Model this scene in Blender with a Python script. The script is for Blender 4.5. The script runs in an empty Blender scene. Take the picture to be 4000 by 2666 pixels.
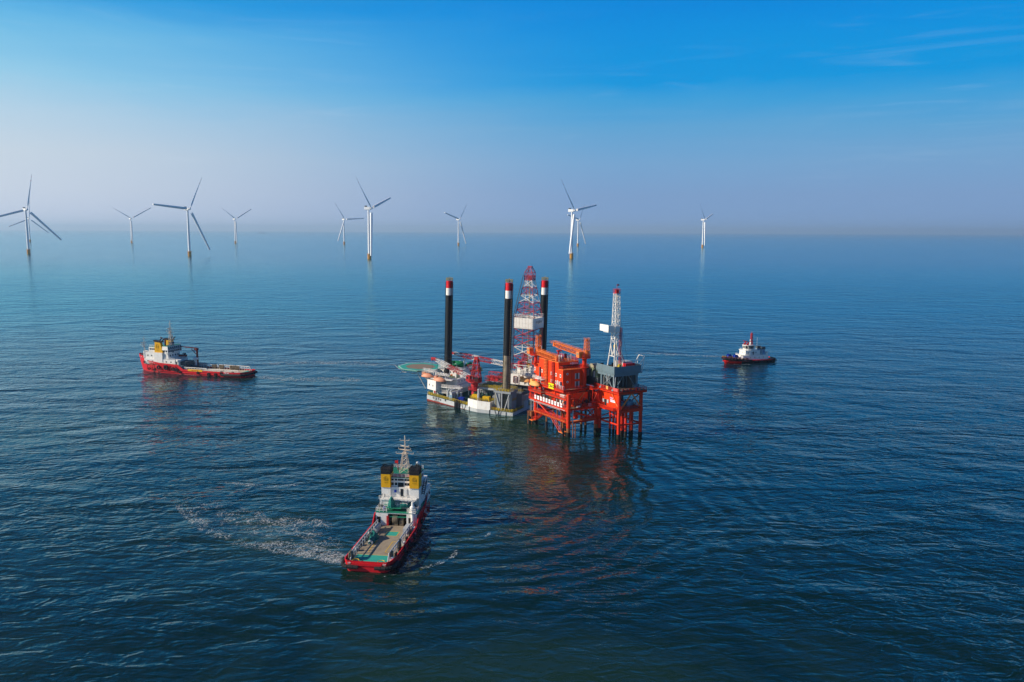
import bpy, math, random
from mathutils import Vector, Matrix
random.seed(7)
C = bpy.context.scene
COL = C.collection
PI = math.pi
R = math.radians

# ---------------------------------------------------------------- camera
CAM_H = 75.0
PITCH = math.atan(430/3200.0)
cam = bpy.data.cameras.new('camera'); camo = bpy.data.objects.new('camera', cam); COL.objects.link(camo)
cam.sensor_width = 36.0; cam.lens = 28.8; cam.clip_start = 1.0; cam.clip_end = 120000.0
camo.matrix_world = Matrix.Translation((0, 0, CAM_H)) @ Matrix.Rotation(PI/2-PITCH, 4, 'X') @ Matrix.Rotation(R(0.26), 4, 'Z')
C.camera = camo

# ---------------------------------------------------------------- light and exposure
SUN_EL = R(28)
LX, LY = 0.990, 0.139                    # the horizontal way the sunlight travels
n_ = math.hypot(LX, LY); LX /= n_; LY /= n_
sun = bpy.data.lights.new('sun', 'SUN'); sun.energy = 5.0; sun.angle = R(0.6); sun.color = (1.0, 0.88, 0.73)
suno = bpy.data.objects.new('sun', sun); COL.objects.link(suno)
d_ = Vector((LX*math.cos(SUN_EL), LY*math.cos(SUN_EL), -math.sin(SUN_EL)))
suno.rotation_euler = d_.to_track_quat('-Z', 'Y').to_euler()
suno.location = (-100, -30, 200)
C.view_settings.view_transform = 'Standard'; C.view_settings.look = 'None'
C.view_settings.gamma = 1.0; C.view_settings.exposure = 0.3
try: C.view_settings.use_curve_mapping = False
except Exception: pass
C.cycles.volume_bounces = 0

class NT:
    """small helper to write node trees"""
    def __init__(s, tree): s.t = tree; s.n = tree.nodes; s.l = tree.links
    def node(s, kind, **kw):
        n = s.n.new(kind)
        for k, v in kw.items(): setattr(n, k, v)
        return n
    def put(s, sock, v):
        if hasattr(v, 'is_output') or hasattr(v, 'links'): s.l.new(v, sock)
        else: sock.default_value = v
    def math(s, op, a, b=0.0, c=None, clamp=False):
        n = s.node('ShaderNodeMath', operation=op, use_clamp=clamp); s.put(n.inputs[0], a); s.put(n.inputs[1], b)
        if c is not None: s.put(n.inputs[2], c)
        return n.outputs[0]
    def vmath(s, op, a, b=(0, 0, 0)):
        n = s.node('ShaderNodeVectorMath', operation=op); s.put(n.inputs[0], a); s.put(n.inputs[1], b)
        return n.outputs['Value'] if op in ('DOT_PRODUCT', 'LENGTH', 'DISTANCE') else n.outputs[0]
    def noise(s, vec, scale, detail=2.0, rough=0.5, dist=0.0, color=False, dims='3D'):
        n = s.node('ShaderNodeTexNoise', noise_dimensions=dims)
        if vec is not None: s.put(n.inputs['Vector'], vec)
        n.inputs['Scale'].default_value = scale; n.inputs['Detail'].default_value = detail
        n.inputs['Roughness'].default_value = rough; n.inputs['Distortion'].default_value = dist
        return n.outputs['Color' if color else 'Fac']
    def ramp(s, fac, stops, interp='LINEAR'):
        n = s.node('ShaderNodeValToRGB'); s.put(n.inputs[0], fac); e = n.color_ramp.elements; n.color_ramp.interpolation = interp
        while len(e) > 1: e.remove(e[-1])
        e[0].position = stops[0][0]; e[0].color = stops[0][1]
        for p, c in stops[1:]: k = e.new(p); k.color = c
        return n.outputs[0]
    def mixc(s, fac, a, b, mode='MIX'):
        n = s.node('ShaderNodeMix', data_type='RGBA', blend_type=mode)
        s.put(n.inputs[0], fac); s.put(n.inputs[6], a); s.put(n.inputs[7], b); return n.outputs[2]
    def mapr(s, v, a, b, c=0.0, d=1.0, smooth=True):
        n = s.node('ShaderNodeMapRange'); n.interpolation_type = 'SMOOTHSTEP' if smooth else 'LINEAR'
        s.put(n.inputs[0], v)
        for i, x in enumerate((a, b, c, d)): n.inputs[1+i].default_value = x
        return n.outputs[0]

def srgb(r, g, b):
    f = lambda c: (c/255/12.92) if c/255 <= 0.04045 else ((c/255+0.055)/1.055)**2.4
    return (f(r), f(g), f(b), 1.0)

# ---------------------------------------------------------------- sky
w = bpy.data.worlds.new('World'); C.world = w; w.use_nodes = True
t = NT(w.node_tree); w.node_tree.nodes.clear()
geo = t.node('ShaderNodeTexCoord').outputs['Generated']
sky = t.node('ShaderNodeTexSky', sky_type='NISHITA'); sky.sun_disc = False
sky.sun_elevation = SUN_EL; sky.sun_rotation = math.atan2(-LX, -LY); sky.altitude = 0; sky.air_density = 1.0; sky.dust_density = 1.0; sky.ozone_density = 1.0
sep = t.node('ShaderNodeSeparateXYZ'); t.l.new(geo, sep.inputs[0])
el = t.math('MAXIMUM', sep.outputs[2], 0.0)
# thin high veil: drawn-out streaks that shift how deep the blue is
stv = t.vmath('MULTIPLY', geo, (1.6, 1.0, 9.0))
veil = t.noise(stv, 1.7, 5, 0.55, 0.6)
az = sep.outputs[0]
e2 = t.math('ADD', el, t.math('MULTIPLY', t.math('SUBTRACT', veil, 0.5), t.mapr(el, 0.04, 0.16, 0.0, 0.055)))
def sk(*stops): return [(z/0.5, tuple(c*1.0 for c in srgb(*rgb)[:3])+(1,)) for z, rgb in stops]
west = t.ramp(t.math('MULTIPLY', e2, 2.0), sk((0.0, (206, 214, 234)), (0.042, (208, 218, 232)), (0.08, (205, 218, 230)), (0.119, (186, 214, 233)), (0.155, (152, 207, 235)), (0.191, (128, 197, 233)), (0.21, (108, 188, 232)), (0.245, (45, 160, 225)), (0.34, (20, 130, 205)), (0.5, (20, 95, 170))))
east = t.ramp(t.math('MULTIPLY', e2, 2.0), sk((0.0, (128, 162, 208)), (0.042, (126, 161, 205)), (0.08, (118, 166, 210)), (0.119, (96, 165, 214)), (0.148, (62, 160, 219)), (0.168, (8, 151, 222)), (0.225, (3, 143, 222)), (0.26, (0, 135, 220)), (0.34, (0, 112, 198)), (0.5, (8, 80, 160))))
low = t.mixc(t.mapr(az, -0.64, 0.16, 1.0, 0.0), east, west)
wv = t.vmath('MULTIPLY', geo, (2.4, 1.4, 26.0)); wsp = t.noise(wv, 1.9, 6, 0.62, 1.3)
wm = t.math('MULTIPLY', t.mapr(wsp, 0.52, 0.80), t.math('MULTIPLY', t.math('MULTIPLY', t.mapr(el, 0.04, 0.09), t.mapr(el, 0.15, 0.25, 1.0, 0.25)), t.mapr(t.noise(geo, 3.0, 2, 0.5), 0.40, 0.62, 0.04, 0.13)))
low = t.mixc(wm, low, srgb(214, 228, 242))
low2 = t.vmath('SCALE', low, (0, 0, 0)); low2.node.inputs['Scale'].default_value = 8.1
high = t.mixc(1.0, sky.outputs[0], (0.18, 0.40, 0.80, 1), 'MULTIPLY')
skc = t.mixc(t.mapr(el, 0.30, 0.60), low2, high)
bg = t.node('ShaderNodeBackground'); t.l.new(skc, bg.inputs[0]); bg.inputs[1].default_value = 0.10
wo = t.node('ShaderNodeOutputWorld'); t.l.new(bg.outputs[0], wo.inputs[0])

# ---------------------------------------------------------------- object properties
def tag(o, label=None, cat=None, group=None, kind=None):
    if label: o['label'] = label
    if cat: o['category'] = cat
    if group: o['group'] = group
    if kind: o['kind'] = kind
    return o

# ---------------------------------------------------------------- the sea
def sea_material(name='sea_water', calm=1.0):
    m = bpy.data.materials.new(name); m.use_nodes = True; m.node_tree.nodes.clear(); t = NT(m.node_tree)
    pos = t.node('ShaderNodeNewGeometry').outputs['Position']
    def blob(cx_, cy_, rx, ry, rot=0):
        mp = t.node('ShaderNodeMapping', vector_type='TEXTURE'); t.l.new(pos, mp.inputs[0]); mp.inputs['Location'].default_value = (cx_, cy_, 0)
        mp.inputs['Rotation'].default_value = (0, 0, R(rot)); mp.inputs['Scale'].default_value = (rx, ry, 1)
        return t.mapr(t.vmath('LENGTH', mp.outputs[0]), 0.2, 1.0, 1.0, 0.0)
    g = bpy.data.node_groups.new(name+'_height', 'ShaderNodeTree')
    g.interface.new_socket('P', in_out='INPUT', socket_type='NodeSocketVector')
    g.interface.new_socket('H', in_out='OUTPUT', socket_type='NodeSocketFloat')
    q = NT(g); gi = q.node('NodeGroupInput').outputs[0]; go = q.node('NodeGroupOutput')
    def layer(rot, sx, sy, scale, detail, amp, rough=0.5, dist=0.0, ridge=False):
        mp = q.node('ShaderNodeMapping'); q.l.new(gi, mp.inputs[0]); mp.inputs['Rotation'].default_value = (0, 0, R(rot)); mp.inputs['Scale'].default_value = (sx, sy, 1)
        n = q.noise(mp.outputs[0], scale, detail, rough, dist, dims='2D')
        if ridge: n = q.math('SUBTRACT', 1.0, q.math('ABSOLUTE', q.math('MULTIPLY', q.math('SUBTRACT', n, 0.5), 2.0)))
        return q.math('MULTIPLY', n, amp)
    h = layer(-24, 0.5, 1.0, 1/21.0, 1.0, 1.9*calm, 0.5, 0.6)                   # swell
    h = q.math('ADD', h, layer(16, 0.5, 1.0, 1/8.0, 2.0, 1.0*calm, 0.5, 0.5))
    h = q.math('ADD', h, layer(-16, 0.5, 1.0, 1/3.6, 2.0, 0.43*calm, 0.55, 0.4, True))
    h = q.math('ADD', h, layer(30, 0.6, 1.0, 1/1.5, 2.0, 0.20*calm, 0.55, 0.3))
    h = q.math('ADD', h, layer(-40, 0.8, 1.0, 1/0.6, 1.0, 0.05*calm, 0.5, 0.2))
    # rings left by the turning ship
    rc = q.node('ShaderNodeMapping', vector_type='TEXTURE'); q.l.new(gi, rc.inputs[0]); rc.inputs['Location'].default_value = (-18, 232, 0)
    rl = q.vmath('LENGTH', rc.outputs[0]); wob = q.math('MULTIPLY', q.noise(gi, 1/18.0, 2, 0.5, 0, dims='2D'), 12.0)
    ring = q.math('SINE', q.math('MULTIPLY', q.math('ADD', rl, wob), 6.2832/6.5))
    env = q.math('MULTIPLY', q.mapr(rl, 24, 42), q.mapr(rl, 70, 112, 1.0, 0.0))
    rs = q.node('ShaderNodeSeparateXYZ'); q.l.new(rc.outputs[0], rs.inputs[0])
    env = q.math('MULTIPLY', env, q.mapr(q.math('SUBTRACT', rs.outputs[0], rs.outputs[1]), 5, 45))
    h = q.math('ADD', h, q.math('MULTIPLY', q.math('MULTIPLY', ring, env), 0.20*calm))
    q.l.new(h, go.inputs[0])
    E = 0.18
    def H(off):
        n = t.node('ShaderNodeGroup'); n.node_tree = g
        t.l.new(t.vmath('ADD', pos, off) if off else pos, n.inputs[0]); return n.outputs[0]
    h0 = H(None); hx = H((E, 0, 0)); hy = H((0, E, 0))
    pm = t.node('ShaderNodeMapping'); t.l.new(pos, pm.inputs[0]); pm.inputs['Rotation'].default_value = (0, 0, R(25)); pm.inputs['Scale'].default_value = (0.45, 1, 1)
    patch = t.mapr(t.noise(pm.outputs[0], 1/55.0, 4, 0.6, 0.8, dims='2D'), 0.33, 0.67, 0.68, 1.16)
    gx = t.math('MULTIPLY', t.math('DIVIDE', t.math('SUBTRACT', h0, hx), E), patch)
    gy = t.math('MULTIPLY', t.math('DIVIDE', t.math('SUBTRACT', h0, hy), E), patch)
    # back slopes squeezed, distant slopes eased, normals tilted to reflect higher sky
    sp = t.node('ShaderNodeSeparateXYZ'); t.l.new(pos, sp.inputs[0])
    lean = t.mapr(sp.outputs[1], 300, 1200, 0.0, 0.022)
    ease = t.mapr(sp.outputs[1], 250, 1500, 1.0, 0.42)
    gx = t.math('MULTIPLY', gx, ease); gy = t.math('MULTIPLY', gy, ease)
    gy = t.math('SUBTRACT', t.math('ADD', t.math('MINIMUM', gy, 0.0), t.math('MULTIPLY', t.math('MAXIMUM', gy, 0.0), 0.42)), lean)
    lee = blob(28, 258, 62, 52, 0)
    for a in ((-20, 312, 40, 26, -10), (-165, 403, 50, 26, 15), (138, 450, 30, 18, 0)): lee = t.math('MAXIMUM', lee, blob(*a))
    lee = t.math('SUBTRACT', 1.0, t.math('MULTIPLY', lee, 0.48)); gx = t.math('MULTIPLY', gx, lee); gy = t.math('MULTIPLY', gy, lee)
    cx = t.node('ShaderNodeCombineXYZ'); t.l.new(gx, cx.inputs[0]); t.l.new(gy, cx.inputs[1]); cx.inputs[2].default_value = 1.0
    nrm = t.vmath('NORMALIZE', cx.outputs[0])
    # silt stirred up in drifting patches
    silt = t.noise(pos, 1/60.0, 5, 0.6, 1.2, dims='2D')
    silt_raw = silt
    near = t.mapr(t.noise(pos, 1/220.0, 3, 0.5, 0.5, dims='2D'), 0.35, 0.7)
    b = blob(-90, 405, 75, 42, -12)
    for a in ((0, 310, 60, 40, 0), (-55, 195, 60, 32, -25), (-10, 225, 70, 60, 0), (-40, 120, 150, 45, 5), (85, 490, 70, 18, -12), (-15, 420, 90, 30, 0), (-170, 300, 60, 60, 0)):
        b = t.math('MAXIMUM', b, blob(*a))
    sm = t.math('MULTIPLY', t.math('MAXIMUM', b, t.math('MULTIPLY', near, 0.40)), t.mapr(silt, 0.30, 0.62))
    sp2 = t.node('ShaderNodeSeparateXYZ'); t.l.new(pos, sp2.inputs[0]); far_sky = t.mapr(t.math('ADD', sp2.outputs[1], t.math('MULTIPLY', silt_raw, 160.0)), 330, 900)
    clear = t.mixc(far_sky, (0.0012, 0.0145, 0.0145, 1), (0.0002, 0.027, 0.066, 1))  # farther water painted bluer, in place of sky reflected off it
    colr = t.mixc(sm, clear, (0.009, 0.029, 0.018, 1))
    air = blob(-46, 184, 22, 8, -28)
    for a in ((-64, 197, 26, 11, -35), (-24, 190, 6, 22, -8), (-120, 411, 26, 8, 0), (-95, 409, 30, 9, 0), (130, 490, 34, 7, -18), (-38, 241, 9, 7, -30)): air = t.math('MAXIMUM', air, blob(*a))
    colr = t.mixc(t.math('MULTIPLY', air, t.mapr(t.noise(pos, 1/7.0, 5, 0.65, 1.0, dims='2D'), 0.35, 0.66, 0.0, 0.75)), colr, (0.030, 0.068, 0.055, 1))
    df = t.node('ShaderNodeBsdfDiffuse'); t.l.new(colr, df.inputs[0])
    gl = t.node('ShaderNodeBsdfGlossy'); t.l.new(t.mixc(t.mapr(sp2.outputs[1], 700, 2300), t.mixc(far_sky, (0.74, 0.93, 0.95, 1), (0.42, 0.92, 1.0, 1)), (0.66, 0.92, 1.0, 1)), gl.inputs['Color']); gl.inputs['Roughness'].default_value = 0.045; t.l.new(nrm, gl.inputs['Normal'])  # reflections tinted by distance, colouring the sky they mirror
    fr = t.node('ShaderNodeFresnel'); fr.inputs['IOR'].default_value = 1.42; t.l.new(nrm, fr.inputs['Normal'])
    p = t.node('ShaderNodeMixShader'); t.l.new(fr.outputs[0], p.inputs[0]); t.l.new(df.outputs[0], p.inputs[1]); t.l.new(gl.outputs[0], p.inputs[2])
    o = t.node('ShaderNodeOutputMaterial'); t.l.new(p.outputs[0], o.inputs[0])
    return m

SEA = sea_material()
def sheet(name, pts, z, mat):
    me = bpy.data.meshes.new(name); me.from_pydata([(x, y, z) for x, y in pts], [], [tuple(range(len(pts)))])
    me.materials.append(mat); o = bpy.data.objects.new(name, me); COL.objects.link(o); return o
SE = 45000
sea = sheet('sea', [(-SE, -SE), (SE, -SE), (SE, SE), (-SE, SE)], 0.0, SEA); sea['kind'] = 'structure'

# haze: low maritime air that the far turbines and the horizon fade into
hz = bpy.data.meshes.new('haze')
hx = SE+500
vs = [(x, y, z) for z in (-1.5, 262.0) for x, y in ((-hx, -hx), (hx, -hx), (hx, hx), (-hx, hx))]
hz.from_pydata(vs, [], [(3, 2, 1, 0), (4, 5, 6, 7), (0, 1, 5, 4), (1, 2, 6, 5), (2, 3, 7, 6), (3, 0, 4, 7)])
hm = bpy.data.materials.new('haze_air'); hm.use_nodes = True; hm.node_tree.nodes.clear(); t = NT(hm.node_tree)
pv = t.node('ShaderNodeVolumePrincipled'); pv.inputs['Color'].default_value = (0.60, 0.83, 1.0, 1); pv.inputs['Density'].default_value = 5.0e-5; pv.inputs['Anisotropy'].default_value = 0.3
o = t.node('ShaderNodeOutputMaterial'); t.l.new(pv.outputs[0], o.inputs['Volume'])
hz.materials.append(hm); ho = bpy.data.objects.new('haze', hz); COL.objects.link(ho); ho['kind'] = 'stuff'

# ---------------------------------------------------------------- materials
_M = {}
def paint(name, col, rough=0.55, dirt=0.35, dcol=None, scale=0.6, streak=True, metal=0.0):
    """painted steel: uneven tone, run-down rust and grime in the paint itself"""
    if name in _M: return _M[name]
    m = bpy.data.materials.new(name); m.use_nodes = True; m.node_tree.nodes.clear(); t = NT(m.node_tree)
    oc = t.node('ShaderNodeTexCoord').outputs['Object']
    col = tuple(col)[:3]+(1,)
    dk = dcol or tuple(c*0.55 for c in col[:3])+(1,)
    a = t.noise(oc, scale, 4, 0.6)
    sv = t.vmath('MULTIPLY', oc, (2.2, 2.2, 0.25)) if streak else oc
    s = t.noise(sv, 1.0, 4, 0.65)
    f = t.math('MULTIPLY', t.mapr(t.math('ADD', t.math('MULTIPLY', a, 0.5), t.math('MULTIPLY', s, 0.5)), 0.42, 0.72), dirt)
    c = t.mixc(f, col, dk[:3]+(1,))
    p = t.node('ShaderNodeBsdfPrincipled'); t.l.new(c, p.inputs['Base Color'])
    p.inputs['Roughness'].default_value = rough; p.inputs['Metallic'].default_value = metal; p.inputs['Specular IOR Level'].default_value = 0.22
    o = t.node('ShaderNodeOutputMaterial'); t.l.new(p.outputs[0], o.inputs[0])
    _M[name] = m; return m
WHITE = paint('white_paint', (0.78, 0.76, 0.70), 0.5, 0.45, (0.50, 0.40, 0.28))
PURE = paint('turbine_white', (0.82, 0.82, 0.80), 0.4, 0.15, (0.6, 0.6, 0.56), 0.05)
ORANGE = paint('orange_red_paint', (0.66, 0.030, 0.005), 0.5, 0.6, (0.26, 0.022, 0.010))
ORANGE2 = paint('faded_orange_paint', (0.80, 0.20, 0.04), 0.6, 0.5, (0.38, 0.07, 0.02))
BLOCKC = paint('bright_orange_panel', (0.80, 0.046, 0.003), 0.5, 0.35, (0.42, 0.028, 0.006))
RED = paint('hull_red', (0.62, 0.014, 0.022), 0.4, 0.4, (0.32, 0.015, 0.015))
CRANE = paint('crane_red', (0.46, 0.026, 0.030), 0.55, 0.4)
PINKR = paint('derrick_red', (0.40, 0.06, 0.09), 0.55, 0.3)
ANTI = paint('antifouling_red', (0.22, 0.03, 0.02), 0.7, 0.5)
GREY = paint('light_grey_paint', (0.42, 0.44, 0.44), 0.55, 0.4, (0.24, 0.22, 0.19))
DGREY = paint('dark_grey_steel', (0.075, 0.085, 0.09), 0.6, 0.5)
BGREY = paint('blue_grey_panel', (0.13, 0.19, 0.22), 0.5, 0.5, (0.10, 0.13, 0.13))
RACK = paint('rack_steel', (0.30, 0.23, 0.14), 0.6, 0.5)
BLACK = paint('black_rubber', (0.018, 0.018, 0.02), 0.75, 0.3, (0.05, 0.045, 0.04))
LEGB = paint('black_leg_paint', (0.007, 0.009, 0.012), 0.5, 0.6, (0.03, 0.027, 0.022), 0.3)
LEGW = paint('worn_leg_steel', (0.24, 0.20, 0.14), 0.6, 1.0, (0.05, 0.042, 0.03), 0.4)
GREEN = paint('green_deck_paint', (0.015, 0.23, 0.13), 0.6, 0.45, (0.05, 0.13, 0.08))
TEAL = paint('teal_deck_paint', (0.03, 0.33, 0.25), 0.6, 0.3, (0.06, 0.22, 0.17))
TARP = paint('green_tarp', (0.006, 0.16, 0.055), 0.6, 0.4, None, 1.5, False)
TARPT = paint('teal_tarp', (0.01, 0.14, 0.12), 0.6, 0.4, None, 1.5, False)
WOODD = paint('worn_wood_deck', (0.30, 0.245, 0.17), 0.8, 0.6, (0.15, 0.115, 0.08), 0.9, False)
DIRTY = paint('scuffed_deck', (0.24, 0.17, 0.12), 0.85, 0.6, (0.13, 0.14, 0.10), 0.35, False)
YELLOW = paint('yellow_paint', (0.72, 0.44, 0.012), 0.5, 0.4, (0.42, 0.22, 0.02))
FUNY = paint('funnel_yellow', (0.74, 0.38, 0.008), 0.5, 0.3, (0.45, 0.2, 0.01))
MUST = paint('mustard_rail', (0.46, 0.33, 0.025), 0.6, 0.4)
PEACH = paint('lifeboat_peach', (0.66, 0.27, 0.15), 0.5, 0.4, (0.45, 0.2, 0.12), 1.0)
PEACHO = paint('lifeboat_orange', (0.80, 0.36, 0.10), 0.5, 0.3, (0.55, 0.24, 0.08), 1.0)
TPY = paint('foundation_yellow', (0.62, 0.30, 0.035), 0.6, 0.5, (0.35, 0.16, 0.04), 0.2)
MARINE = paint('marine_growth', (0.012, 0.012, 0.010), 0.8, 0.5, (0.05, 0.045, 0.025), 1.5, False)
RUSTC = paint('rusty_pile', (0.30, 0.10, 0.035), 0.7, 0.6, (0.14, 0.06, 0.03), 0.9)
TAN = paint('tan_canvas', (0.16, 0.13, 0.09), 0.8, 0.5, None, 1.5, False)
BLUE = paint('blue_paint', (0.012, 0.035, 0.30), 0.4, 0.3)
SKYB = paint('pale_blue_paint', (0.22, 0.34, 0.42), 0.5, 0.3)
OLIVE = paint('olive_green_box', (0.19, 0.24, 0.14), 0.6, 0.4)
DGREEN = paint('dark_green_gear', (0.015, 0.05, 0.04), 0.6, 0.4)
LGREEN = paint('grey_green_roof', (0.03, 0.11, 0.09), 0.6, 0.5)
MAROON = paint('maroon_crane', (0.17, 0.018, 0.016), 0.5, 0.3)
ROPE = paint('rope', (0.35, 0.30, 0.20), 0.9, 0.2)
SIGNW = paint('sign_white', (0.80, 0.80, 0.80), 0.4, 0.1)
SIGNY = paint('sign_yellow', (0.85, 0.72, 0.0), 0.4, 0.05)
INK = paint('dark_lettering', (0.02, 0.02, 0.03), 0.5, 0.1)
PINKI = paint('pink_lettering', (0.60, 0.10, 0.45), 0.5, 0.1)
REDI = paint('red_lettering', (0.55, 0.02, 0.02), 0.5, 0.1)
def glass_dark():
    m = bpy.data.materials.new('window_glass'); m.use_nodes = True
    p = m.node_tree.nodes['Principled BSDF']; p.inputs['Base Color'].default_value = (0.012, 0.018, 0.025, 1); p.inputs['Roughness'].default_value = 0.08
    return m
GLASS = glass_dark()

# ---------------------------------------------------------------- mesh builder
class MB:
    def __init__(s): s.v = []; s.f = []; s.mi = []; s.cur = 0
    def mat(s, i): s.cur = i; return s
    def add(s, vs, fs):
        b = len(s.v); s.v += [tuple(v) for v in vs]
        for f in fs: s.f.append(tuple(b+i for i in f)); s.mi.append(s.cur)
        return s
    def box(s, x0, x1, y0, y1, z0, z1):
        if x0 > x1: x0, x1 = x1, x0
        if y0 > y1: y0, y1 = y1, y0
        if z0 > z1: z0, z1 = z1, z0
        return s.prism([(x0, y0), (x1, y0), (x1, y1), (x0, y1)], z0, z1)
    def rbox(s, cx, cy, z0, lx, ly, h, a=0.0):
        c, n = math.cos(a), math.sin(a)
        return s.prism([(cx+c*x-n*y, cy+n*x+c*y) for x, y in ((-lx/2, -ly/2), (lx/2, -ly/2), (lx/2, ly/2), (-lx/2, ly/2))], z0, z0+h)
    def prism(s, poly, z0, z1, top=None):
        n = len(poly); tp = top or poly
        ar = sum(poly[i][0]*poly[(i+1) % n][1]-poly[(i+1) % n][0]*poly[i][1] for i in range(n))
        vs = [(x, y, z0) for x, y in poly]+[(x, y, z1) for x, y in tp]
        fs = [tuple(reversed(range(n))), tuple(range(n, 2*n))]+[(i, (i+1) % n, n+(i+1) % n, n+i) for i in range(n)]
        if ar < 0: fs = [tuple(reversed(f)) for f in fs]
        return s.add(vs, fs)
    def slab(s, prof, y0, y1):
        """profile in x,z pushed along y"""
        n = len(prof); vs = [(x, y0, z) for x, z in prof]+[(x, y1, z) for x, z in prof]
        return s.add(vs, [tuple(range(n)), tuple(reversed(range(n, 2*n)))]+[(i, n+i, n+(i+1) % n, (i+1) % n) for i in range(n)])
    def bar(s, p, q, r, n=5, r2=None, cap=True):
        p = Vector(p); q = Vector(q); d = q-p
        if d.length < 1e-6: return s
        d.normalize(); u = d.orthogonal().normalized(); w = d.cross(u); r2 = r if r2 is None else r2; vs = []
        for c, rr in ((p, r), (q, r2)):
            for i in range(n):
                a = 2*PI*i/n+PI/4; vs.append(c+u*rr*math.cos(a)+w*rr*math.sin(a))
        fs = [(i, (i+1) % n, n+(i+1) % n, n+i) for i in range(n)]
        if cap: fs += [tuple(reversed(range(n))), tuple(range(n, 2*n))]
        return s.add(vs, fs)
    def path(s, pts, r, n=5):
        for a, b in zip(pts, pts[1:]): s.bar(a, b, r, n)
        return s
    def cyl(s, x, y, z0, z1, r, r2=None, n=20): return s.bar((x, y, z0), (x, y, z1), r, n, r2)
    def lathe(s, prof, n=20, c=(0, 0, 0), axis='Z'):
        vs = []
        for r, z in prof:
            for i in range(n):
                a = 2*PI*i/n; x, y = r*math.cos(a), r*math.sin(a)
                v = (x, y, z) if axis == 'Z' else ((z, x, y) if axis == 'X' else (y, z, x))
                vs.append((v[0]+c[0], v[1]+c[1], v[2]+c[2]))
        k = len(prof); fs = [(j*n+i, j*n+(i+1) % n, (j+1)*n+(i+1) % n, (j+1)*n+i) for j in range(k-1) for i in range(n)]
        fs += [tuple(reversed(range(n))), tuple(range((k-1)*n, k*n))]
        return s.add(vs, fs)
    def rail(s, pts, h=1.1, r=0.05, step=1.8, rails=3, close=False):
        pts = [Vector(p) for p in pts]
        if close: pts.append(pts[0])
        for a, b in zip(pts, pts[1:]):
            k = max(1, int((b-a).length/step+0.5))
            for i in range(k+1):
                p = a.lerp(b, i/k); s.bar(p, p+Vector((0, 0, h)), r, 4)
            for j in range(rails):
                z = h*(j+1)/rails; s.bar(a+Vector((0, 0, z)), b+Vector((0, 0, z)), r, 4)
        return s
    def tower(s, c, z0, z1, hx0, hy0, hx1, hy1, n, r, rb, mats=None, K=False, taper=None, skip=None):
        """four-legged lattice with horizontals and X braces"""
        pts = []
        for i in range(n+1):
            f = i/n; z = z0+(z1-z0)*f; g = f if taper is None else taper(f)
            hx, hy = hx0+(hx1-hx0)*g, hy0+(hy1-hy0)*g
            pts.append([Vector((c[0]+a*hx, c[1]+b*hy, z)) for a, b in ((-1, -1), (1, -1), (1, 1), (-1, 1))])
        for i in range(n):
            if mats: s.mat(mats[i % len(mats)])
            for k in range(4):
                l = (k+1) % 4
                s.bar(pts[i][k], pts[i+1][k], r, 5)
                s.bar(pts[i+1][k], pts[i+1][l], rb, 4)
                if skip and (i, k) in skip: continue
                if K:
                    m = (pts[i+1][k]+pts[i+1][l])/2; s.bar(pts[i][k], m, rb, 4); s.bar(pts[i][l], m, rb, 4)
                else:
                    s.bar(pts[i][k], pts[i+1][l], rb, 4); s.bar(pts[i][l], pts[i+1][k], rb, 4)
        return s
    def boom(s, p, q, w0, w1, n, r, rb, mats=None, mid=None):
        """square lattice jib between two points"""
        p = Vector(p); q = Vector(q); d = (q-p).normalized(); up = Vector((0, 0, 1)); sd = d.cross(up).normalized(); up = sd.cross(d)
        P = []
        for i in range(n+1):
            f = i/n
            wd = (w0+(mid-w0)*min(1, f/0.2) if f < 0.8 else mid+(w1-mid)*(f-0.8)/0.2) if mid else w0+(w1-w0)*f
            c = p.lerp(q, f); P.append([c+sd*a*wd/2+up*b*wd/2 for a, b in ((-1, -1), (1, -1), (1, 1), (-1, 1))])
        for i in range(n):
            if mats: s.mat(mats[int(i*len(mats)/n)])
            for k in range(4):
                l = (k+1) % 4
                s.bar(P[i][k], P[i+1][k], r, 4); s.bar(P[i][k], P[i][l], rb, 4)
                a, b = (k, l) if i % 2 else (l, k); s.bar(P[i][a], P[i+1][b], rb, 4)
        return s
    def ladder(s, x, y, z0, z1, wx=0.5, wy=0.0, r=0.05):
        s.bar((x, y, z0), (x, y, z1), r, 4); s.bar((x+wx, y+wy, z0), (x+wx, y+wy, z1), r, 4)
        k = int((z1-z0)/0.5)
        for i in range(k): z = z0+0.3+i*0.5; s.bar((x, y, z), (x+wx, y+wy, z), r*0.8, 4)
        return s
    def stair(s, a, b, w=0.9, r=0.05, rail=True):
        a = Vector(a); b = Vector(b); h = Vector((b.x-a.x, b.y-a.y, 0)); sd = Vector((-h.y, h.x, 0)).normalized()*w/2
        for g in (-1, 1):
            s.bar(a+sd*g, b+sd*g, r*1.8, 4)
            if rail:
                u = Vector((0, 0, 1.0)); s.bar(a+sd*g+u, b+sd*g+u, r, 4)
                for i in range(5): p = a.lerp(b, i/4)+sd*g; s.bar(p, p+u, r, 4)
        k = max(2, int(abs(b.z-a.z)/0.35))
        for i in range(k): p = a.lerp(b, (i+0.5)/k); s.bar(p-sd, p+sd, 0.09, 4)
        return s
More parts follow.
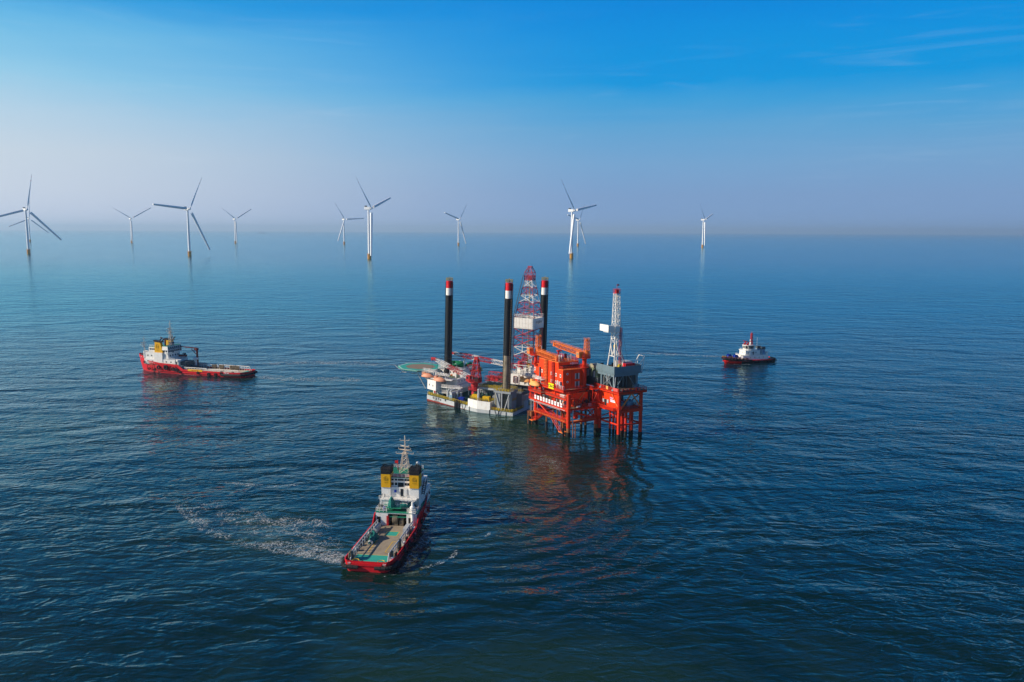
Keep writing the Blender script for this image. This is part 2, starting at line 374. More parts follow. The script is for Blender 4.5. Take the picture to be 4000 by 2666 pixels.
    def blob(s, c, rx, ry, rz, seed=0, amp=0.25, n=14, k=8, flat=True):
        """lumpy covered heap"""
        rnd = random.Random(seed); vs = []; ph = [rnd.uniform(0, 6.28) for _ in range(8)]
        for j in range(k+1):
            b = (PI/2)*j/k if flat else PI*j/k-PI/2
            for i in range(n):
                a = 2*PI*i/n
                cb, sb = math.cos(b)**0.55, math.copysign(abs(math.sin(b))**0.75, math.sin(b)); f = 1+amp*(0.5*math.sin(3*a+ph[0]+2*b)+0.3*math.sin(5*a+ph[1])+0.4*math.sin(2*a+4*b+ph[2]))+amp*0.3*rnd.uniform(-1, 1)
                vs.append((c[0]+rx*f*cb*math.cos(a), c[1]+ry*f*cb*math.sin(a), c[2]+rz*sb*(1+amp*0.8*math.sin(2*a+ph[3]))))
        fs = [(j*n+i, j*n+(i+1) % n, (j+1)*n+(i+1) % n, (j+1)*n+i) for j in range(k) for i in range(n)]
        return s.add(vs, fs)
    def torus(s, c, Rr, r, axis='Y', n=12, k=6):
        vs = []
        for i in range(n):
            a = 2*PI*i/n
            for j in range(k):
                b = 2*PI*j/k; q = Rr+r*math.cos(b); u, v_, w_ = q*math.cos(a), q*math.sin(a), r*math.sin(b)
                p = {'Z': (u, v_, w_), 'Y': (u, w_, v_), 'X': (w_, u, v_)}[axis]; vs.append((c[0]+p[0], c[1]+p[1], c[2]+p[2]))
        return s.add(vs, [(i*k+j, ((i+1) % n)*k+j, ((i+1) % n)*k+(j+1) % k, i*k+(j+1) % k) for i in range(n) for j in range(k)])

def link_mesh(name, mb, mats, parent=None, off=(0, 0, 0), label=None, smooth=False):
    me = bpy.data.meshes.new(name); ox, oy, oz = off
    me.from_pydata([(x-ox, y-oy, z-oz) for x, y, z in mb.v], [], mb.f)
    for m in (mats if isinstance(mats, (list, tuple)) else [mats]): me.materials.append(m)
    me.polygons.foreach_set('material_index', mb.mi)
    if smooth: me.polygons.foreach_set('use_smooth', [True]*len(me.polygons))
    me.update()
    if smooth: me.set_sharp_from_angle(angle=R(38))
    o = bpy.data.objects.new(name, me); COL.objects.link(o)
    if parent is not None: o.parent = parent
    if label: o['label'] = label
    return o

SPLIT = {'deck_fittings': ('deck_fitting', 0.03), 'deck_machinery': ('machine', 0.03), 'fender_pipe': ('fender_pipe', 0.02), 'draught_mark': ('draught_mark', 0.1), 'pump_caisson': ('pump_caisson', 0.0),
         'hose': ('hose', 0.3), 'post': ('post', 0.3), 'drill_floor_equipment': ('drill_floor_unit', 0.0), 'cantilever_beam': ('cantilever_beam', 0.0), 'boat_stair': ('boat_stair', 0.6),
         'stair': ('stair', 0.8), 'boat_landing': ('boat_landing', 0.3), 'valve_tree': ('valve_tree', 0.05), 'floor_machinery': ('floor_machine', 0.0), 'machinery_skid': ('machinery_skid', 0.0),
         'railing': ('railing', 1.2), 'deck_railing': ('deck_railing', 1.5), 'walkway_railing': ('walkway_railing', 1.2), 'roof_railing': ('roof_railing', 1.2), 'deck_patch': ('deck_patch', 0.3), 'fire_monitor': ('fire_monitor', 0.5),
         'ladder': ('ladder', 0.8), 'deckhouse': ('deckhouse', 0.5), 'doorway': ('doorway', 0.1), 'side_platform': ('side_platform', 0.8), 'guy_wire': ('guy_wire', 0.0), 'hull_rib': ('hull_rib', 0.1), 'radio_mast': ('aerial', 0.0),
         'riser_pipe': ('riser_pipe', 0.2), 'exhaust_trunk': ('exhaust_trunk', 0.1), 'diagonal_brace': ('diagonal_brace', 0.1), 'pipe_bend': ('pipe_bend', 0.1), 'vent_duct': ('vent_duct', 0.1), 'brace': ('brace', 0.0),
         'machinery_house': ('machinery_house', 0.3), 'bow_rail': ('bow_rail', 0.6), 'name_mark': ('name_lettering', 0.5), 'inner_bulkhead': ('inner_bulkhead', 0.1), 'drill_floor_gear': ('drill_floor_gear', 0.05), 'winch': ('winch', 0.1)}
def clusters(mb, gap):
    """the separate pieces of a mesh: connected shapes whose boxes come within the gap of one another stay together"""
    n = len(mb.v); par = list(range(n))
    def find(i):
        while par[i] != i: par[i] = par[par[i]]; i = par[i]
        return i
    for f in mb.f:
        a = find(f[0])
        for i in f[1:]: par[find(i)] = a
    comp = {}
    for i, v in enumerate(mb.v):
        c = comp.setdefault(find(i), [list(v), list(v)])
        for k in range(3): c[0][k] = min(c[0][k], v[k]); c[1][k] = max(c[1][k], v[k])
    ks = list(comp); pc = {k: k for k in ks}
    def fc(k):
        while pc[k] != k: k = pc[k]
        return k
    for i, a in enumerate(ks):
        A = comp[a]
        for b in ks[i+1:]:
            B = comp[b]
            if all(A[0][k]-gap <= B[1][k] and B[0][k]-gap <= A[1][k] for k in range(3)):
                ra, rb = fc(a), fc(b)
                if ra != rb: pc[rb] = ra
    out = {}
    for fi, f in enumerate(mb.f):
        r_ = fc(find(f[0])); m, mp = out.setdefault(r_, (MB(), {})); g = []
        for i in f:
            if i not in mp: mp[i] = len(m.v); m.v.append(mb.v[i])
            g.append(mp[i])
        m.f.append(tuple(g)); m.mi.append(mb.mi[fi])
    return [m for m, _ in out.values()]

class Thing:
    """an Empty at the thing's base; coordinates of its parts are written in the frame of what it stands on"""
    def __init__(s, name, label, cat, frame=None, base=(0, 0, 0), group=None):
        s.base = Vector(base); s.frame = frame or Matrix.Identity(4)
        s.o = bpy.data.objects.new(name, None); COL.objects.link(s.o); s.o.empty_display_size = 1.0
        s.o.matrix_world = s.frame @ Matrix.Translation(s.base); tag(s.o, label, cat, group)
    def part(s, name, mb, mats, parent=None, label=None, smooth=False):
        if name in SPLIT:
            new, gap = SPLIT[name]; r_ = None
            for piece in clusters(mb, gap):
                o = link_mesh(new, piece, mats, parent if parent is not None else s.o, s.base, label, smooth); r_ = r_ or o
            return r_
        return link_mesh(name, mb, mats, parent if parent is not None else s.o, s.base, label, smooth)
def children(o): return list(o.children)
def copy_tree(o, parent=None):
    c = o.copy(); COL.objects.link(c); c.parent = parent
    for ch in children(o): copy_tree(ch, c)
    return c
def copy_thing(th, frame, base, label, group=None):
    c = copy_tree(th.o); c.matrix_world = frame @ Matrix.Translation(base); c['label'] = label
    if group: c['group'] = group
    return c
_txt = {}
def text_mb(body, size, bold=0.0):
    cu = bpy.data.curves.new('lettering_curve', 'FONT'); cu.body = body; cu.size = size; cu.align_x = 'CENTER'; cu.align_y = 'CENTER'; cu.extrude = 0.01; cu.offset = bold; cu.resolution_u = 2
    ob = bpy.data.objects.new('lettering_tmp', cu); COL.objects.link(ob)
    dg = bpy.context.evaluated_depsgraph_get(); me = bpy.data.meshes.new_from_object(ob.evaluated_get(dg))
    vs = [tuple(v.co) for v in me.vertices]; fs = [tuple(p.vertices) for p in me.polygons]
    bpy.data.objects.remove(ob); bpy.data.curves.remove(cu); bpy.data.meshes.remove(me)
    return vs, fs
def lettering(mb, body, size, c, right, up=(0, 0, 1), bold=0.0):
    """flat raised letters; 'right' is the reading direction on the wall"""
    vs, fs = text_mb(body, size, bold); c = Vector(c); r = Vector(right).normalized(); u = Vector(up).normalized(); n = r.cross(u)
    return mb.add([c+r*x+u*y+n*z for x, y, z in vs], fs)
def frame_at(x, y, xd, z=0.0, tilt=0.0):
    a = math.atan2(xd[1], xd[0])
    return Matrix.Translation((x, y, z)) @ Matrix.Rotation(a, 4, 'Z') @ Matrix.Rotation(tilt, 4, 'Y')

# ---------------------------------------------------------------- wind turbines
AX = Vector((0.857, -0.515, 0)).normalized()
EX = Vector((0.515, 0.857, 0)).normalized()
Z = Vector((0, 0, 1))
HUB = 132.0
def turbine_proto():
    th = Thing('wind_turbine', 'x', 'wind turbine', None, (0, 0, 0))
    m = MB(); m.cyl(0, 0, -3, 12.5, 4.6, 4.6, 28)
    for i in range(8):
        a = i*PI/4; m.bar((4.8*math.cos(a), 4.8*math.sin(a), -1), (4.8*math.cos(a), 4.8*math.sin(a), 12), 0.28, 5)
    m.cyl(0, 0, 3.5, 4.1, 5.0, 5.0, 28)
    f = th.part('foundation', m, TPY)
    m = MB(); m.cyl(0, 0, 12.6, 13.1, 6.0, 6.0, 24); ring = [(5.9*math.cos(i*PI/8), 5.9*math.sin(i*PI/8), 13.1) for i in range(16)]
    m.rail(ring, 1.4, 0.12, 3, 2, True); th.part('platform', m, TPY, f)
    m = MB(); m.lathe([(3.4, 13.1), (3.3, 40), (3.0, 75), (2.6, 105), (2.25, 128.5)], 32)
    th.part('tower', m, PURE, smooth=True)
    m = MB(); c = Vector((0, 0, HUB)); a = AX
    def nb(l0, l1, wd, z0, z1):
        vs = [c+a*l+EX*e+Z*z for l in (l0, l1) for e in (-wd, wd) for z in (z0, z1)]
        m.add(vs, [(0, 1, 3, 2), (4, 6, 7, 5), (0, 4, 5, 1), (2, 3, 7, 6), (1, 5, 7, 3), (0, 2, 6, 4)])
    nb(-11, 5, 3.1, -3.6, 3.2); nb(-10, -3, 2.4, -4.6, -3.6)
    na = th.part('nacelle', m, PURE)
    m = MB(); nb(-9.5, -5.5, 2.8, 3.3, 6.6); th.part('cooler', m, DGREY, na)
    m = MB(); hubc = c+a*8.2
    prof = [(2.0, -3.2), (2.6, -2.4), (2.9, -1), (2.9, 1.2), (2.4, 2.4), (1.3, 3.4), (0.2, 3.8)]
    n = 20
    vs = [hubc+a*z+(EX*math.cos(2*PI*i/n)+Z*math.sin(2*PI*i/n))*r for r, z in prof for i in range(n)]
    m.add(vs, [(j*n+i, j*n+(i+1) % n, (j+1)*n+(i+1) % n, (j+1)*n+i) for j in range(len(prof)-1) for i in range(n)]+[tuple(range(n))])
    th.part('hub', m, PURE, smooth=True)
    # blade: swept aerofoil loft, along +Z from the hub, pre-bent towards the wind
    m = MB(); L = 108.0; secs = []; K = 10
    st = [(0.0, 2.1, 2.1, 90), (0.03, 2.1, 2.1, 80), (0.08, 4.2, 2.0, 40), (0.18, 5.6, 1.15, 22), (0.3, 5.0, 0.8, 14), (0.5, 3.6, 0.5, 8), (0.7, 2.5, 0.32, 4), (0.79, 2.05, 0.27, 3), (0.84, 1.8, 0.24, 3), (0.90, 1.5, 0.2, 2), (0.94, 1.25, 0.16, 2), (0.985, 0.8, 0.12, 1), (1.0, 0.15, 0.05, 0)]
    for f, ch, th_, tw in st:
        z = 1.2+f*(L-1.2); bx = 5.0*f*f; ring = []; sw = -3.0*f*f
        ca, sa = math.cos(R(tw)), math.sin(R(tw))
        for i in range(K):
            an = 2*PI*i/K; cx = math.cos(an); sy = math.sin(an)
            x = (0.74 if f > 0.05 else 1.0)*ch*(0.5*cx+(0.18 if f > 0.05 else 0)); y = th_*0.5*sy*(1 if cx > 0 else (1 if f < 0.05 else 0.6))
            ring.append(EX*(x*ca-y*sa+sw)+AX*(x*sa+y*ca+bx)+Z*z)
        secs.append(ring)
    vs = [v for r_ in secs for v in r_]
    for j in range(len(secs)-1):
        m.mat(1 if j in (7, 9, 11) else 0)
        m.f += [(j*K+i, j*K+(i+1) % K, (j+1)*K+(i+1) % K, (j+1)*K+i) for i in range(K)]; m.mi += [m.cur]*K
    m.v = [tuple(v) for v in vs]; m.f.append(tuple(range((len(secs)-1)*K, len(secs)*K))); m.mi.append(0)
    for i in range(3):
        b = th.part('blade', m, [PURE, paint('blade_band_red', (0.5, 0.02, 0.03), 0.4, 0.1)], smooth=True) if i == 0 else th.o.children[-1]
        if i: b = b.copy(); COL.objects.link(b); b.parent = th.o
        b.location = hubc; b['k'] = i
    return th
def set_rotor(o, deg):
    for b in o.children:
        if 'k' in b.keys():
            ang = R(deg+120*b['k'])
            # seen from the front (viewer looks along -AX) a clockwise turn carries +Z towards EX
            b.matrix_basis = Matrix.Translation(b.location) @ Matrix.Rotation(R(6.5), 4, -EX) @ Matrix.Rotation(ang, 4, -AX)
TP = turbine_proto()
TURB = [(-1450.3, 2468.7, 15, 'tall white turbine nearest the left edge of the view, hiding part of a farther one'),
        (-2765.6, 4730.2, 9, 'small far turbine seen just behind the tall one at the left edge'),
        (-2055.2, 4453.2, -58, 'small far turbine with a wide Y of blades between the two tall left ones'),
        (-910.9, 2323.2, 34, 'tall turbine standing behind the red and white supply ship with the mast at its bow'),
        (-1507.4, 4489.2, -56, 'small far turbine just right of the second tall one'),
        (-894.2, 4386.3, -33, 'small far turbine close to the left of the third tall one'),
        (-375.5, 2161.2, -44, 'tall turbine left of the jack-up rig legs, one blade pointing steeply up left'),
        (-275.1, 4206.0, 44, 'small far turbine above the leftmost black leg of the rig'),
        (164.7, 2296.0, -38, 'tall turbine right of the drilling derrick, with a smaller one close behind it'),
        (328.4, 4142.6, 40, 'small far turbine half hidden behind the tall one right of the derrick'),
        (904.2, 3922.7, -43, 'rightmost turbine, small and standing alone on the right')]
for i, (x, y, dg, lab) in enumerate(TURB):
    o = TP.o if i == 0 else copy_tree(TP.o)
    o.location = (x, y, 0); o['label'] = lab; o['group'] = 'offshore wind turbines along the horizon'
    set_rotor(o, dg); o.rotation_euler[2] = R({2: -11, 3: 8, 5: -9, 6: 15, 8: -3}.get(i, 0))
for o in COL.objects:
    if 'k' in o.keys(): del o['k']
# ================================================================ jack-up drilling rig
RF = frame_at(0.4, 327.5, (0.905, -0.425), 0.0, R(1.5))
HULL = [(0, 0), (-16.5, 0), (-47.7, 11.8), (-51.4, 18.6), (-51.4, 27), (-47.7, 33.8), (-16.5, 45.6), (0, 45.6)]
DK = 1.3
rig = Thing('jackup_rig', 'white and grey three-legged jack-up drilling rig with green helideck, left of the orange platform', 'drilling rig', RF, (0, 0, 0))
m = MB(); m.mat(1).prism(HULL, -6, -0.55); m.mat(0).prism(HULL, -0.55, DK)
hull = rig.part('hull', m, [GREY, ANTI])
m = MB(); inner = [(x*0.992-0.2, y*0.985+0.35) for x, y in HULL]; m.prism(inner, DK+0.004, DK+0.03)
for i in range(9): m.bar((-15.5+i*0.1, 2, 0), (-15.5, 2, 0), 0.01, 3)
rig.part('main_deck', m, paint('rig_deck_green', (0.02, 0.10, 0.085), 0.7, 0.6, (0.06, 0.07, 0.06), 0.4, False))
# white bulwark of the port sponson
m = MB(); bw = [(-21.8, 1.9), (-16.5, -0.08), (-10.8, -0.08)]
for (a, b) in zip(bw, bw[1:]):
    d = Vector((b[0]-a[0], b[1]-a[1], 0)).normalized(); n = Vector((-d.y, d.x, 0))*0.5
    m.prism([a, b, (b[0]+n.x, b[1]+n.y), (a[0]+n.x, a[1]+n.y)], DK-0.25, 4.5)
m.box(-10.85, -10.4, -0.08, 4.8, DK+0.03, 4.5)
rig.part('bulwark', m, WHITE)
m = MB(); m.prism([(-21.4, 2.3), (-16.5, 0.42), (-11.0, 0.42), (-11.0, 9), (-21.4, 9)], 3.9, 4.2)
m.box(-21.4, -21.1, 2.6, 9, DK+0.05, 3.9)
rig.part('side_deck', m, DGREY)
# hull name
m = MB(); e = Vector((31.2, -11.8, 0)).normalized(); nn = Vector((-e.y, e.x, 0))*-1
c0 = Vector((-41.2, 9.34, 0.45))+nn*-0.0
c0 = Vector((-41.2, 11.8-(6.5)*11.8/31.2, 0.55))+Vector((e.y, -e.x, 0))*0.05
lettering(m, '中 油 海 8', 1.35, c0, e, bold=0.03)
rig.part('name_lettering', m, INK, hull)
m = MB(); lettering(m, 'ZHONGYOUHAI', 0.5, c0+Vector((0, 0, -0.9)), e); rig.part('small_name_lettering', m, INK, hull)
m = MB()
for i in range(4): m.box(-47.72, -47.5, 11.72-0.0, 11.8, -0.3+i*0.45, -0.1+i*0.45)
rig.part('draught_mark', m, WHITE, hull); m = MB()
for q in (0.62, 0.86):
    x = -47.7+31.2*q; y = 11.8-11.8*q; m.bar((x, y-0.12, DK), (x, y-0.12, -2), 0.12, 6)
m.bar((-3, -0.12, DK), (-3, -0.12, -2), 0.12, 6); m.bar((-10.6, -0.12, DK), (-10.6, -0.12, -2), 0.14, 6)
rig.part('fender_pipe', m, BLACK, hull)

# legs: thick tubes with toothed racks
def leg(cx, cy, top, lab, worn=0.0, ra=(-0.28, 0.33)):
    m = MB(); rr = 1.42
    m.mat(2).cyl(cx, cy, top-3.2, top, rr, rr, 36); m.mat(3).cyl(cx, cy, top-6.4, top-3.2, rr, rr, 36)
    wz = 24.0 if worn else 6.0
    m.mat(0).cyl(cx, cy, wz, top-6.4, rr, rr, 36); m.mat(1).cyl(cx, cy, -30, wz, rr, rr, 36)
    L_ = rig.part('leg', m, [LEGB, LEGW, RED, WHITE], None, lab)
    for p in L_.data.polygons: p.use_smooth = abs(p.normal.z) < 0.5
    L_.data.set_sharp_from_angle(angle=R(38))
    m = MB()
    for a in ra:
        for sgn in (0, PI):
            an = a*PI/2+sgn; c, s_ = math.cos(an), math.sin(an); z = 2.0
            m.bar((cx+c*(rr+0.08), cy+s_*(rr+0.08), 2), (cx+c*(rr+0.08), cy+s_*(rr+0.08), top-0.3), 0.16, 4)
            while z < top-0.6:
                m.mat(1 if (top-6.4 > z) else 0)
                m.bar((cx+c*(rr+0.02), cy+s_*(rr+0.02), z), (cx+c*(rr+0.36), cy+s_*(rr+0.36), z), 0.17, 4); z += 0.75
            m.mat(0)
    rig.part('rack', m, [LEGB, RACK if worn else DGREY], L_)
    m = MB()
    pts = [(cx+1.5*math.cos(i*PI/5), cy+1.5*math.sin(i*PI/5), top) for i in range(10)]
    m.rail(pts, 1.3, 0.06, 3, 3, True); m.bar((cx, cy, top), (cx, cy, top+2.0), 0.09, 4)
    rig.part('railing', m, MUST, L_)
    return L_
leg(-43.5, 22.8, 51.7, 'black leg at the bow end, farthest left')
leg(-5.4, 4.6, 54.0, 'black leg nearest the camera, its lower third worn to bare steel', 1)
leg(-5.4, 42, 53.0, 'black leg behind the derrick')

# jack houses
for (cx, cy, lab) in ((-5.6, 4.8, 'grey jack house under the nearest leg'), (-5.6, 41, 'rear jack house')):
    m = MB()
    m.box(cx-3.6, cx-1.0, cy-3.3, cy+3.3, DK+0.04, 8.6); m.box(cx+1.4, cx+3.4, cy-1.6, cy+3.3, DK+0.04, 8.6)
    m.box(cx-1.0, cx+1.4, cy+2.2, cy+3.3, DK+0.04, 8.6)
    m.box(cx-4.0, cx+3.8, cy-3.6, cy-1.9, 8.62, 9.5); m.box(cx-4.0, cx+3.8, cy+1.9, cy+3.7, 8.62, 9.5); m.box(cx-4.0, cx-1.9, cy-1.9, cy+1.9, 8.62, 9.5); m.box(cx+1.9, cx+3.8, cy-1.9, cy+1.9, 8.62, 9.5)
    j = rig.part('jack_house', m, paint('jack_house_grey', (0.27, 0.29, 0.30), 0.55, 0.5), None, lab)
    m = MB(); m.bar((cx-3.0, cy-3.45, 8.6), (cx-0.6, cy-3.5, DK), 0.26, 6); m.bar((cx+3.0, cy-3.0, 8.6), (cx+1.0, cy-3.4, DK), 0.26, 6)
    m.bar((cx-0.1, cy-3.5, 8.6), (cx-0.1, cy-3.5, DK), 0.3, 6)
    rig.part('brace', m, GREY, j)
    m = MB(); m.rail([(cx-3.9, cy-3.5, 9.52), (cx+3.7, cy-3.5, 9.52), (cx+3.7, cy+3.6, 9.52), (cx-3.9, cy+3.6, 9.52)], 1.1, 0.06, 1.4, 3, True)
    for k in range(5): m.box(cx-3+k*1.3, cx-2.4+k*1.3, cy-3.3, cy-2.7, 9.52, 10.2)
    m.ladder(cx-3.2, cy-3.42, DK, 8.6); m.rail([(cx-5.0, cy-3.2, 5), (cx-3.7, cy-3.2, 5)], 1.0, 0.06, 1); m.rail([(cx+3.5, cy-1, 5.2), (cx+3.5, cy+3, 5.2)], 1.0, 0.06, 1)
    rig.part('railing', m, MUST, j)

# raised machinery block, catwalk and green pipe-rack roof
m = MB(); m.box(-24.5, -9.6, 12.5, 37, DK+0.04, 8.0); m.box(-9.6, -1.2, 10.8, 34, DK+0.04, 7.8)
for i in range(10): m.box(-24.6, -24.5, 13+i*2.4, 13.3+i*2.4, DK+0.1, 8.0)
for i in range(6): m.box(-24+i*2.4, -23.7+i*2.4, 12.4, 12.5, DK+0.1, 8.0)
rig.part('machinery_house', m, paint('dark_grey_house', (0.20, 0.23, 0.25), 0.6, 0.5))  # one dark grey paint all over, grime at random
m = MB(); m.box(-22.8, -9.4, 8.4, 12.4, 8.1, 8.45); m.box(-22.8, -9.4, 8.2, 8.45, 7.8, 8.5); rig.part('catwalk', m, GREY)
m = MB(); m.rail([(-22.8, 12.3, 8.46), (-22.8, 8.4, 8.46), (-9.6, 8.4, 8.46)], 1.2, 0.07, 0.9, 3); m.rail([(-22.8, 10.4, 8.46), (-9.6, 10.4, 8.46)], 1.2, 0.07, 0.9, 3)
rig.part('railing', m, MUST)
m = MB()
for i in range(6): m.slab([(-20.5+i*2, 9.0), (-19.5+i*2, 9.45), (-18.6+i*2, 9.0), (-18.6+i*2, 8.9), (-20.5+i*2, 8.9)], 11.4, 18.5)
rig.part('ribbed_roof', m, LGREEN)
m = MB()
rnd = random.Random(3)
for i in range(26):
    x = rnd.uniform(-23.5, -3); y = rnd.uniform(19.5, 35); h = rnd.uniform(0.8, 2.6); m.box(x, x+rnd.uniform(0.6, 2.2), y, y+rnd.uniform(0.6, 3), 8.02, 8.02+h)
for i in range(12): x = rnd.uniform(-22, -8); m.bar((x, 20+i, 8), (x, 20+i, 11+rnd.uniform(0, 2)), 0.08, 4)
rig.part('deck_machinery', m, DGREY)
m = MB(); m.boom((-23, 20.5, 10.2), (-12, 20.5, 10.2), 1.8, 1.8, 6, 0.1, 0.06); m.boom((-23, 24, 11.6), (-12, 24, 11.6), 1.8, 1.8, 6, 0.1, 0.06); m.box(-22, -17, 20, 21, 9.4, 11)
rig.part('pipe_rack', m, CRANE)
m = MB()
for i in range(14): m.bar((-24.3+i*1.05, 12.35, DK), (-24.3+i*1.05, 12.35, 8), 0.09, 5)
for z in (3, 5, 6.6): m.bar((-24, 12.2, z), (-10, 12.2, z), 0.14, 5)
m.box(-20, -18.6, 11, 12.2, DK+0.1, 4); m.box(-15, -13, 10.8, 12.2, DK+0.1, 5.2)
rig.part('pipework', m, GREY)
# main deck railings
m = MB()
P3 = lambda pts, z=DK: [(x, y, z) for x, y in pts]
m.rail(P3([(-47.5, 12.1), (-40, 9.3), (-32, 6.25), (-22, 2.5)]), 1.2, 0.07, 1.3)
m.rail(P3([(-10.2, 0.3), (-0.3, 0.3), (-0.3, 24)]), 1.2, 0.07, 1.3)
m.rail(P3([(-21.2, 2.6), (-16.5, 0.7), (-11.2, 0.7)], 4.5), 1.1, 0.06, 1.2); m.rail(P3([(-11.0, 0.7), (-11.0, 8.8)], 4.2), 1.1, 0.06, 1.2); m.rail(P3([(-21.2, 2.7), (-21.2, 8.8)], 4.2), 1.1, 0.06, 1.2)
m.rail(P3([(-9.4, 11.0), (-1.3, 11.0), (-1.3, 30)], 7.8), 1.1, 0.06, 1.3)
rig.part('deck_railing', m, MUST)
m = MB(); rnd = random.Random(11)
for i in range(40):
    q = rnd.random(); x = -47.3+24*q; y = 11.8-9.1*q+rnd.uniform(0.6, 1.6); s_ = rnd.uniform(0.3, 0.8); m.mat(rnd.choice((0, 1, 1, 2))).box(x, x+s_, y, y+s_, DK+0.04, DK+rnd.uniform(0.4, 1.3))
for i in range(26):
    x = rnd.uniform(-10, -1); y = rnd.uniform(0.8, 1.8) if i % 2 else rnd.uniform(2, 18); s_ = rnd.uniform(0.3, 0.9); m.mat(rnd.choice((0, 1, 2))).box(x if i % 2 else -2.0+rnd.uniform(0, 1), (x if i % 2 else -2.0)+s_, y, y+s_, DK+0.04, DK+rnd.uniform(0.4, 1.2))
rig.part('deck_fittings', m, [MUST, DGREY, BLACK])
# fire-pump caissons and hoses over the side
m = MB()
for k in range(4): x = -29.6+k*0.9; y = 11.8-(x+47.7)*11.8/31.2-0.35; m.bar((x, y, 2.6), (x, y, -4), 0.24, 8)
rig.part('pump_caisson', m, BLACK)
def catenary(a, b, sag, n=10): 
    a = Vector(a); b = Vector(b); return [a.lerp(b, i/n)+Vector((0, 0, -sag*4*(i/n)*(1-i/n))) for i in range(n+1)]
m = MB()
for x0, w_, s_ in ((-25.5, 2.4, 2.3), (-27.2, 1.0, 1.8), (-8.2, 2.0, 1.9), (-6.6, 1.3, 2.0), (-36, 0.6, 1.0)):
    yf = lambda x: (11.8-(x+47.7)*11.8/31.2 if x < -16.5 else 0)-0.15
    m.path(catenary((x0, yf(x0), DK+0.3), (x0+w_, yf(x0+w_), DK+0.3), s_), 0.09, 5)
rig.part('hose', m, BLACK)

# accommodation
m = MB(); m.box(-46.6, -36.4, 15.2, 34, DK+0.04, 5.9); m.prism([(-43.0, 11.4), (-36.4, 13.2), (-36.4, 15.2), (-46.6, 15.2)], 3.4, 3.6)
m.box(-46.8, -35.3, 16.6, 34, 6.0, 8.8)
acc = rig.part('accommodation_block', m, WHITE)
m = MB(); m.prism([(-47.7, 11.95), (-42.2, 9.9), (-41.5, 11.8), (-41.5, 16), (-47.7, 16)], 4.0, 8.3)
cb = rig.part('corner_block', m, WHITE, acc)
def wins(th, parent, pts, right, wd=0.5, ht=0.7, out=0.03, name='window'):
    r = Vector(right).normalized(); n = Vector((r.y, -r.x, 0))
    for p in pts:
        m = MB(); p = Vector(p)+n*out
        q = [p-r*wd/2-Z*ht/2, p+r*wd/2-Z*ht/2, p+r*wd/2+Z*ht/2, p-r*wd/2+Z*ht/2]
        m.add(q+[v-n*0.08 for v in q], [(0, 1, 2, 3), (0, 4, 5, 1), (1, 5, 6, 2), (2, 6, 7, 3), (3, 7, 4, 0)])
        th.part(name, m, GLASS, parent)
wins(rig, acc, [(-46.4, 11.46, 6.1), (-44.1, 10.62, 6.0)], (5.5, -2.05, 0), 0.45, 0.8)
wins(rig, acc, [(-35.3, 18.5+i*2.6, 7.5) for i in range(6)], (0, 1, 0), 0.5, 0.9)
wins(rig, acc, [(-40.8+i*1.5, 15.2, 4.9) for i in range(3)], (1, 0, 0), 0.6, 0.8)
m = MB(); m.box(-48, -36, 22, 35.5, 8.82, 11.9)
br = rig.part('bridge_house', m, WHITE)
m = MB(); m.box(-48.3, -35.7, 21.7, 35.8, 11.92, 12.1); m.box(-47, -44.5, 22.3, 24, 12.1, 14.4); rig.part('roof', m, GREY, br)
for yy in (30.2, 31.1, 32.0, 32.9, 33.8): wins(rig, br, [(-36, yy, 10.5)], (0, 1, 0), 0.7, 1.0)
wins(rig, br, [(-36, 26.4, 9.8)], (0, 1, 0), 0.6, 0.9); wins(rig, br, [(-46.5+i*1.6, 22, 10.6) for i in range(6)], (1, 0, 0), 0.5, 0.7)
m = MB(); m.box(-36, -33.2, 33.5, 37.5, 9.6, 9.9); m.rail([(-36, 33.6, 9.9), (-33.3, 33.6, 9.9), (-33.3, 37.4, 9.9)], 1.1, 0.06, 1.2); m.box(-34.4, -33.4, 35, 36.5, 9.9, 11.6); rig.part('bridge_wing', m, MUST, br)
for (x, z, w, h, mt) in ((-45.5, 2.4, 1.0, 2.0, CRANE), (-43.4, 2.3, 1.6, 1.6, GREY), (-40.6, 2.4, 1.1, 2.0, BLACK), (-38.6, 2.3, 1.0, 1.9, GREY), (-38.0, 4.9, 0.9, 1.9, SKYB), (-44.6, 7.4, 1.0, 1.6, GREY), (-40.4, 7.3, 0.9, 1.8, DGREY)):
    m = MB(); y_ = 16.6 if z > 6 else 15.2; m.box(x-w/2, x+w/2, y_-0.25, y_-0.005, z-h/2, z+h/2); rig.part('wall_locker', m, mt, acc)
m = MB(); m.box(-46.4, -36.8, 15.9, 16.55, 8.0, 8.7); m.box(-44, -42.6, 16.2, 16.55, 9.0, 10.6); m.box(-47.4, -36.4, 17.5, 21.9, 8.82, 8.95); rig.part('upper_deck', m, paint('olive_deck', (0.16, 0.19, 0.13), 0.7, 0.6), acc)
rnd = random.Random(61)
for i in range(18):
    x, y = rnd.uniform(-47, -37), rnd.uniform(17.8, 21.4); s_ = rnd.uniform(0.3, 0.9); m = MB(); m.box(x, x+s_, y, y+s_, 8.96, 9.1+rnd.uniform(0.5, 1.5)); rig.part('deck_locker', m, rnd.choice((WHITE, GREY, DGREY, OLIVE, ORANGE2)), acc)
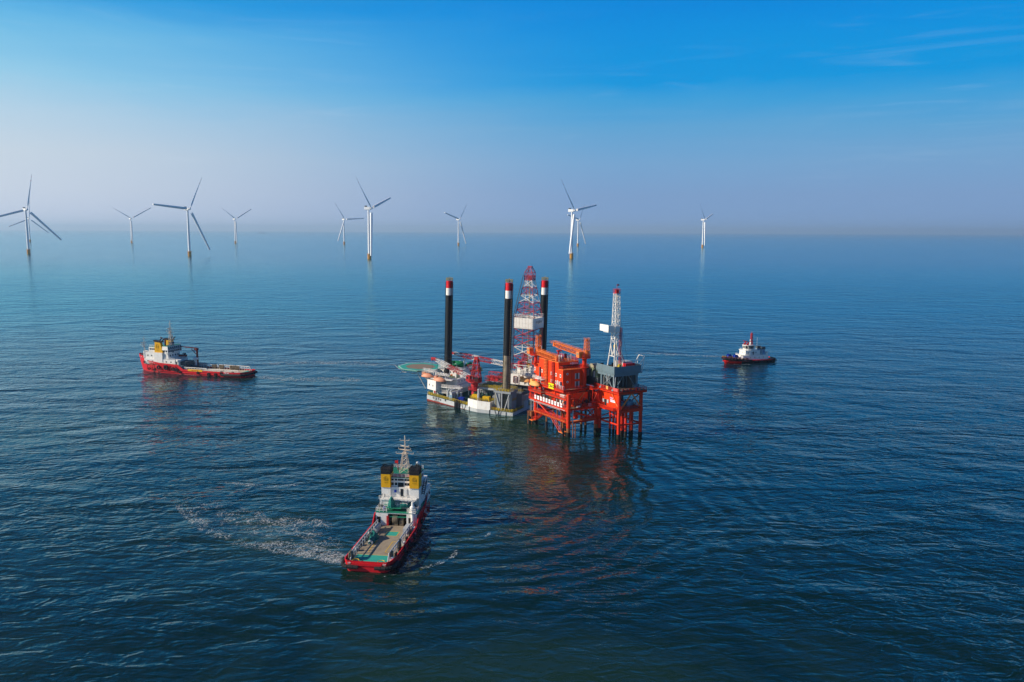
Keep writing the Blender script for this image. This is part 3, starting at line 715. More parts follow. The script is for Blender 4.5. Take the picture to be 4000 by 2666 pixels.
# walkways, columns
WK = [(-41.4, 11.3), (-37.2, 11.2), (-31.6, 12.6), (-31.4, 30)]
m = MB(); m.prism([(-41.4, 11.2), (-37.2, 11.1), (-31.2, 12.5), (-31.2, 30), (-36.3, 30), (-36.3, 15.1), (-41.4, 15.1)], 5.55, 5.85)
m.prism([(-41.4, 11.2), (-37.6, 11.5), (-36.0, 13.2), (-36.3, 15.1), (-41.4, 15.1)], 3.05, 3.3)
m.box(-46, -35.4, 11.6, 16.5, 8.85, 9.1); rig.part('walkway', m, WHITE, acc)
m = MB(); m.rail([(x, y, 5.85) for x, y in WK], 1.1, 0.06, 1.3, 4); m.rail([(-41.4, 11.3, 3.3), (-37.6, 11.6, 3.3), (-36.1, 13.2, 3.3)], 1.1, 0.06, 1.2); 
m.rail([(-51, 12.6, 10.9), (-45, 12.6, 10.9)], 1.1, 0.06, 1.2); m.rail([(-44, 12.4, 10.4), (-37, 12.2, 10.2)], 1.1, 0.06, 1.2)
m.rail([(-48, 21.9, 12.1), (-36, 21.9, 12.1), (-36, 35.6, 12.1)], 1.1, 0.05, 1.6)
rig.part('walkway_railing', m, WHITE, acc)
m = MB()
for x, y in ((-31.7, 13.4), (-31.7, 21)):
    m.bar((x, y, DK), (x, y, 5.6), 0.22, 8)
    for s_ in (-1, 1): m.bar((x, y, 3.8), (x-0.1, y+s_*1.9, 5.6), 0.13, 5)
m.bar((-37.4, 11.4, 0), (-37.4, 11.4, 6), 0.12, 6); m.bar((-42.9, 11.0, DK), (-42.9, 11, 13.6), 0.07, 5)
rig.part('post', m, WHITE, acc)
m = MB()
for x, y in ((-36.0, 9.9), (-34.6, 9.6)): m.path([(x, y, DK), (x, y, 4.6), (x+0.2, y+0.5, 5.1), (x+0.9, y+1.6, 5.3), (x+1.4, y+4.5, 5.3)], 0.38, 10)
m.path([(-31.2, 9.8, DK), (-31.2, 9.8, 4.9)], 0.42, 10)
rig.part('riser_pipe', m, GREY)
m = MB(); m.bar((-33.4, 7.8, 4.1), (-31, 13.8, 4.8), 0.75, 12); m.cyl(-30.0, 11, DK, 4.5, 0.45, 0.45, 10); m.box(-33.4, -32.0, 8.6, 9.8, DK+0.05, 3.4)
rig.part('exhaust_trunk', m, GREY)
m = MB(); m.blob((-43.5, 29.5, 12.1), 4.6, 5.0, 1.9, 4, 0.35); m.blob((-38.0, 33.2, 12.1), 1.5, 2.2, 1.4, 9, 0.3)
tp = link_mesh('tarpaulin', m, TARP); tp.data.transform(RF); tag(tp, 'bright green tarpaulin heaped over gear on the roof of the rig bridge', 'tarpaulin')
m = MB(); m.bar((-38, 28, 12), (-38, 28, 18.6), 0.16, 6); m.bar((-38.9, 28, 16.5), (-37.1, 28, 16.5), 0.07, 4); m.bar((-38, 26.8, 15.4), (-38, 29.2, 15.4), 0.07, 4)
rnd = random.Random(5)
for i in range(16): x, y = rnd.uniform(-47, -36.5), rnd.uniform(23, 35.4); m.bar((x, y, 12), (x, y, 12.8+rnd.uniform(0.3, 1.8)), rnd.choice((0.06, 0.12, 0.2)), 6)
rig.part('radio_mast', m, WHITE)
# helideck over the bow
HC = (-57.2, 21.6); HZ = 11.6
octp = lambda r, a0=PI/8: [(HC[0]+r*math.cos(a0+i*PI/4), HC[1]+r*math.sin(a0+i*PI/4)) for i in range(8)]
m = MB(); m.prism(octp(10.5), HZ-0.5, HZ); hd = rig.part('helideck', m, TEAL)
m = MB(); m.mat(0).prism(octp(10.3), HZ+0.002, HZ+0.006); m.mat(1).prism(octp(10.0), HZ+0.006, HZ+0.012); m.mat(2).prism(octp(7.0), HZ+0.014, HZ+0.018)
rig.part('landing_marking', m, [WHITE, TEAL, DIRTY], hd)
m = MB(); m.prism(octp(12.3), HZ-0.6, HZ-0.55); 
m = MB()
o1, o2 = octp(10.5), octp(11.9)
for i in range(8):
    j = (i+1) % 8; m.bar((*o2[i], HZ+0.1), (*o2[j], HZ+0.1), 0.07, 4); m.bar((*o1[i], HZ-0.4), (*o2[i], HZ+0.1), 0.08, 4)
    for k in range(1, 6):
        f = k/6; a = (o1[i][0]+(o1[j][0]-o1[i][0])*f, o1[i][1]+(o1[j][1]-o1[i][1])*f, HZ-0.4); b = (o2[i][0]+(o2[j][0]-o2[i][0])*f, o2[i][1]+(o2[j][1]-o2[i][1])*f, HZ+0.1); m.bar(a, b, 0.05, 4)
rig.part('safety_net', m, GREY, hd)
m = MB()
for yy in (-6, -2, 2, 6):
    y = HC[1]+yy; m.bar((HC[0]-8, y, HZ-0.7), (HC[0]+9, y, HZ-0.7), 0.16, 5); m.bar((HC[0]-6, y, HZ-2.2), (HC[0]+9, y, HZ-2.2), 0.13, 5)
    for k in range(8): x = HC[0]-7+k*2; m.bar((x, y, HZ-0.7), (x+1, y, HZ-2.2), 0.08, 4); m.bar((x+1, y, HZ-2.2), (x+2, y, HZ-0.7), 0.08, 4)
for x in (-6, 0, 6, 9): m.bar((HC[0]+x, HC[1]-7.5, HZ-2.2), (HC[0]+x, HC[1]+7.5, HZ-2.2), 0.14, 5); m.bar((HC[0]+x, HC[1]-8, HZ-0.7), (HC[0]+x, HC[1]+8, HZ-0.7), 0.14, 5)
for y in (-7, 0, 7): m.bar((HC[0]+3, HC[1]+y, HZ-2.2), (-51, HC[1]+y*0.8, 3), 0.2, 6)
m.bar((HC[0]+6, HC[1]-8, HZ-1.8), (-47.6, 14, 6.2), 0.16, 6); m.bar((HC[0]+6, HC[1]-8, HZ-1.8), (-47.6, 12.6, 9), 0.12, 6)
rig.part('support_truss', m, GREY, hd)
# cantilever and drill floor substructure
m = MB(); m.box(-6.6, 4.2, 11.2, 12.2, 10.9, 15.3); m.box(-6.6, 4.2, 12.2, 26, 14.6, 15.2); m.box(-6.4, -5.6, 12.2, 26, 10.9, 14.6)
cn = rig.part('drill_floor_substructure', m, WHITE)
m = MB(); m.path([(-5.2, 11.0, 11.6), (-5.2, 11.0, 14.3), (-3.6, 11.0, 14.3), (-3.6, 11.0, 11.6)], 0.14, 6); m.bar((-4.4, 11.0, 11.3), (-4.4, 11, 13.8), 0.12, 6); m.ladder(-3.0, 11.05, 10.9, 15.3)
rig.part('pipe_loop', m, MAROON, cn)
m = MB()
for x in (-6, -2, 2): 
    for y in (13, 24): m.box(x, x+0.6, y, y+0.6, 7.9, 10.9)
m.box(-7, 8, 13, 14.2, 8.6, 10.4); m.box(-7, 8, 22, 23.2, 8.6, 10.4); rnd = random.Random(8)
for i in range(22): x = rnd.uniform(-5, 4.5); y = rnd.uniform(12.5, 20); m.box(x, x+rnd.uniform(0.4, 1.5), y, y+rnd.uniform(0.3, 1), 8.0, 8.6+rnd.uniform(0.2, 2))
rig.part('cantilever_beam', m, DGREY)
m = MB(); m.rail([(-6.5, 11.3, 15.3), (4.1, 11.3, 15.3), (4.1, 25, 15.3)], 1.2, 0.07, 1.1, 3); rnd = random.Random(14)
for i in range(34):
    x = rnd.uniform(-5.5, 3.6); y = rnd.uniform(11.8, 16); s_ = rnd.uniform(0.25, 0.9); m.box(x, x+s_, y, y+s_, 15.25, 15.3+rnd.uniform(0.4, 2.4))
for i in range(14): x = rnd.uniform(-5, 4); m.bar((x, 12+i*0.3, 15.3), (x+rnd.uniform(-1, 1), 12.5+i*0.3, 17+rnd.uniform(0, 1.5)), 0.08, 4)
rig.part('drill_floor_equipment', m, WHITE)
m = MB(); m.cyl(-6.0, 19, 14, 19.6, 0.95, 0.95, 16); rig.part('crane_column', m, CRANE)

# derrick
dk = Thing('drilling_derrick', 'tall red and white lattice derrick with white wind walls, on the jack-up rig', 'derrick', RF, (-1.4, 16.2, 15.2))
CX, CY = -1.4, 16.2
m = MB(); m.mat(0)
m.tower((CX, CY), 15.3, 34.6, 4.5, 4.5, 4.5, 4.5, 5, 0.19, 0.13, [1, 0, 1, 0, 0])
m.tower((CX, CY), 39.2, 55.2, 4.4, 4.4, 1.7, 1.7, 5, 0.17, 0.11, [0, 0, 1, 0, 1])
dk.part('lattice_frame', m, [PINKR, WHITE])
m = MB(); m.tower((CX, CY), 55.2, 58.6, 1.7, 1.7, 1.7, 1.7, 2, 0.13, 0.08); m.tower((CX, CY), 58.6, 60.8, 1.7, 1.7, 0.5, 0.9, 1, 0.13, 0.08)
m.box(CX-0.9, CX+0.9, CY-0.5, CY+0.5, 60.8, 61.2); m.rail([(CX-1.8, CY-1.8, 55.3), (CX+1.8, CY-1.8, 55.3), (CX+1.8, CY+1.8, 55.3), (CX-1.8, CY+1.8, 55.3)], 1.8, 0.06, 0.9, 3, True); m.box(CX-1.8, CX+1.8, CY-1.8, CY+1.8, 55.1, 55.3); m.box(CX-0.9, CX+0.9, CY-0.5, CY+0.5, 55.3, 57.0)
dk.part('crown_block', m, PINKR)
m = MB(); w_ = 4.75
for k in range(4):
    a = [(-w_, -w_), (w_, -w_), (w_, w_), (-w_, w_)][k]; b = [(w_, -w_), (w_, w_), (-w_, w_), (-w_, -w_)][k]
    n = Vector((b[1]-a[1], a[0]-b[0], 0)).normalized()
    for i in range(7):
        for j in range(2):
            f0, f1 = i/7+0.004, (i+1)/7-0.004; pa = Vector((CX+a[0]+(b[0]-a[0])*f0, CY+a[1]+(b[1]-a[1])*f0, 34.7+j*2.25)); pb = Vector((CX+a[0]+(b[0]-a[0])*f1, CY+a[1]+(b[1]-a[1])*f1, 34.7+j*2.25)); u = Vector((0, 0, 2.2))
            m.add([pa, pb, pb+u, pa+u, pa-n*0.1, pb-n*0.1, pb+u-n*0.1, pa+u-n*0.1], [(0, 1, 2, 3), (7, 6, 5, 4), (0, 4, 5, 1), (2, 6, 7, 3), (1, 5, 6, 2), (3, 7, 4, 0)])
    A = Vector((CX+a[0], CY+a[1], 39.2)); B = Vector((CX+b[0], CY+b[1], 39.2)); m.rail([A, B], 1.3, 0.07, 1.2, 2)
    m.bar(A-Vector((0, 0, 4.6)), A, 0.2, 5)
m.box(CX-w_, CX+w_, CY-w_, CY+w_, 35.0, 35.12)
ww = dk.part('wind_wall', m, WHITE)
m = MB(); lettering(m, '中油海 8', 1.6, (CX+w_+0.03, CY-0.2, 37.3), (0, 1, 0)); dk.part('name_lettering', m, INK, ww)
m = MB(); m.bar((CX+0.6, CY-1, 15.5), (CX+0.5, CY-1, 56), 0.16, 6); dk.part('guide_rail', m, MUST)
m = MB(); m.box(CX+0.2, CX+1.8, CY-1.3, CY-0.5, 17.2, 19.8); bk = dk.part('travelling_block', m, YELLOW)
m = MB()
for i in range(3): m.slab([(CX+0.2, 17.3+i*0.8), (CX+1.8, 18.1+i*0.8), (CX+1.8, 18.4+i*0.8), (CX+0.2, 17.6+i*0.8)], CY-1.33, CY-1.30)
dk.part('hazard_stripes', m, BLACK, bk)
m = MB(); m.path([(CX-4.9, CY-4.9, 15.3), (CX-4.9, CY-4.9, 39.5), (CX-2.1, CY-2, 57.5)], 0.16, 5); m.bar((CX+0.2, CY+1, 15.5), (CX+0.2, CY+1, 56), 0.09, 5); m.bar((CX-0.6, CY-0.8, 20), (CX-0.2, CY-0.5, 56), 0.06, 4)
for i in range(6): m.bar((CX-3+i*0.9, CY+3, 16), (CX-3+i*0.9, CY+3, 34.5), 0.08, 4)
m.ladder(CX+4.6, CY+3.6, 15.3, 34)
dk.part('standpipe', m, DGREY)
m = MB(); m.box(CX-3.6, CX-1.6, CY-3.8, CY-2.0, 15.3, 17.6); m.box(CX-0.6, CX+0.6, CY-2.6, CY-1.6, 15.3, 18.2); m.tower((CX+1.2, CY+1), 15.3, 27, 0.8, 0.8, 0.8, 0.8, 6, 0.06, 0.04); m.cyl(CX+3, CY-3, 15.3, 18.5, 0.5, 0.5, 10)
dk.part('drill_floor_gear', m, WHITE)

for c_ in dk.o.children_recursive:
    for v in c_.data.vertices:
        if v.co.z > 24.0: v.co.z = 24.0+(v.co.z-24.0)*0.97
# rig cranes
cr = Thing('pedestal_crane', 'red crane on the near side of the rig, boom resting over the white accommodation', 'crane', RF, (-21.9, 7.8, 4))
m = MB(); m.lathe([(1.2, 4.2), (1.2, 8.6), (1.5, 8.8), (1.5, 10.6)], 22, (-21.9, 7.8, 0)); cr.part('pedestal', m, CRANE)
m = MB(); m.cyl(-21.9, 7.8, 10.6, 11.0, 3.1, 3.1, 18); cr.part('turntable', m, CRANE)
m = MB(); m.rail([(-21.9+3*math.cos(i*PI/6), 7.8+3*math.sin(i*PI/6), 11) for i in range(12)], 1.1, 0.06, 2, 3, True); m.rail([(-24, 6, 7.4), (-20, 6, 7.4), (-20, 9.6, 7.4), (-24, 9.6, 7.4)], 1.1, 0.06, 2, 3, True); m.box(-24, -20, 6, 9.6, 7.2, 7.4); cr.part('railing', m, CRANE)
m = MB(); m.box(-24.9, -23.1, 5.4, 7.3, 11.0, 13.4); cab = cr.part('cab', m, CRANE); wins(cr, cab, [(-24.2, 5.4, 12.5)], (1, 0, 0), 0.8, 0.9); wins(cr, cab, [(-24.9, 6.3, 12.4)], (0, -1, 0), 0.9, 1.1)
m = MB(); m.tower((-21.5, 8.3), 11.0, 20.3, 2.0, 1.4, 0.75, 0.6, 4, 0.2, 0.12, None, True); m.box(-22.3, -20.7, 7.7, 8.9, 20.3, 21.4); m.bar((-22, 8, 18.2), (-25.2, 7, 17.6), 0.12, 5); m.bar((-25.2, 7, 17.6), (-22.6, 8, 13), 0.1, 5); cr.part('a_frame', m, CRANE)
m = MB(); m.box(-21.8, -19.6, 6.4, 8.0, 11, 12.6); m.cyl(-20.2, 9.6, 11, 12.4, 0.8, 0.8, 12); m.box(-22.8, -21.2, 8.8, 10.2, 11, 12.2); cr.part('winch', m, BLACK)
BT = Vector((-45.4, 14.0, 17.4))
m = MB(); m.boom((-23.6, 7.6, 12.0), BT, 1.6, 0.9, 20, 0.10, 0.06, [0, 0, 0, 1, 1, 1, 1, 0, 0, 0, 0, 1], 1.5); cr.part('boom', m, [WHITE, CRANE])
m = MB(); m.box(BT.x-1.6, BT.x+0.6, BT.y-0.5, BT.y+0.6, BT.z-0.3, BT.z+0.6); m.cyl(BT.x-1.2, BT.y, BT.z-0.8, BT.z-0.3, 0.4, 0.4, 8); cr.part('boom_head', m, CRANE)
m = MB(); m.bar((-21.5, 8.3, 21), BT, 0.05, 4); m.bar((-21.7, 7.9, 21), BT+Vector((2, -0.6, 0.3)), 0.05, 4); m.bar(BT+Vector((-1.2, 0, -0.5)), BT+Vector((-1.2, 0, -7.5)), 0.05, 4); m.bar(BT+Vector((2.0, -0.8, -0.8)), BT+Vector((2, -0.8, -7)), 0.05, 4); cr.part('hoist_cable', m, BLACK)

c2 = Thing('pedestal_crane', 'far crane of the rig, its boom lying level behind the near black leg', 'crane', RF, (-6.6, 24.5, 8))
m = MB(); m.cyl(-6.6, 24.5, 8, 15.2, 1.1, 1.1, 18); c2.part('pedestal', m, CRANE)
m = MB(); m.cyl(-6.6, 24.5, 15.2, 15.6, 2.4, 2.4, 16); c2.part('turntable', m, CRANE)
m = MB(); m.tower((-6.2, 24.7), 15.6, 22, 1.3, 1.1, 0.5, 0.5, 3, 0.16, 0.1, None, True); c2.part('a_frame', m, CRANE)
B2 = Vector((-42.5, 26.0, 18.6))
m = MB(); m.boom((-8.0, 24.5, 15.8), B2, 1.7, 1.0, 24, 0.11, 0.065, [0, 0, 1, 1, 0, 0, 1, 0, 0, 1], 1.7); c2.part('boom', m, [CRANE, WHITE])
m = MB(); m.box(B2.x-2.2, B2.x+0.8, B2.y-0.5, B2.y+0.5, B2.z-0.4, B2.z+0.5); c2.part('boom_head', m, CRANE)
m = MB(); m.bar((-6.3, 24.7, 22), B2, 0.05, 4); m.bar(B2+Vector((-1.6, 0, -0.4)), B2+Vector((-1.6, 0, -5)), 0.05, 4); c2.part('hoist_cable', m, BLACK)

# lifeboats
def lifeboat(frame, pos, ang, col, label, group, L_=5.9, W=2.9):
    th = Thing('lifeboat', label, 'lifeboat', frame @ Matrix.Translation(pos) @ Matrix.Rotation(ang, 4, 'Z'), (0, 0, 0), group)
    def ring(x, hw, zb, zt, n=14):
        out = []
        for i in range(n):
            a = 2*PI*i/n; c, s_ = math.cos(a), math.sin(a); out.append((x, hw*math.copysign(abs(c)**0.75, c), (zt if s_ > 0 else -zb)*math.copysign(abs(s_)**0.9, s_)))
        return out
    def loft(rs):
        m = MB(); n = len(rs[0]); m.v = [v for r_ in rs for v in r_]
        for j in range(len(rs)-1): m.f += [(j*n+i, j*n+(i+1) % n, (j+1)*n+(i+1) % n, (j+1)*n+i) for i in range(n)]
        m.f += [tuple(reversed(range(n))), tuple(range((len(rs)-1)*n, len(rs)*n))]; m.mi = [0]*len(m.f); return m
    h = W/2
    st = [(-0.5, 0.35, 0.3, 0.3), (-0.46, 0.72, 0.7, 0.75), (-0.3, 0.97, 1.0, 1.05), (0, 1.0, 1.05, 1.15), (0.25, 0.9, 1.0, 1.0), (0.42, 0.5, 0.8, 0.72), (0.5, 0.1, 0.5, 0.35)]
    th.part('hull', loft([ring(x*L_, h*w, h*zb*0.95, 0.02, 14) for x, w, zb, zt in st]), col, smooth=True)
    th.part('canopy', loft([ring(x*L_*0.96, h*w*0.93, 0.02, h*zt*1.05, 14) for x, w, zb, zt in st]), col, smooth=True)
    m = MB(); m.box(-0.47*L_, -0.22*L_, -h*0.45, h*0.45, h*0.75, h*1.45); co = th.part('conning_hatch', m, col)
    m = MB(); pts = [(x*L_, s_*(h*w+0.04), 0) for s_ in (1,) for x, w, _, _ in st]+[(x*L_, -(h*w+0.04), 0) for x, w, _, _ in reversed(st)]; m.path(pts+[pts[0]], 0.07, 5); th.part('rub_rail', m, BLACK)
    m = MB(); m.bar((-0.32*L_, 0, h), (-0.32*L_, 0, h*1.9), 0.05, 4); m.bar((0.3*L_, 0, h*0.8), (0.3*L_, 0, h*1.9), 0.05, 4); th.part('fall_wire', m, BLACK)
    return th
def davit(frame, pos, ang, label, col=WHITE, L_=6.6):
    th = Thing('davit', label, 'davit', frame @ Matrix.Translation(pos) @ Matrix.Rotation(ang, 4, 'Z'), (0, 0, 0), 'lifeboat davits')
    for x in (-0.33*L_, 0.33*L_):
        m = MB(); m.path([(x, 2.6, -1.8), (x, 1.5, 0.6), (x, 0.9, 2.2), (x, 0.1, 2.9)], 0.17, 6); m.path([(x, 2.6, -1.8), (x, 2.7, 2.0), (x, 0.9, 2.3)], 0.13, 6); th.part('davit_arm', m, col)
    m = MB(); m.box(-0.5*L_, 0.5*L_, 0.8, 2.8, 2.35, 2.5); m.bar((-0.34*L_, 2.6, -1.8), (0.34*L_, 2.6, -1.8), 0.15, 5); th.part('platform', m, col)
    m = MB(); m.rail([(-0.5*L_, 2.7, 2.5), (-0.5*L_, 0.85, 2.5), (0.5*L_, 0.85, 2.5), (0.5*L_, 2.7, 2.5)], 1.0, 0.06, 1.1, 3); th.part('railing', m, col)
    m = MB(); m.box(-1, -0.2, 1.6, 2.3, 2.5, 3.4); m.cyl(0.8, 1.9, 2.5, 3.3, 0.35, 0.35, 8); th.part('winch', m, GREY)
    return th
LG = 'enclosed lifeboats hung on davits'
lifeboat(RF, (-48.2, 13.0, 9.1), R(-4), PEACH, 'pinkish lifeboat at the left end of the rig, above the white corner wall', LG)
lifeboat(RF, (-41.2, 11.6, 8.2), R(-4), PEACH, 'pinkish lifeboat nearer the crane, second from the left', LG)
davit(RF, (-48.2, 13.2, 9.1), R(-4), 'white davit over the leftmost lifeboat'); davit(RF, (-41.2, 11.8, 8.2), R(-4), 'white davit over the second lifeboat from the left')
lifeboat(RF, (1.5, 8.6, 13.1), R(-4), PEACHO, 'orange lifeboat hung in front of the white drill floor wall', LG, 5.2, 2.7)
davit(RF, (1.5, 8.6, 13.1), R(-4), 'white davit in front of the drill floor', WHITE, 5.6)

# loose gear on the rig, each a thing of its own
def gearbox(name, frame, x, y, z, lx, ly, h, mat, label, cat, ribs=True, group=None, legs=0.0):
    th = Thing(name, label, cat, frame, (x, y, z), group)
    m = MB(); m.box(x-lx/2, x+lx/2, y-ly/2, y+ly/2, z+legs+0.05, z+legs+h); bd = th.part('body', m, mat)
    if ribs:
        m = MB(); k = max(3, int(lx/0.5))
        for i in range(k+1):
            q = x-lx/2+lx*i/k; m.box(q-0.05, q+0.05, y-ly/2-0.06, y-ly/2-0.005, z+legs+0.1, z+legs+h-0.05)
        th.part('rib', m, mat, bd)
    m = MB()
    for a in (-1, 1):
        for b in (-1, 1): m.box(x+a*(lx/2-0.12)-0.12, x+a*(lx/2-0.12)+0.12, y+b*(ly/2-0.12)-0.12, y+b*(ly/2-0.12)+0.12, z, z+legs+0.05)
    th.part('foot', m, mat); return th
WG = 'yellow winch housings on the sponson deck'
gearbox('winch_housing', RF, -19.3, 3.6, 4.2, 2.4, 1.6, 1.2, YELLOW, 'yellow housing left of the pale vent pipe on the rig sponson', 'winch', True, WG, 0.8)
gearbox('winch_housing', RF, -13.6, 2.9, 4.2, 3.0, 1.8, 1.2, YELLOW, 'yellow housing right of the pale vent pipe on the rig sponson', 'winch', True, WG, 0.8)
m = MB(); m.lathe([(0.62, 4.2), (0.48, 8.6), (0.62, 8.8), (0.5, 9.2)], 16, (-16.6, 1.6, 0)); vp = Thing('vent_pipe', 'tall pale grey vent pipe standing between two yellow housings', 'vent pipe', RF, (-16.6, 1.6, 4.2)); vp.part('pipe', m, GREY)
m = MB(); m.cyl(-16.6, 1.6, 4.2, 4.35, 1.0, 1.0, 14); vp.part('flange', m, GREY)
for i, (x, y, s) in enumerate(((-17.6, 5.8, 2), (-14.6, 6.6, 5), (-19.8, 6.6, 7))):
    m = MB(); m.blob((x, y, 4.2), 1.6, 1.3, 2.2, s, 0.25); o = link_mesh('covered_machine', m, DGREEN); o.data.transform(RF)
    tag(o, ('dark green covered machine behind the vent pipe on the sponson', 'dark green covered machine at the right end of the sponson deck', 'dark green covered machine beside the red crane pedestal')[i], 'machine', 'covered machines on the sponson')
gearbox('shipping_container', RF, -0.9+0.2, 13.5, DK+3.2, 3.0, 4.6, 2.4, paint('pale_mauve_container', (0.42, 0.36, 0.36), 0.6, 0.3), 'pale mauve container stacked on another beside the near leg', 'container')
gearbox('shipping_container', RF, -1.3, 13.5, DK+0.04, 2.6, 4.4, 2.9, GREY, 'lower pale grey container under the mauve one beside the near leg', 'container')
gearbox('shipping_container', RF, -28.8, 9.4, DK+0.04, 2.4, 1.8, 1.5, BLUE, 'small dark blue container on the open deck left of the red crane', 'container')
gearbox('tool_cabinet', RF, -33.3, 7.8, DK+0.04, 1.6, 1.0, 2.2, SKYB, 'pale blue cabinet by the rail under the white walkway', 'cabinet', False)
gearbox('deck_crate', RF, -9.0, 1.6, DK+0.04, 1.1, 0.8, 1.2, ORANGE, 'small orange crate against the yellow rail near the white bulwark', 'crate', False)
# ================================================================ orange production platform
PFm = frame_at(20.8, 293.7, (0.866, 0.5))
GP = 'jacket legs of the fixed platforms'
def pile_col(th, x, y, z1, r=0.72, body=ORANGE, name='jacket_leg', dark=1.8, r2=None, lab=None, parent=None, lo=None):
    m = MB(); m.mat(0).cyl(x, y, dark+(1.6 if lo else 0), z1, r, r2 or r, 20)
    if lo: m.mat(2).cyl(x, y, dark, dark+1.6, r, r, 20)
    m.mat(1).lathe([(r*1.02, -8), (r*1.06, 0), (r*1.14, dark*0.5), (r*1.04, dark)], 20, (x, y, 0))
    o = th.part(name, m, [body, MARINE, lo or body], parent, lab)
    for p in o.data.polygons: p.use_smooth = abs(p.normal.z) < 0.5
    o.data.set_sharp_from_angle(angle=R(38))
    return o
pl = Thing('production_platform', 'orange-red fixed platform on tubular legs, white number boards along its lower deck', 'platform', PFm, (0, 0, 0))
for x, y in ((0, 0), (13, 0.8), (0.2, 23), (13, 23)): pile_col(pl, x, y, 16.0, 0.75, ORANGE, lo=RUSTC if (x, y) == (13, 0.8) or (x, y) == (0, 0) else None)
for x, y in ((9.8, 5.8), (11.2, 5.0)): pile_col(pl, x, y, 10.0, 0.45, RUSTC, 'caisson', 2.4)
rnd = random.Random(2)
for i in range(7): pile_col(pl, 3.2+(i % 3)*1.9+0.4*(i//3), 9.5+(i//3)*3.4, 10.0, 0.28, RUSTC, 'riser', 1.6)
# jacket bracing
m = MB()
for a, b in (((0, 0), (0.2, 23)), ((0, 0), (13, 0.8)), ((13, 0.8), (13, 23)), ((0.2, 23), (13, 23)), ((0, 0), (13, 23))): m.bar((*a, 5.2), (*b, 5.2), 0.42, 12)
for a, b in (((0, 11.5), (0, 23)), ((13, 0.8), (13, 12))): m.bar((*a, 5.2), (*b, 10), 0.25, 8)
m.bar((0, 0.6, 8.9), (4, 8, 5.4), 0.2, 8); m.bar((0, 22, 9), (4, 15, 5.4), 0.2, 8); m.bar((13, 1, 9.5), (7, 1, 5.4), 0.22, 8); m.bar((0.3, 0.6, 9.4), (7, 0.8, 7.2), 0.12, 6)
pl.part('jacket_brace', m, ORANGE)
m = MB(); m.box(-1.1, 0.1, 1, 22.5, 5.62, 5.7); m.box(0.8, 12.4, -0.2, 0.9, 5.62, 5.7); pl.part('jacket_walkway', m, ORANGE2)
m = MB(); m.rail([(-1.1, 1, 5.7), (-1.1, 22.5, 5.7)], 1.1, 0.06, 1.2, 3); m.rail([(0.1, 1, 5.7), (0.1, 22.5, 5.7)], 1.1, 0.06, 1.4, 3); m.rail([(5, -0.2, 5.7), (12.4, -0.1, 5.7)], 1.1, 0.06, 1.3, 3); pl.part('walkway_railing', m, ORANGE)
m = MB(); m.stair((-1.5, 8.8, 5.6), (-1.5, 3.2, 1.7)); m.stair((-1.5, 15.5, 5.5), (-1.6, 19.2, 3.0)); m.stair((-1.6, 19.2, 3.0), (-1.6, 22.5, 2.2)); pl.part('boat_stair', m, ORANGE)
m = MB(); m.box(-2.2, 0.3, 0.6, 3.4, 1.5, 1.75); m.box(-2.3, -0.6, 21.5, 24, 1.9, 2.1); m.bar((-1.8, 3.2, 1.5), (-0.4, 0.8, 0.2), 0.14, 6); pl.part('boat_landing', m, ORANGE2)
m = MB()
for z in (1.0, 2.6, 4.2): m.bar((0.9, -1.6, z), (2.3, -1.3, z), 0.13, 6); m.bar((-1.3, 23.7, z+.5), (-2.1, 25.2, z+.5), 0.13, 6)
for x, y in ((0.9, -1.6), (2.3, -1.3), (1.6, -2.2), (-2.1, 25.2), (-1.3, 23.7)): m.bar((x, y, -1), (x, y, 5.3), 0.15, 6)
m.bar((0.9, -1.6, 5), (0, 0, 5.2), 0.14, 6); m.bar((2.3, -1.3, 5), (2.3, 0, 5.2), 0.14, 6); m.box(-1.8, 0, 23.2, 25.0, 3.2, 5.2)
pl.part('fender_frame', m, RUSTC)
for (x, y) in ((-1.3, 12.9), (-1.7, 1.0), (-1.9, 24.4)): pile_col(pl, x, y, 5.5, 0.28, RUSTC, 'fender_post', 0.2)
for (x, y) in ((-1.3, 12.9), (-1.7, 1.0), (-1.9, 24.4)):
    m = MB(); m.cyl(x, y, -3, 3.4, 0.5, 0.5, 14); pl.part('fender_sleeve', m, BLACK)
m = MB(); m.path([(1.2, -1.0, 3.6), (1.2, -1.0, 8.8), (1.6, -0.6, 9.8), (1.6, 0.2, 10.2)], 0.24, 8); pl.part('pump_pipe', m, GREY)
# lower deck
def deck(th, poly, z, name='lower_deck', t_=0.35, beam=0.75, mats=(DIRTY, ORANGE)):
    m = MB(); m.mat(0).prism([(x, y) for x, y in poly], z-0.02, z+0.0); n = len(poly); m.mat(1).prism(poly, z-t_, z-0.024)
    cx = sum(p[0] for p in poly)/n; cy = sum(p[1] for p in poly)/n
    for i in range(n):
        a, b = Vector((*poly[i], 0)), Vector((*poly[(i+1) % n], 0)); d = (b-a).normalized(); q = Vector((-d.y, d.x, 0))*0.22
        m.prism([(a.x, a.y), (b.x, b.y), (b.x+q.x, b.y+q.y), (a.x+q.x, a.y+q.y)], z-beam, z+0.12)
    return th.part(name, m, list(mats))
deck(pl, [(-0.5, -0.6), (14, -0.6), (14, 27.4), (-0.5, 27.4)], 10.5)
m = MB()
for y in range(1, 27, 4): m.box(0, 13.8, y, y+0.3, 9.3, 10.1)
for x in (0.1, 6.5, 12.8): m.box(x-0.2, x+0.2, 0, 27, 9.2, 9.9)
pl.part('deck_beam', m, ORANGE)
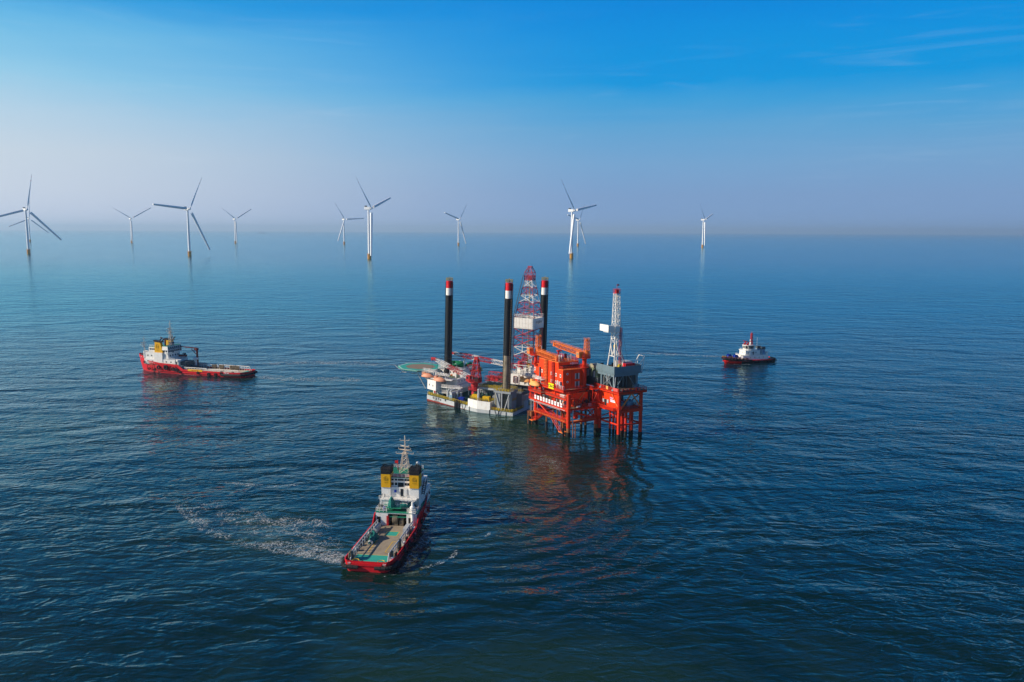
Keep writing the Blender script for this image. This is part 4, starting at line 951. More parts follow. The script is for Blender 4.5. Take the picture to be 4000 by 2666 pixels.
m = MB(); m.rail([(2.5, -0.5, 10.6), (-0.4, -0.5, 10.6), (-0.4, 27.3, 10.6), (6, 27.3, 10.6)], 1.15, 0.06, 1.3, 3); m.rail([(5.5, -0.5, 10.6), (13.9, -0.5, 10.6)], 1.15, 0.06, 1.3, 3); pl.part('lower_railing', m, ORANGE)
m = MB(); m.path([(-0.2, 26.5, 10), (-0.2, 26.5, 9.4), (-0.2, 4.0, 9.5), (-0.2, 2.0, 9.4)], 0.1, 6); m.path([(-0.5, 27, 9.2), (-0.5, 5, 9.2)], 0.07, 5)
for y in (24, 25.3, 26.4): m.bar((-0.3, y, 4), (-0.3, y, 10), 0.09, 5)
m.path([(-0.4, 21, 10), (-0.4, 21, 6.5), (-0.2, 20, 6.2)], 0.08, 5)
pl.part('pipework', m, GREY)
# process modules standing on the lower deck
m = MB(); m.box(2.6, 12.6, 3.2, 25.5, 10.6, 15.7); m.box(3.2, 10.6, 1.6, 3.2, 10.6, 15.7); pl.part('process_wall', m, BLOCKC)
m = MB(); m.box(8.6, 9.6, 1.52, 1.6, 10.6, 12.9); m.box(2.56, 2.6, 12, 13.2, 10.6, 13); m.box(2.56, 2.6, 21, 22, 10.6, 13); pl.part('doorway', m, BLACK)
m = MB(); m.bar((3.4, 1.5, 11), (8, 1.5, 15.6), 0.16, 6); m.bar((8.4, 1.5, 15.6), (3.6, 1.5, 10.8), 0.0, 3); m.bar((0.1, 1.0, 15.8), (0, 4.4, 11.2), 0.2, 6); pl.part('diagonal_brace', m, ORANGE2)
rnd = random.Random(21)
for i, (y, w, h, mt) in enumerate(((24.4, 1.0, 1.8, WHITE), (22.6, 0.8, 2.0, ORANGE2), (20.7, 1.5, 2.2, GREY), (18.4, 1.4, 2.4, WHITE), (16.4, 1.4, 2.6, GREY), (14.2, 1.3, 2.0, OLIVE), (12.0, 1.4, 1.9, ORANGE), (9.6, 1.2, 2.0, GREY), (7.0, 0.9, 2.6, WHITE), (4.9, 1.3, 2.4, GREY))):
    m = MB(); m.box(0.9, 2.0, y-w/2, y+w/2, 10.62, 10.6+h)
    if i % 2: m.path([(0.8, y-w/2, 11), (0.7, y-w/2, 10.6+h+0.5), (1.8, y+w/2, 10.6+h+0.5), (1.8, y+w/2, 11)], 0.12, 6)
    pl.part('equipment_cabinet', m, mt)
m = MB()
for y0 in (11.0, 8.6, 14.8): m.path([(0.5, y0+1.5, 10.8), (0.5, y0+1.5, 12.6), (0.5, y0+1.1, 13.1), (0.5, y0-0.6, 13.1), (0.5, y0-1, 12.6), (0.5, y0-1, 11)], 0.17, 8)
pl.part('pipe_bend', m, RUSTC)
m = MB(); m.bar((3.6, -0.1, 11), (4.9, -0.1, 11), 0.32, 10); pl.part('drum', m, WHITE)
for i in range(10):
    y = 22.2-i*2.02; m = MB(); m.box(-0.62, -0.56, y-0.62, y+0.62, 10.45, 11.95); b = pl.part('number_board', m, SIGNW)
    m = MB(); lettering(m, ['N1', 'F7', 'L2', 'J6', 'L3', 'K5', 'P7', 'S1', 'F9', 'O8'][i], 0.8, (-0.64, y, 11.2), (0, -1, 0)); pl.part('lettering', m, PINKI if i in (0, 1, 3) else REDI, b)
# columns between the decks
for x, y in ((-0.2, 18.5), (-0.2, 8.6), (13.6, 12), (13.6, 20), (-0.2, 26.5)):
    m = MB(); m.bar((x, y, 10.5), (x, y, 16.3), 0.3, 8); pl.part('deck_post', m, ORANGE)
# mid walkway
deck(pl, [(-0.8, 0.4), (1.2, 0.4), (1.2, 24.6), (-2.4, 24.6), (-2.4, 15.2), (-0.8, 15.2)], 13.9, 'mid_walkway', 0.15, 0.4)
deck(pl, [(1.2, 0.4), (4.4, 0.4), (4.4, 1.6), (1.2, 1.6)], 13.9, 'mid_walkway', 0.15, 0.4)
m = MB(); m.rail([(4.4, 0.4, 14), (-0.8, 0.4, 14), (-0.8, 15.2, 14), (-2.4, 15.2, 14), (-2.4, 24.6, 14)], 1.1, 0.06, 1.3, 3); pl.part('mid_railing', m, ORANGE)
m = MB(); m.box(0.3, 1.2, 3.4, 6.4, 13.95, 14.9); pl.part('equipment_cabinet', m, WHITE)
# main deck
deck(pl, [(-0.6, 2.6), (13.2, 2.6), (13.2, 27), (-0.6, 27)], 16.9, 'main_deck', 0.4, 0.85)
m = MB(); m.rail([(12.8, 2.7, 17.0), (-0.5, 2.7, 17.0), (-0.5, 16.6, 17.0)], 1.15, 0.06, 1.3, 3); m.bar((-0.5, 2.7, 17), (-0.5, 2.7, 19.4), 0.08, 5); pl.part('main_railing', m, ORANGE)
m = MB(); m.slab([(3.2, 15.2), (5.8, 15.2), (5.8, 16.4), (1.6, 16.4)], 2.2, 2.5); pl.part('bracket', m, ORANGE)
for x, y in ((0.5, 8.4), (0.6, 5.8), (0.6, 6.6), (0.4, 4.2)):
    m = MB(); m.box(x-0.45, x+0.25, y-0.4, y+0.4, 16.95, 18.2+(y == 6.6)*1.4); pl.part('air_conditioner', m, GREY)
# yellow name board
m = MB(); m.box(-0.78, -0.70, 9.0, 12.6, 16.35, 18.35); nb_ = pl.part('name_board', m, SIGNY)
m = MB(); lettering(m, 'CB6G', 1.55, (-0.80, 10.8, 17.3), (0, -1, 0), bold=0.03); pl.part('lettering', m, INK, nb_)
# stair tower between the two platforms
m = MB()
for x in (10.6, 13.2):
    for y in (-0.2, 2.2): m.bar((x, y, 10.5), (x, y, 17.2), 0.12, 6)
for z in (12.0, 16.9): m.box(10.4, 13.4, -0.4, 2.4, z-0.25, z)
for a, b in (((10.6, -0.2, 12), (13.2, -0.2, 16.6)), ((13.2, -0.2, 12), (10.6, -0.2, 16.6)), ((10.6, -0.2, 12), (10.6, 2.2, 16.6))): m.bar(a, b, 0.1, 5)
m.rail([(10.5, 2.3, 16.9), (10.5, -0.3, 16.9), (13.3, -0.3, 16.9)], 1.1, 0.06, 1.2, 3); m.rail([(10.5, -0.3, 12.0), (13.3, -0.3, 12.0)], 1.1, 0.06, 1.2, 3)
pl.part('stair_tower', m, ORANGE)
m = MB(); m.stair((13.0, -0.2, 12.0), (16.0, 3.8, 17.3), 1.0); m.stair((12.8, -0.6, 12), (14.2, -3.2, 10.6), 1.0); m.stair((2.0, 0.2, 13.9), (6.0, 0.6, 10.6), 0.9); m.box(11.5, 12.6, -2.6, -1.4, 7.0, 10.4); pl.part('stair', m, ORANGE)
# hanging access below the lower deck
m = MB(); m.tower((12.2, -0.8), 6.6, 10.3, 1.3, 0.8, 1.3, 0.8, 1, 0.1, 0.08); m.bar((2.2, -0.6, 8.8), (11, -0.8, 6.4), 0.3, 6); m.box(6, 13, -1.4, -0.3, 6.3, 6.5); m.rail([(7, -1.4, 6.5), (13, -1.4, 6.5)], 1.0, 0.06, 1.2); m.box(4.5, 6, 2.5, 4, 5.7, 7.4); pl.part('hanging_stage', m, ORANGE)

rnd = random.Random(91)
for i in range(16):
    y = rnd.uniform(3.5, 24); x = rnd.uniform(2.1, 2.5); m = MB(); z0 = rnd.uniform(10.8, 12); m.path([(x, y, 10.6), (x, y, z0+1.6), (x-0.4, y+0.3, z0+2.0), (x-0.4, y+rnd.uniform(1, 3), z0+2.0)], rnd.choice((0.08, 0.12, 0.18)), 6); pl.part('process_pipe', m, rnd.choice((GREY, RUSTC, DGREY, ORANGE2)))
for i in range(8):
    m = MB(); z = 8.9-0.25*(i % 3); y = 1+i*3; m.path([(0.5, y, z), (12.5, y, z)], 0.13, 6); pl.part('cross_pipe', m, rnd.choice((DGREY, RUSTC, ORANGE)))
for i in range(7):
    m = MB(); x = 1.5+i*1.7; m.path([(x, 0.9, 10.6), (x, 0.9, 12.2+rnd.uniform(0, 2)), (x+rnd.uniform(0.5, 1.5), 0.9, 12.2+rnd.uniform(0, 2))], 0.11, 6); pl.part('process_pipe', m, rnd.choice((DGREY, RUSTC, MAROON)))
for (x, y, w, h, mt) in ((5.4, 0.4, 1.2, 1.3, DGREY), (7.0, 0.3, 0.9, 1.7, MAROON), (9.6, 0.2, 1.2, 1.1, GREY), (11.6, 0.5, 0.8, 1.6, DGREY), (8.2, 1.0, 0.8, 2.2, BLACK)):
    m = MB(); m.box(x-w/2, x+w/2, y-0.35, y+0.35, 10.62, 10.6+h); pl.part('equipment_cabinet', m, mt)
m = MB(); m.box(9.7, 12.5, 1.4, 3.1, 10.6, 16.3); pl.part('recess_shade', m, paint('shaded_maroon', (0.10, 0.012, 0.008), 0.7, 0.5))  # solid box, the shade of a recess put into its dark maroon
m = MB(); m.bar((13.4, 1.2, 5.4), (14.6, -0.6, 10.2), 0.16, 6); m.bar((13.2, 1, 5.3), (9, -0.4, 9.9), 0.16, 6); m.bar((13, 0.8, 5.2), (18.5, -5, 9.8), 0.16, 6); m.bar((14.4, -11, 9.8), (18, -11.4, 5.3), 0.0, 3); pl.part('knee_brace', m, ORANGE)

# ---------------------------------------------------------------- accommodation block of the platform
ab = Thing('accommodation_block', 'big windowed orange block with ladders and rooftop gear on the platform main deck', 'building', PFm, (1, 5.5, 16.95))
m = MB(); m.box(1.0, 10.0, 5.5, 25.9, 16.95, 23.9); m.box(10.0, 12.6, 8.0, 22, 16.95, 23.9); blk = ab.part('wall', m, BLOCKC)
m = MB(); m.box(1.0, 10.0, 8.6, 22.0, 23.92, 26.3); up = ab.part('upper_wall', m, BLOCKC)
m = MB(); m.box(0.9, 10.1, 8.5, 22.1, 26.32, 26.5); m.box(0.95, 10.05, 5.4, 8.6, 23.92, 24.05); m.box(0.95, 10.05, 22.05, 25.95, 23.92, 24.05); ab.part('roof', m, ORANGE2)
m = MB(); m.box(1.2, 9.9, 8.5, 8.58, 24.1, 25.2); ab.part('terrace_window', m, GLASS)
m = MB(); m.rail([(9.9, 5.5, 24.05), (1.1, 5.5, 24.05), (1.1, 8.5, 24.05)], 1.15, 0.06, 1.2, 3); m.rail([(1.0, 8.6, 26.5), (1.0, 21.9, 26.5), (9.9, 21.9, 26.5), (9.9, 8.6, 26.5)], 1.15, 0.06, 1.3, 3, True); m.rail([(1.1, 22.2, 24.05), (1.1, 25.8, 24.05), (9.9, 25.8, 24.05)], 1.15, 0.06, 1.3, 3); m.rail([(12.5, 8.1, 23.95), (12.5, 21.8, 23.95)], 1.1, 0.06, 1.3, 3)
ab.part('roof_railing', m, ORANGE)
for (y, z) in ((7.1, 18.6), (10.2, 18.7), (13.2, 18.8), (7.1, 21.6), (10.1, 21.6), (13.3, 21.6), (20.0, 21.6), (25.2, 21.7)):
    m = MB(); m.box(0.93, 1.0, y-0.42, y+0.42, z-0.62, z+0.62); f = ab.part('window', m, WHITE); m = MB(); m.box(0.90, 0.925, y-0.22, y+0.22, z-0.40, z+0.40); ab.part('pane', m, GLASS, f)
for (x, z) in ((3.0, 22.4), (3.0, 19.4)):
    m = MB(); m.lathe([(0.42, 5.35), (0.42, 5.5)], 12, (x, 0, z), 'Y'); f = ab.part('porthole', m, WHITE); m = MB(); m.lathe([(0.25, 5.32), (0.25, 5.345)], 12, (x, 0, z), 'Y'); ab.part('pane', m, GLASS, f)
for z0, z1 in ((17.0, 19.3), (20.2, 22.4)):
    m = MB(); m.box(6.4, 8.4, 5.42, 5.5, z0, z1); f = ab.part('door', m, GREY); m = MB(); m.box(7.0, 7.6, 5.38, 5.415, z0, z1); ab.part('opening', m, BLACK, f)
m = MB(); m.box(0.93, 1.0, 8.5, 9.4, 17.0, 19.6); ab.part('door', m, GREY)
m = MB(); m.tower((0.55, 16.6), 16.95, 26.6, 0.3, 0.7, 0.3, 0.7, 8, 0.1, 0.06); ab.part('ladder_tower', m, ORANGE2)
m = MB(); m.tower((0.6, 11.7), 17.0, 26.2, 0.25, 0.6, 0.25, 0.6, 8, 0.09, 0.05); ab.part('ladder_tower', m, paint('dark_red_ladder', (0.42, 0.02, 0.01), 0.5, 0.3))
m = MB(); m.ladder(4.9, 5.38, 18, 24.3, 0.7); ab.part('ladder', m, ORANGE)
m = MB(); m.box(0.5, 1.0, 20.9, 21.4, 18.2, 23.0); m.bar((0.4, 24.4, 18), (0.4, 24.4, 20.2), 0.3, 8); ab.part('vent_duct', m, DGREY)
m = MB(); lettering(m, '中国石化', 0.9, (7.9, 8.55, 25.6), (1, 0, 0), bold=0.02); ab.part('name_lettering', m, SIGNW, up)
rnd = random.Random(31)
for i in range(13):
    x = rnd.uniform(1.6, 9); y = rnd.uniform(9, 16) if i < 10 else rnd.uniform(17, 25); h = rnd.uniform(0.7, 1.9); zb = 26.52 if y < 22 else 24.06
    m = MB(); m.box(x, x+rnd.uniform(0.5, 1.4), y, y+rnd.uniform(0.5, 1.6), zb, zb+h); ab.part('roof_unit', m, rnd.choice((DGREY, DGREY, BGREY, OLIVE, MAROON)))
for i, (x, y, h, r_) in enumerate(((2, 9.6, 2.6, 0.25), (5.5, 9.2, 2.0, 0.12), (7.4, 10, 2.4, 0.1), (8.4, 9, 2.6, 0.07), (3, 13, 2.4, 0.06), (6, 14, 3.0, 0.06), (1.6, 24, 2.4, 0.3), (4, 11, 2.2, 0.3), (9, 12, 2.8, 0.12))):
    zb = 26.52 if y < 22 else 24.06; m = MB(); m.cyl(x, y, zb, zb+h, r_, r_, 8); ab.part('vent_pipe', m, WHITE if r_ > 0.2 else GREY)

# ---------------------------------------------------------------- platform cranes
def box_crane(px, py, zt, tip, cabp, lab, z0, aft, r_=0.66):
    th = Thing('pedestal_crane', lab, 'crane', PFm, (px, py, z0))
    m = MB(); m.lathe([(r_, z0), (r_, zt-0.6), (r_*1.25, zt)], 20, (px, py, 0)); o = th.part('pedestal', m, ORANGE, smooth=False)
    m = MB(); m.cyl(px, py, zt, zt+0.3, 2.3, 2.3, 18); m.cyl(px, py, zt-3.6, zt-3.4, 1.7, 1.7, 12); th.part('turntable', m, ORANGE)
    m = MB(); m.rail([(px+2.2*math.cos(i*PI/6), py+2.2*math.sin(i*PI/6), zt+0.3) for i in range(12)], 1.1, 0.06, 2, 3, True); m.rail([(px+1.6*math.cos(i*PI/4), py+1.6*math.sin(i*PI/4), zt-3.4) for i in range(8)], 1.1, 0.06, 2, 3, True); th.part('railing', m, ORANGE)
    m = MB(); m.box(cabp[0]-1.0, cabp[0]+0.9, cabp[1]-1.0, cabp[1]+1.0, zt+0.32, zt+2.5); cb_ = th.part('cab', m, ORANGE2)
    m = MB(); m.box(cabp[0]-1.05, cabp[0]-1.0, cabp[1]-0.7, cabp[1]+0.7, zt+1.2, zt+2.2); th.part('window', m, paint('dusty_glass', (0.30, 0.22, 0.13), 0.3, 0.4), cb_)
    m = MB(); m.tower((px+aft[0], py+aft[1]), zt+0.3, zt+6.6, 0.95, 0.85, 0.7, 0.6, 5, 0.12, 0.07); m.cyl(px+aft[0], py+aft[1], zt+0.3, zt+2.8, 0.75, 0.75, 12); m.rail([(px+aft[0]+a*0.9, py+aft[1]+b*0.9, zt+6.6) for a, b in ((-1, -1), (1, -1), (1, 1), (-1, 1))], 0.9, 0.05, 1, 2, True); m.cyl(px+aft[0], py+aft[1], zt+6.4, zt+7.1, 0.4, 0.4, 8)
    th.part('a_frame', m, ORANGE2)
    m = MB(); root = Vector((px, py, zt+1.3)); tip = Vector(tip); d = (tip-root).normalized(); m.boom(root+d*1.2, tip, 1.5, 0.9, 14, 0.12, 0.09, None, 1.5)
    sd = d.cross(Z).normalized()
    for k in range(12): p = (root+d*1.4).lerp(tip, k/12); m.bar(p-sd*0.7-Z*0.0, p+sd*0.7, 0.07, 4)
    bm = th.part('boom', m, ORANGE2)
    m = MB(); m.rail([root+d*1.4+sd*0.8+Z*0.6, tip+sd*0.5+Z*0.5], 0.9, 0.05, 1.3, 2); m.rail([root+d*1.4-sd*0.8+Z*0.6, tip-sd*0.5+Z*0.5], 0.9, 0.05, 1.3, 2); th.part('boom_railing', m, ORANGE2, bm)
    m = MB(); m.cyl(tip.x, tip.y, tip.z-0.8, tip.z+0.7, 0.55, 0.55, 10); m.rail([tip+d*a+sd*b for a, b in ((-1, -0.8), (1.6, -0.8), (1.6, 0.8), (-1, 0.8))], 1.0, 0.05, 1, 2, True); th.part('boom_head', m, ORANGE2)
    m = MB(); m.bar((px+aft[0], py+aft[1], zt+6.6), tip, 0.03, 4); m.bar(tip, tip-Z*2.4, 0.04, 4); th.part('hoist_cable', m, BLACK)
    return th
box_crane(1.0, 24.6, 27.2, (1.4, 10.6, 27.6), (0.0, 27.2), 'orange crane with boxy cab at the rig end, boom lying along the block roof', 24.0, (1.6, 0.9))
box_crane(10.2, 4.9, 28.0, (7.4, 21.5, 31.4), (8.2, 5.2), 'orange crane on the tall round column, boom raised over the block roof', 16.95, (0.7, -0.4), 0.82)
m = MB(); m.path([(6.5, 17, 26.5), (6.5, 17, 29.2)], 0.35, 6); m.box(5.8, 7.6, 16.4, 17.4, 29.2, 29.7); br_ = Thing('boom_rest', 'dark red boom rest post on the orange block roof', 'boom rest', PFm, (6.5, 17, 26.5)); br_.part('post', m, CRANE)
m = MB(); m.box(6.1, 6.9, 16.6, 17.4, 26.52, 26.8); br_.part('foot', m, CRANE)
lifeboat(PFm, (-2.0, 20.2, 16.2), R(-90), PEACHO, 'pale orange lifeboat hung at the rig end of the orange platform', LG, 5.8, 2.9)
davit(PFm, (-2.0, 20.2, 16.2), R(-90), 'white davit frame over the orange platform lifeboat', WHITE, 6.6)

# ================================================================ wellhead platform on the right
wp = Thing('wellhead_platform', 'orange-red wellhead platform at the right end, open bay and rows of well pipes', 'platform', PFm, (14.3, -11.4, 0))
for x, y in ((14.4, -11.3), (23.9, -11.9), (23.9, 0.5), (14.4, 0.5)): pile_col(wp, x, y, 17.0, 0.66, ORANGE)
wells = [(15.8, -4.2), (16.1, -5.8), (16.6, -7.0), (17.3, -9.2), (18.1, -10.6), (18.4, -8.4), (19.8, -11.0), (19.0, -5.6), (20.2, -8.2), (21.2, -5.2), (18.0, -3.4), (21.4, -10.2)]
for i, (x, y) in enumerate(wells): pile_col(wp, x, y, 10.4, 0.40, ORANGE, 'well_conductor', 2.4)
m = MB()
for a, b in (((14.4, -11.3), (23.9, -11.9)), ((23.9, -11.9), (23.9, 0.5)), ((14.4, -11.3), (14.4, 0.5)), ((14.4, 0.5), (23.9, 0.5))): m.bar((*a, 5.1), (*b, 5.1), 0.33, 12)
m.bar((15.6, -4.5, 8.0), (18, -10.6, 7.8), 0.2, 6); m.bar((18, -10.8, 7.8), (23, -9, 8), 0.2, 6)
wp.part('jacket_brace', m, ORANGE)
deck(wp, [(13.9, -11.9), (24.5, -12.4), (24.5, 1.5), (13.9, 1.5)], 10.9, 'lower_deck', 0.3, 1.3)
m = MB(); m.box(12.2, 13.9, -10.4, -1, 10.5, 10.62); m.box(12.0, 14, -6.2, -4.2, 10.3, 10.6); wp.part('side_walkway', m, ORANGE)
m = MB(); m.rail([(13.9, -11.2, 10.62), (12.2, -10.6, 10.62), (12.2, -1, 10.62)], 1.1, 0.06, 1.2, 3); m.rail([(14.6, -12.2, 11.0), (24.4, -12.3, 11.0), (24.4, 1.4, 11)], 1.15, 0.06, 1.0, 4); wp.part('lower_railing', m, ORANGE)
m = MB(); m.box(14.5, 14.8, -10.6, 0.4, 11.0, 16.6); m.box(14.8, 23, -1.5, -1.2, 11, 16.6); wp.part('wall', m, BLOCKC)
m = MB(); m.bar((14.15, -7.0, 16.4), (14.2, -11.0, 11.4), 0.17, 6); m.bar((15.0, -11.9, 11.4), (19.2, -12.2, 16.6), 0.26, 8); m.bar((23.4, -12.1, 11.6), (19.4, -12.2, 16.6), 0.26, 8); m.bar((24.2, -11.5, 16.5), (24.2, -5, 11.5), 0.22, 8); wp.part('diagonal_brace', m, ORANGE2)
m = MB(); m.box(14.42, 14.48, -8.8, -5.9, 12.9, 13.8); sg = wp.part('sign_board', m, SIGNW); m = MB(); lettering(m, '安全生产', 0.62, (14.40, -7.3, 13.35), (0, -1, 0)); wp.part('lettering', m, PINKI, sg)
m = MB(); m.box(14.42, 14.48, -7.6, -5.6, 14.0, 14.7); sg = wp.part('sign_board', m, paint('pink_sign', (0.75, 0.12, 0.30), 0.4, 0.1)); m = MB(); lettering(m, '平台责任', 0.5, (14.40, -6.6, 14.35), (0, -1, 0)); wp.part('lettering', m, SIGNW, sg)
m = MB(); m.box(14.40, 14.48, -3.6, -2.4, 11.0, 13.4); wp.part('doorway', m, BLACK)
for y in (-4.6, -1.9):
    m = MB(); m.box(14.2, 14.48, y-0.5, y+0.5, 12.2, 13.4); wp.part('electric_cabinet', m, GREY)
m = MB(); rnd = random.Random(6)
for i in range(16):
    x, y = rnd.uniform(15.6, 22), rnd.uniform(-10.5, -3); m.cyl(x, y, 11, 12.2+rnd.uniform(0, 1.8), 0.3, 0.2, 8); m.bar((x-0.6, y, 12), (x+0.6, y, 12), 0.1, 5)
wp.part('valve_tree', m, DGREY)
for i, (x, y, mt) in enumerate(((17.5, -8.6, SKYB), (20.2, -8.9, SKYB), (19.0, -7.2, RED), (22.3, -7.6, SKYB))):
    m = MB(); m.lathe([(0.9, 11.0), (1.1, 12.0), (1.0, 12.8), (0.3, 13.4)], 12, (x, y, 0)); wp.part('tank', m, mt)
m = MB(); m.box(14.9, 24.2, -1.1, 1.3, 11.0, 16.6); m.box(15, 24, -11.2, 0, 15.9, 16.3); wp.part('inner_bulkhead', m, DGREY)
deck(wp, [(13.3, -12.4), (25.8, -12.9), (25.8, 3.0), (13.3, 3.0)], 17.4, 'top_deck', 0.35, 0.8)
m = MB(); m.rail([(13.4, 2.8, 17.5), (13.4, -12.3, 17.5)], 1.2, 0.06, 1.2, 4); m.rail([(13.4, -12.3, 17.5), (25.7, -12.8, 17.5)], 1.1, 0.06, 1.6, 2); m.rail([(25.7, -12.8, 17.5), (25.7, 2.8, 17.5)], 1.2, 0.06, 1.2, 4); wp.part('top_railing', m, ORANGE)
m = MB(); m.box(13.32, 13.4, -11.6, -8.9, 17.6, 18.7); wp.part('notice_panel', m, paint('rosy_panel', (0.62, 0.10, 0.09), 0.5, 0.2))
m = MB(); m.box(13.2, 13.36, -6.0, -4.8, 17.6, 18.8); wp.part('life_ring_box', m, PEACHO)
m = MB(); m.box(25.8, 28.2, -3.8, -1.6, 10.0, 10.2); m.rail([(28.1, -3.8, 10.2), (28.1, -1.7, 10.2)], 1.1, 0.05, 1); m.box(25, 27.6, 1, 3, 20.0, 20.2); m.rail([(27.5, 1, 20.2), (27.5, 3, 20.2)], 1.4, 0.06, 1); m.box(24.5, 26, 0.6, 3, 17.5, 20.1); wp.part('side_platform', m, MAROON)
m = MB(); rnd = random.Random(17)
for i in range(26):
    x = rnd.uniform(14.6, 21.5); s_ = rnd.uniform(0.4, 0.9); m.box(x, x+s_, -12.2, -11.6, 17.45, 17.5+rnd.uniform(0.3, 1.0))
for i in range(9): m.box(14.2+rnd.uniform(0, 2), 14.8+rnd.uniform(0, 2), -11+i*1.0, -10.5+i, 17.45, 18.2)
wp.part('deck_fittings', m, DGREY)
m = MB(); m.bar((17.0, -10.6, 17.9), (21.6, -10.9, 17.9), 0.32, 10); yp = tag(link_mesh('covered_pipe', m, YELLOW), 'long yellow covered pipe lying on the deck under the workover rig', 'pipe'); yp.data.transform(PFm)
m = MB(); m.box(21.8, 25.2, -11.6, -9.4, 17.45, 17.6); gm = tag(link_mesh('green_mat', m, GREEN), 'green mat on the right corner of the wellhead platform deck', 'mat'); gm.data.transform(PFm)
gearbox('tool_cabinet', PFm, 23.6, -9.0, 17.6, 2.2, 1.2, 1.6, BGREY, 'grey cabinet at the right end of the deck under the workover rig', 'cabinet', False)

# ---------------------------------------------------------------- workover rig
wr = Thing('workover_rig', 'blue-grey workover rig with panelled work floor and slim white mast, far right', 'workover rig', PFm, (13.6, -9.4, 17.5))
m = MB(); m.box(13.4, 25.4, -9.4, 1.6, 23.6, 24.1); m.box(24, 26.4, -9.2, -6, 23.2, 23.7)
wr.part('work_floor', m, BGREY)
m = MB()
def panels(m, a, b, z0, z1, w=1.05):
    a = Vector(a); b = Vector(b); L_ = (b-a).length; k = max(1, round(L_/w)); d = (b-a)/k; n = Vector((d.y, -d.x, 0)).normalized()*0.1
    for i in range(k):
        p = a+d*(i+0.015); q = a+d*(i+0.985); vs = [(*v.xy, z) for v in (p, q, q+n, p+n) for z in (z0+(0.04 if i % 3 else 0), z1)]
        m.add(vs, [(0, 1, 3, 2), (2, 3, 5, 4), (4, 5, 7, 6), (6, 7, 1, 0), (1, 7, 5, 3), (0, 2, 4, 6)])
panels(m, (13.3, 1.6, 0), (13.3, -9.5, 0), 24.1, 26.4); panels(m, (13.3, -9.5, 0), (25.5, -9.6, 0), 24.1, 26.3); panels(m, (25.5, -9.5, 0), (25.5, 1.6, 0), 24.1, 26.4)
wr.part('wind_wall', m, BGREY)
for x, y in ((14.0, -8.6), (24.3, -8.6), (14.0, -1.0), (24.3, -1.0)):
    m = MB(); m.prism([(x-0.9, y-0.5), (x+0.9, y-0.5), (x+0.9, y+0.5), (x-0.9, y+0.5)], 17.45, 18.6, [(x-0.35, y-0.35), (x+0.35, y-0.35), (x+0.35, y+0.35), (x-0.35, y+0.35)]); m.box(x-0.33, x+0.33, y-0.33, y+0.33, 18.6, 23.6); wr.part('substructure_leg', m, BGREY)
m = MB(); m.bar((14.0, -8.2, 23.2), (14.0, -1.2, 18.2), 0.16, 6); m.bar((14.0, -1.4, 23.2), (14.0, -8.0, 18.2), 0.16, 6); m.bar((14.6, -8.8, 18), (18, -8.8, 23), 0.14, 6); m.bar((23.8, -8.8, 18), (20, -8.8, 23), 0.14, 6)
for x in (16.5, 18.6, 20.8, 22.4): m.bar((x, -5, 17.5), (x, -5, 23.6), 0.2, 6); m.bar((x, -5, 17.5), (x+1.5, -5, 23.6), 0.1, 5)
m.box(13.6, 24.8, -9.0, -8.4, 22.6, 23.5); m.box(13.7, 14.4, -8.6, 1.2, 22.5, 23.5); m.box(14, 24.6, -1.4, -0.8, 22.3, 23.4)
wr.part('substructure_brace', m, BGREY)
m = MB(); m.box(15.2, 23.2, -3.6, 1.0, 17.5, 22.2); m.box(14, 24, 1.4, 8, 17.45, 20.6); m.box(22.6, 24.8, -7.8, -1.6, 17.5, 23.4)
wr.part('machinery_skid', m, DGREY)
m = MB()
for y0, s_ in ((-4.5, 1.2), (-8.9, 2.0)): m.path(catenary((13.5, y0, 23.2), (13.9, y0-0.6, 22.6), s_*2.1, 10), 0.12, 6)
m.path([(13.2, -6.6, 23.4), (13.3, -6.4, 21.5), (13.8, -7.2, 19), (14.0, -7.9, 18)], 0.1, 6)
wr.part('hose', m, GREY)
m = MB(); rnd = random.Random(41)
for i in range(30):
    x = rnd.uniform(14, 24.5); y = rnd.uniform(-8.6, 1); s_ = rnd.uniform(0.4, 1.3); m.mat(rnd.choice((0, 0, 0, 1))).box(x, x+s_, y, y+s_, 24.12, 24.2+rnd.uniform(0.8, 2.9))
wr.part('floor_machinery', m, [BLACK, MUST])
m = MB(); m.box(19.2, 23.4, -8.4, -6.6, 24.12, 27.0); wr.part('dog_house', m, RED, None, 'bright red box on the work floor')
m = MB(); m.box(19.6, 24.6, -5.6, -0.6, 26.9, 27.1); m.box(19.8, 24.4, -5.4, -0.8, 24.12, 26.88); wr.part('shelter', m, GREY)
m = MB()
for y in (-9.2, -5.8): m.bar((25.2, y, 25.8), (27.2, y-0.2, 29.4), 0.16, 6); m.bar((27.2, y-0.2, 29.4), (26.2, y, 23.6), 0.12, 6)
m.bar((27.2, -9.4, 29.4), (27.2, -6.0, 29.4), 0.16, 6); m.bar((27.2, -9.4, 29.4), (26, -7.4, 26), 0.1, 6); wr.part('racking_arm', m, WHITE)
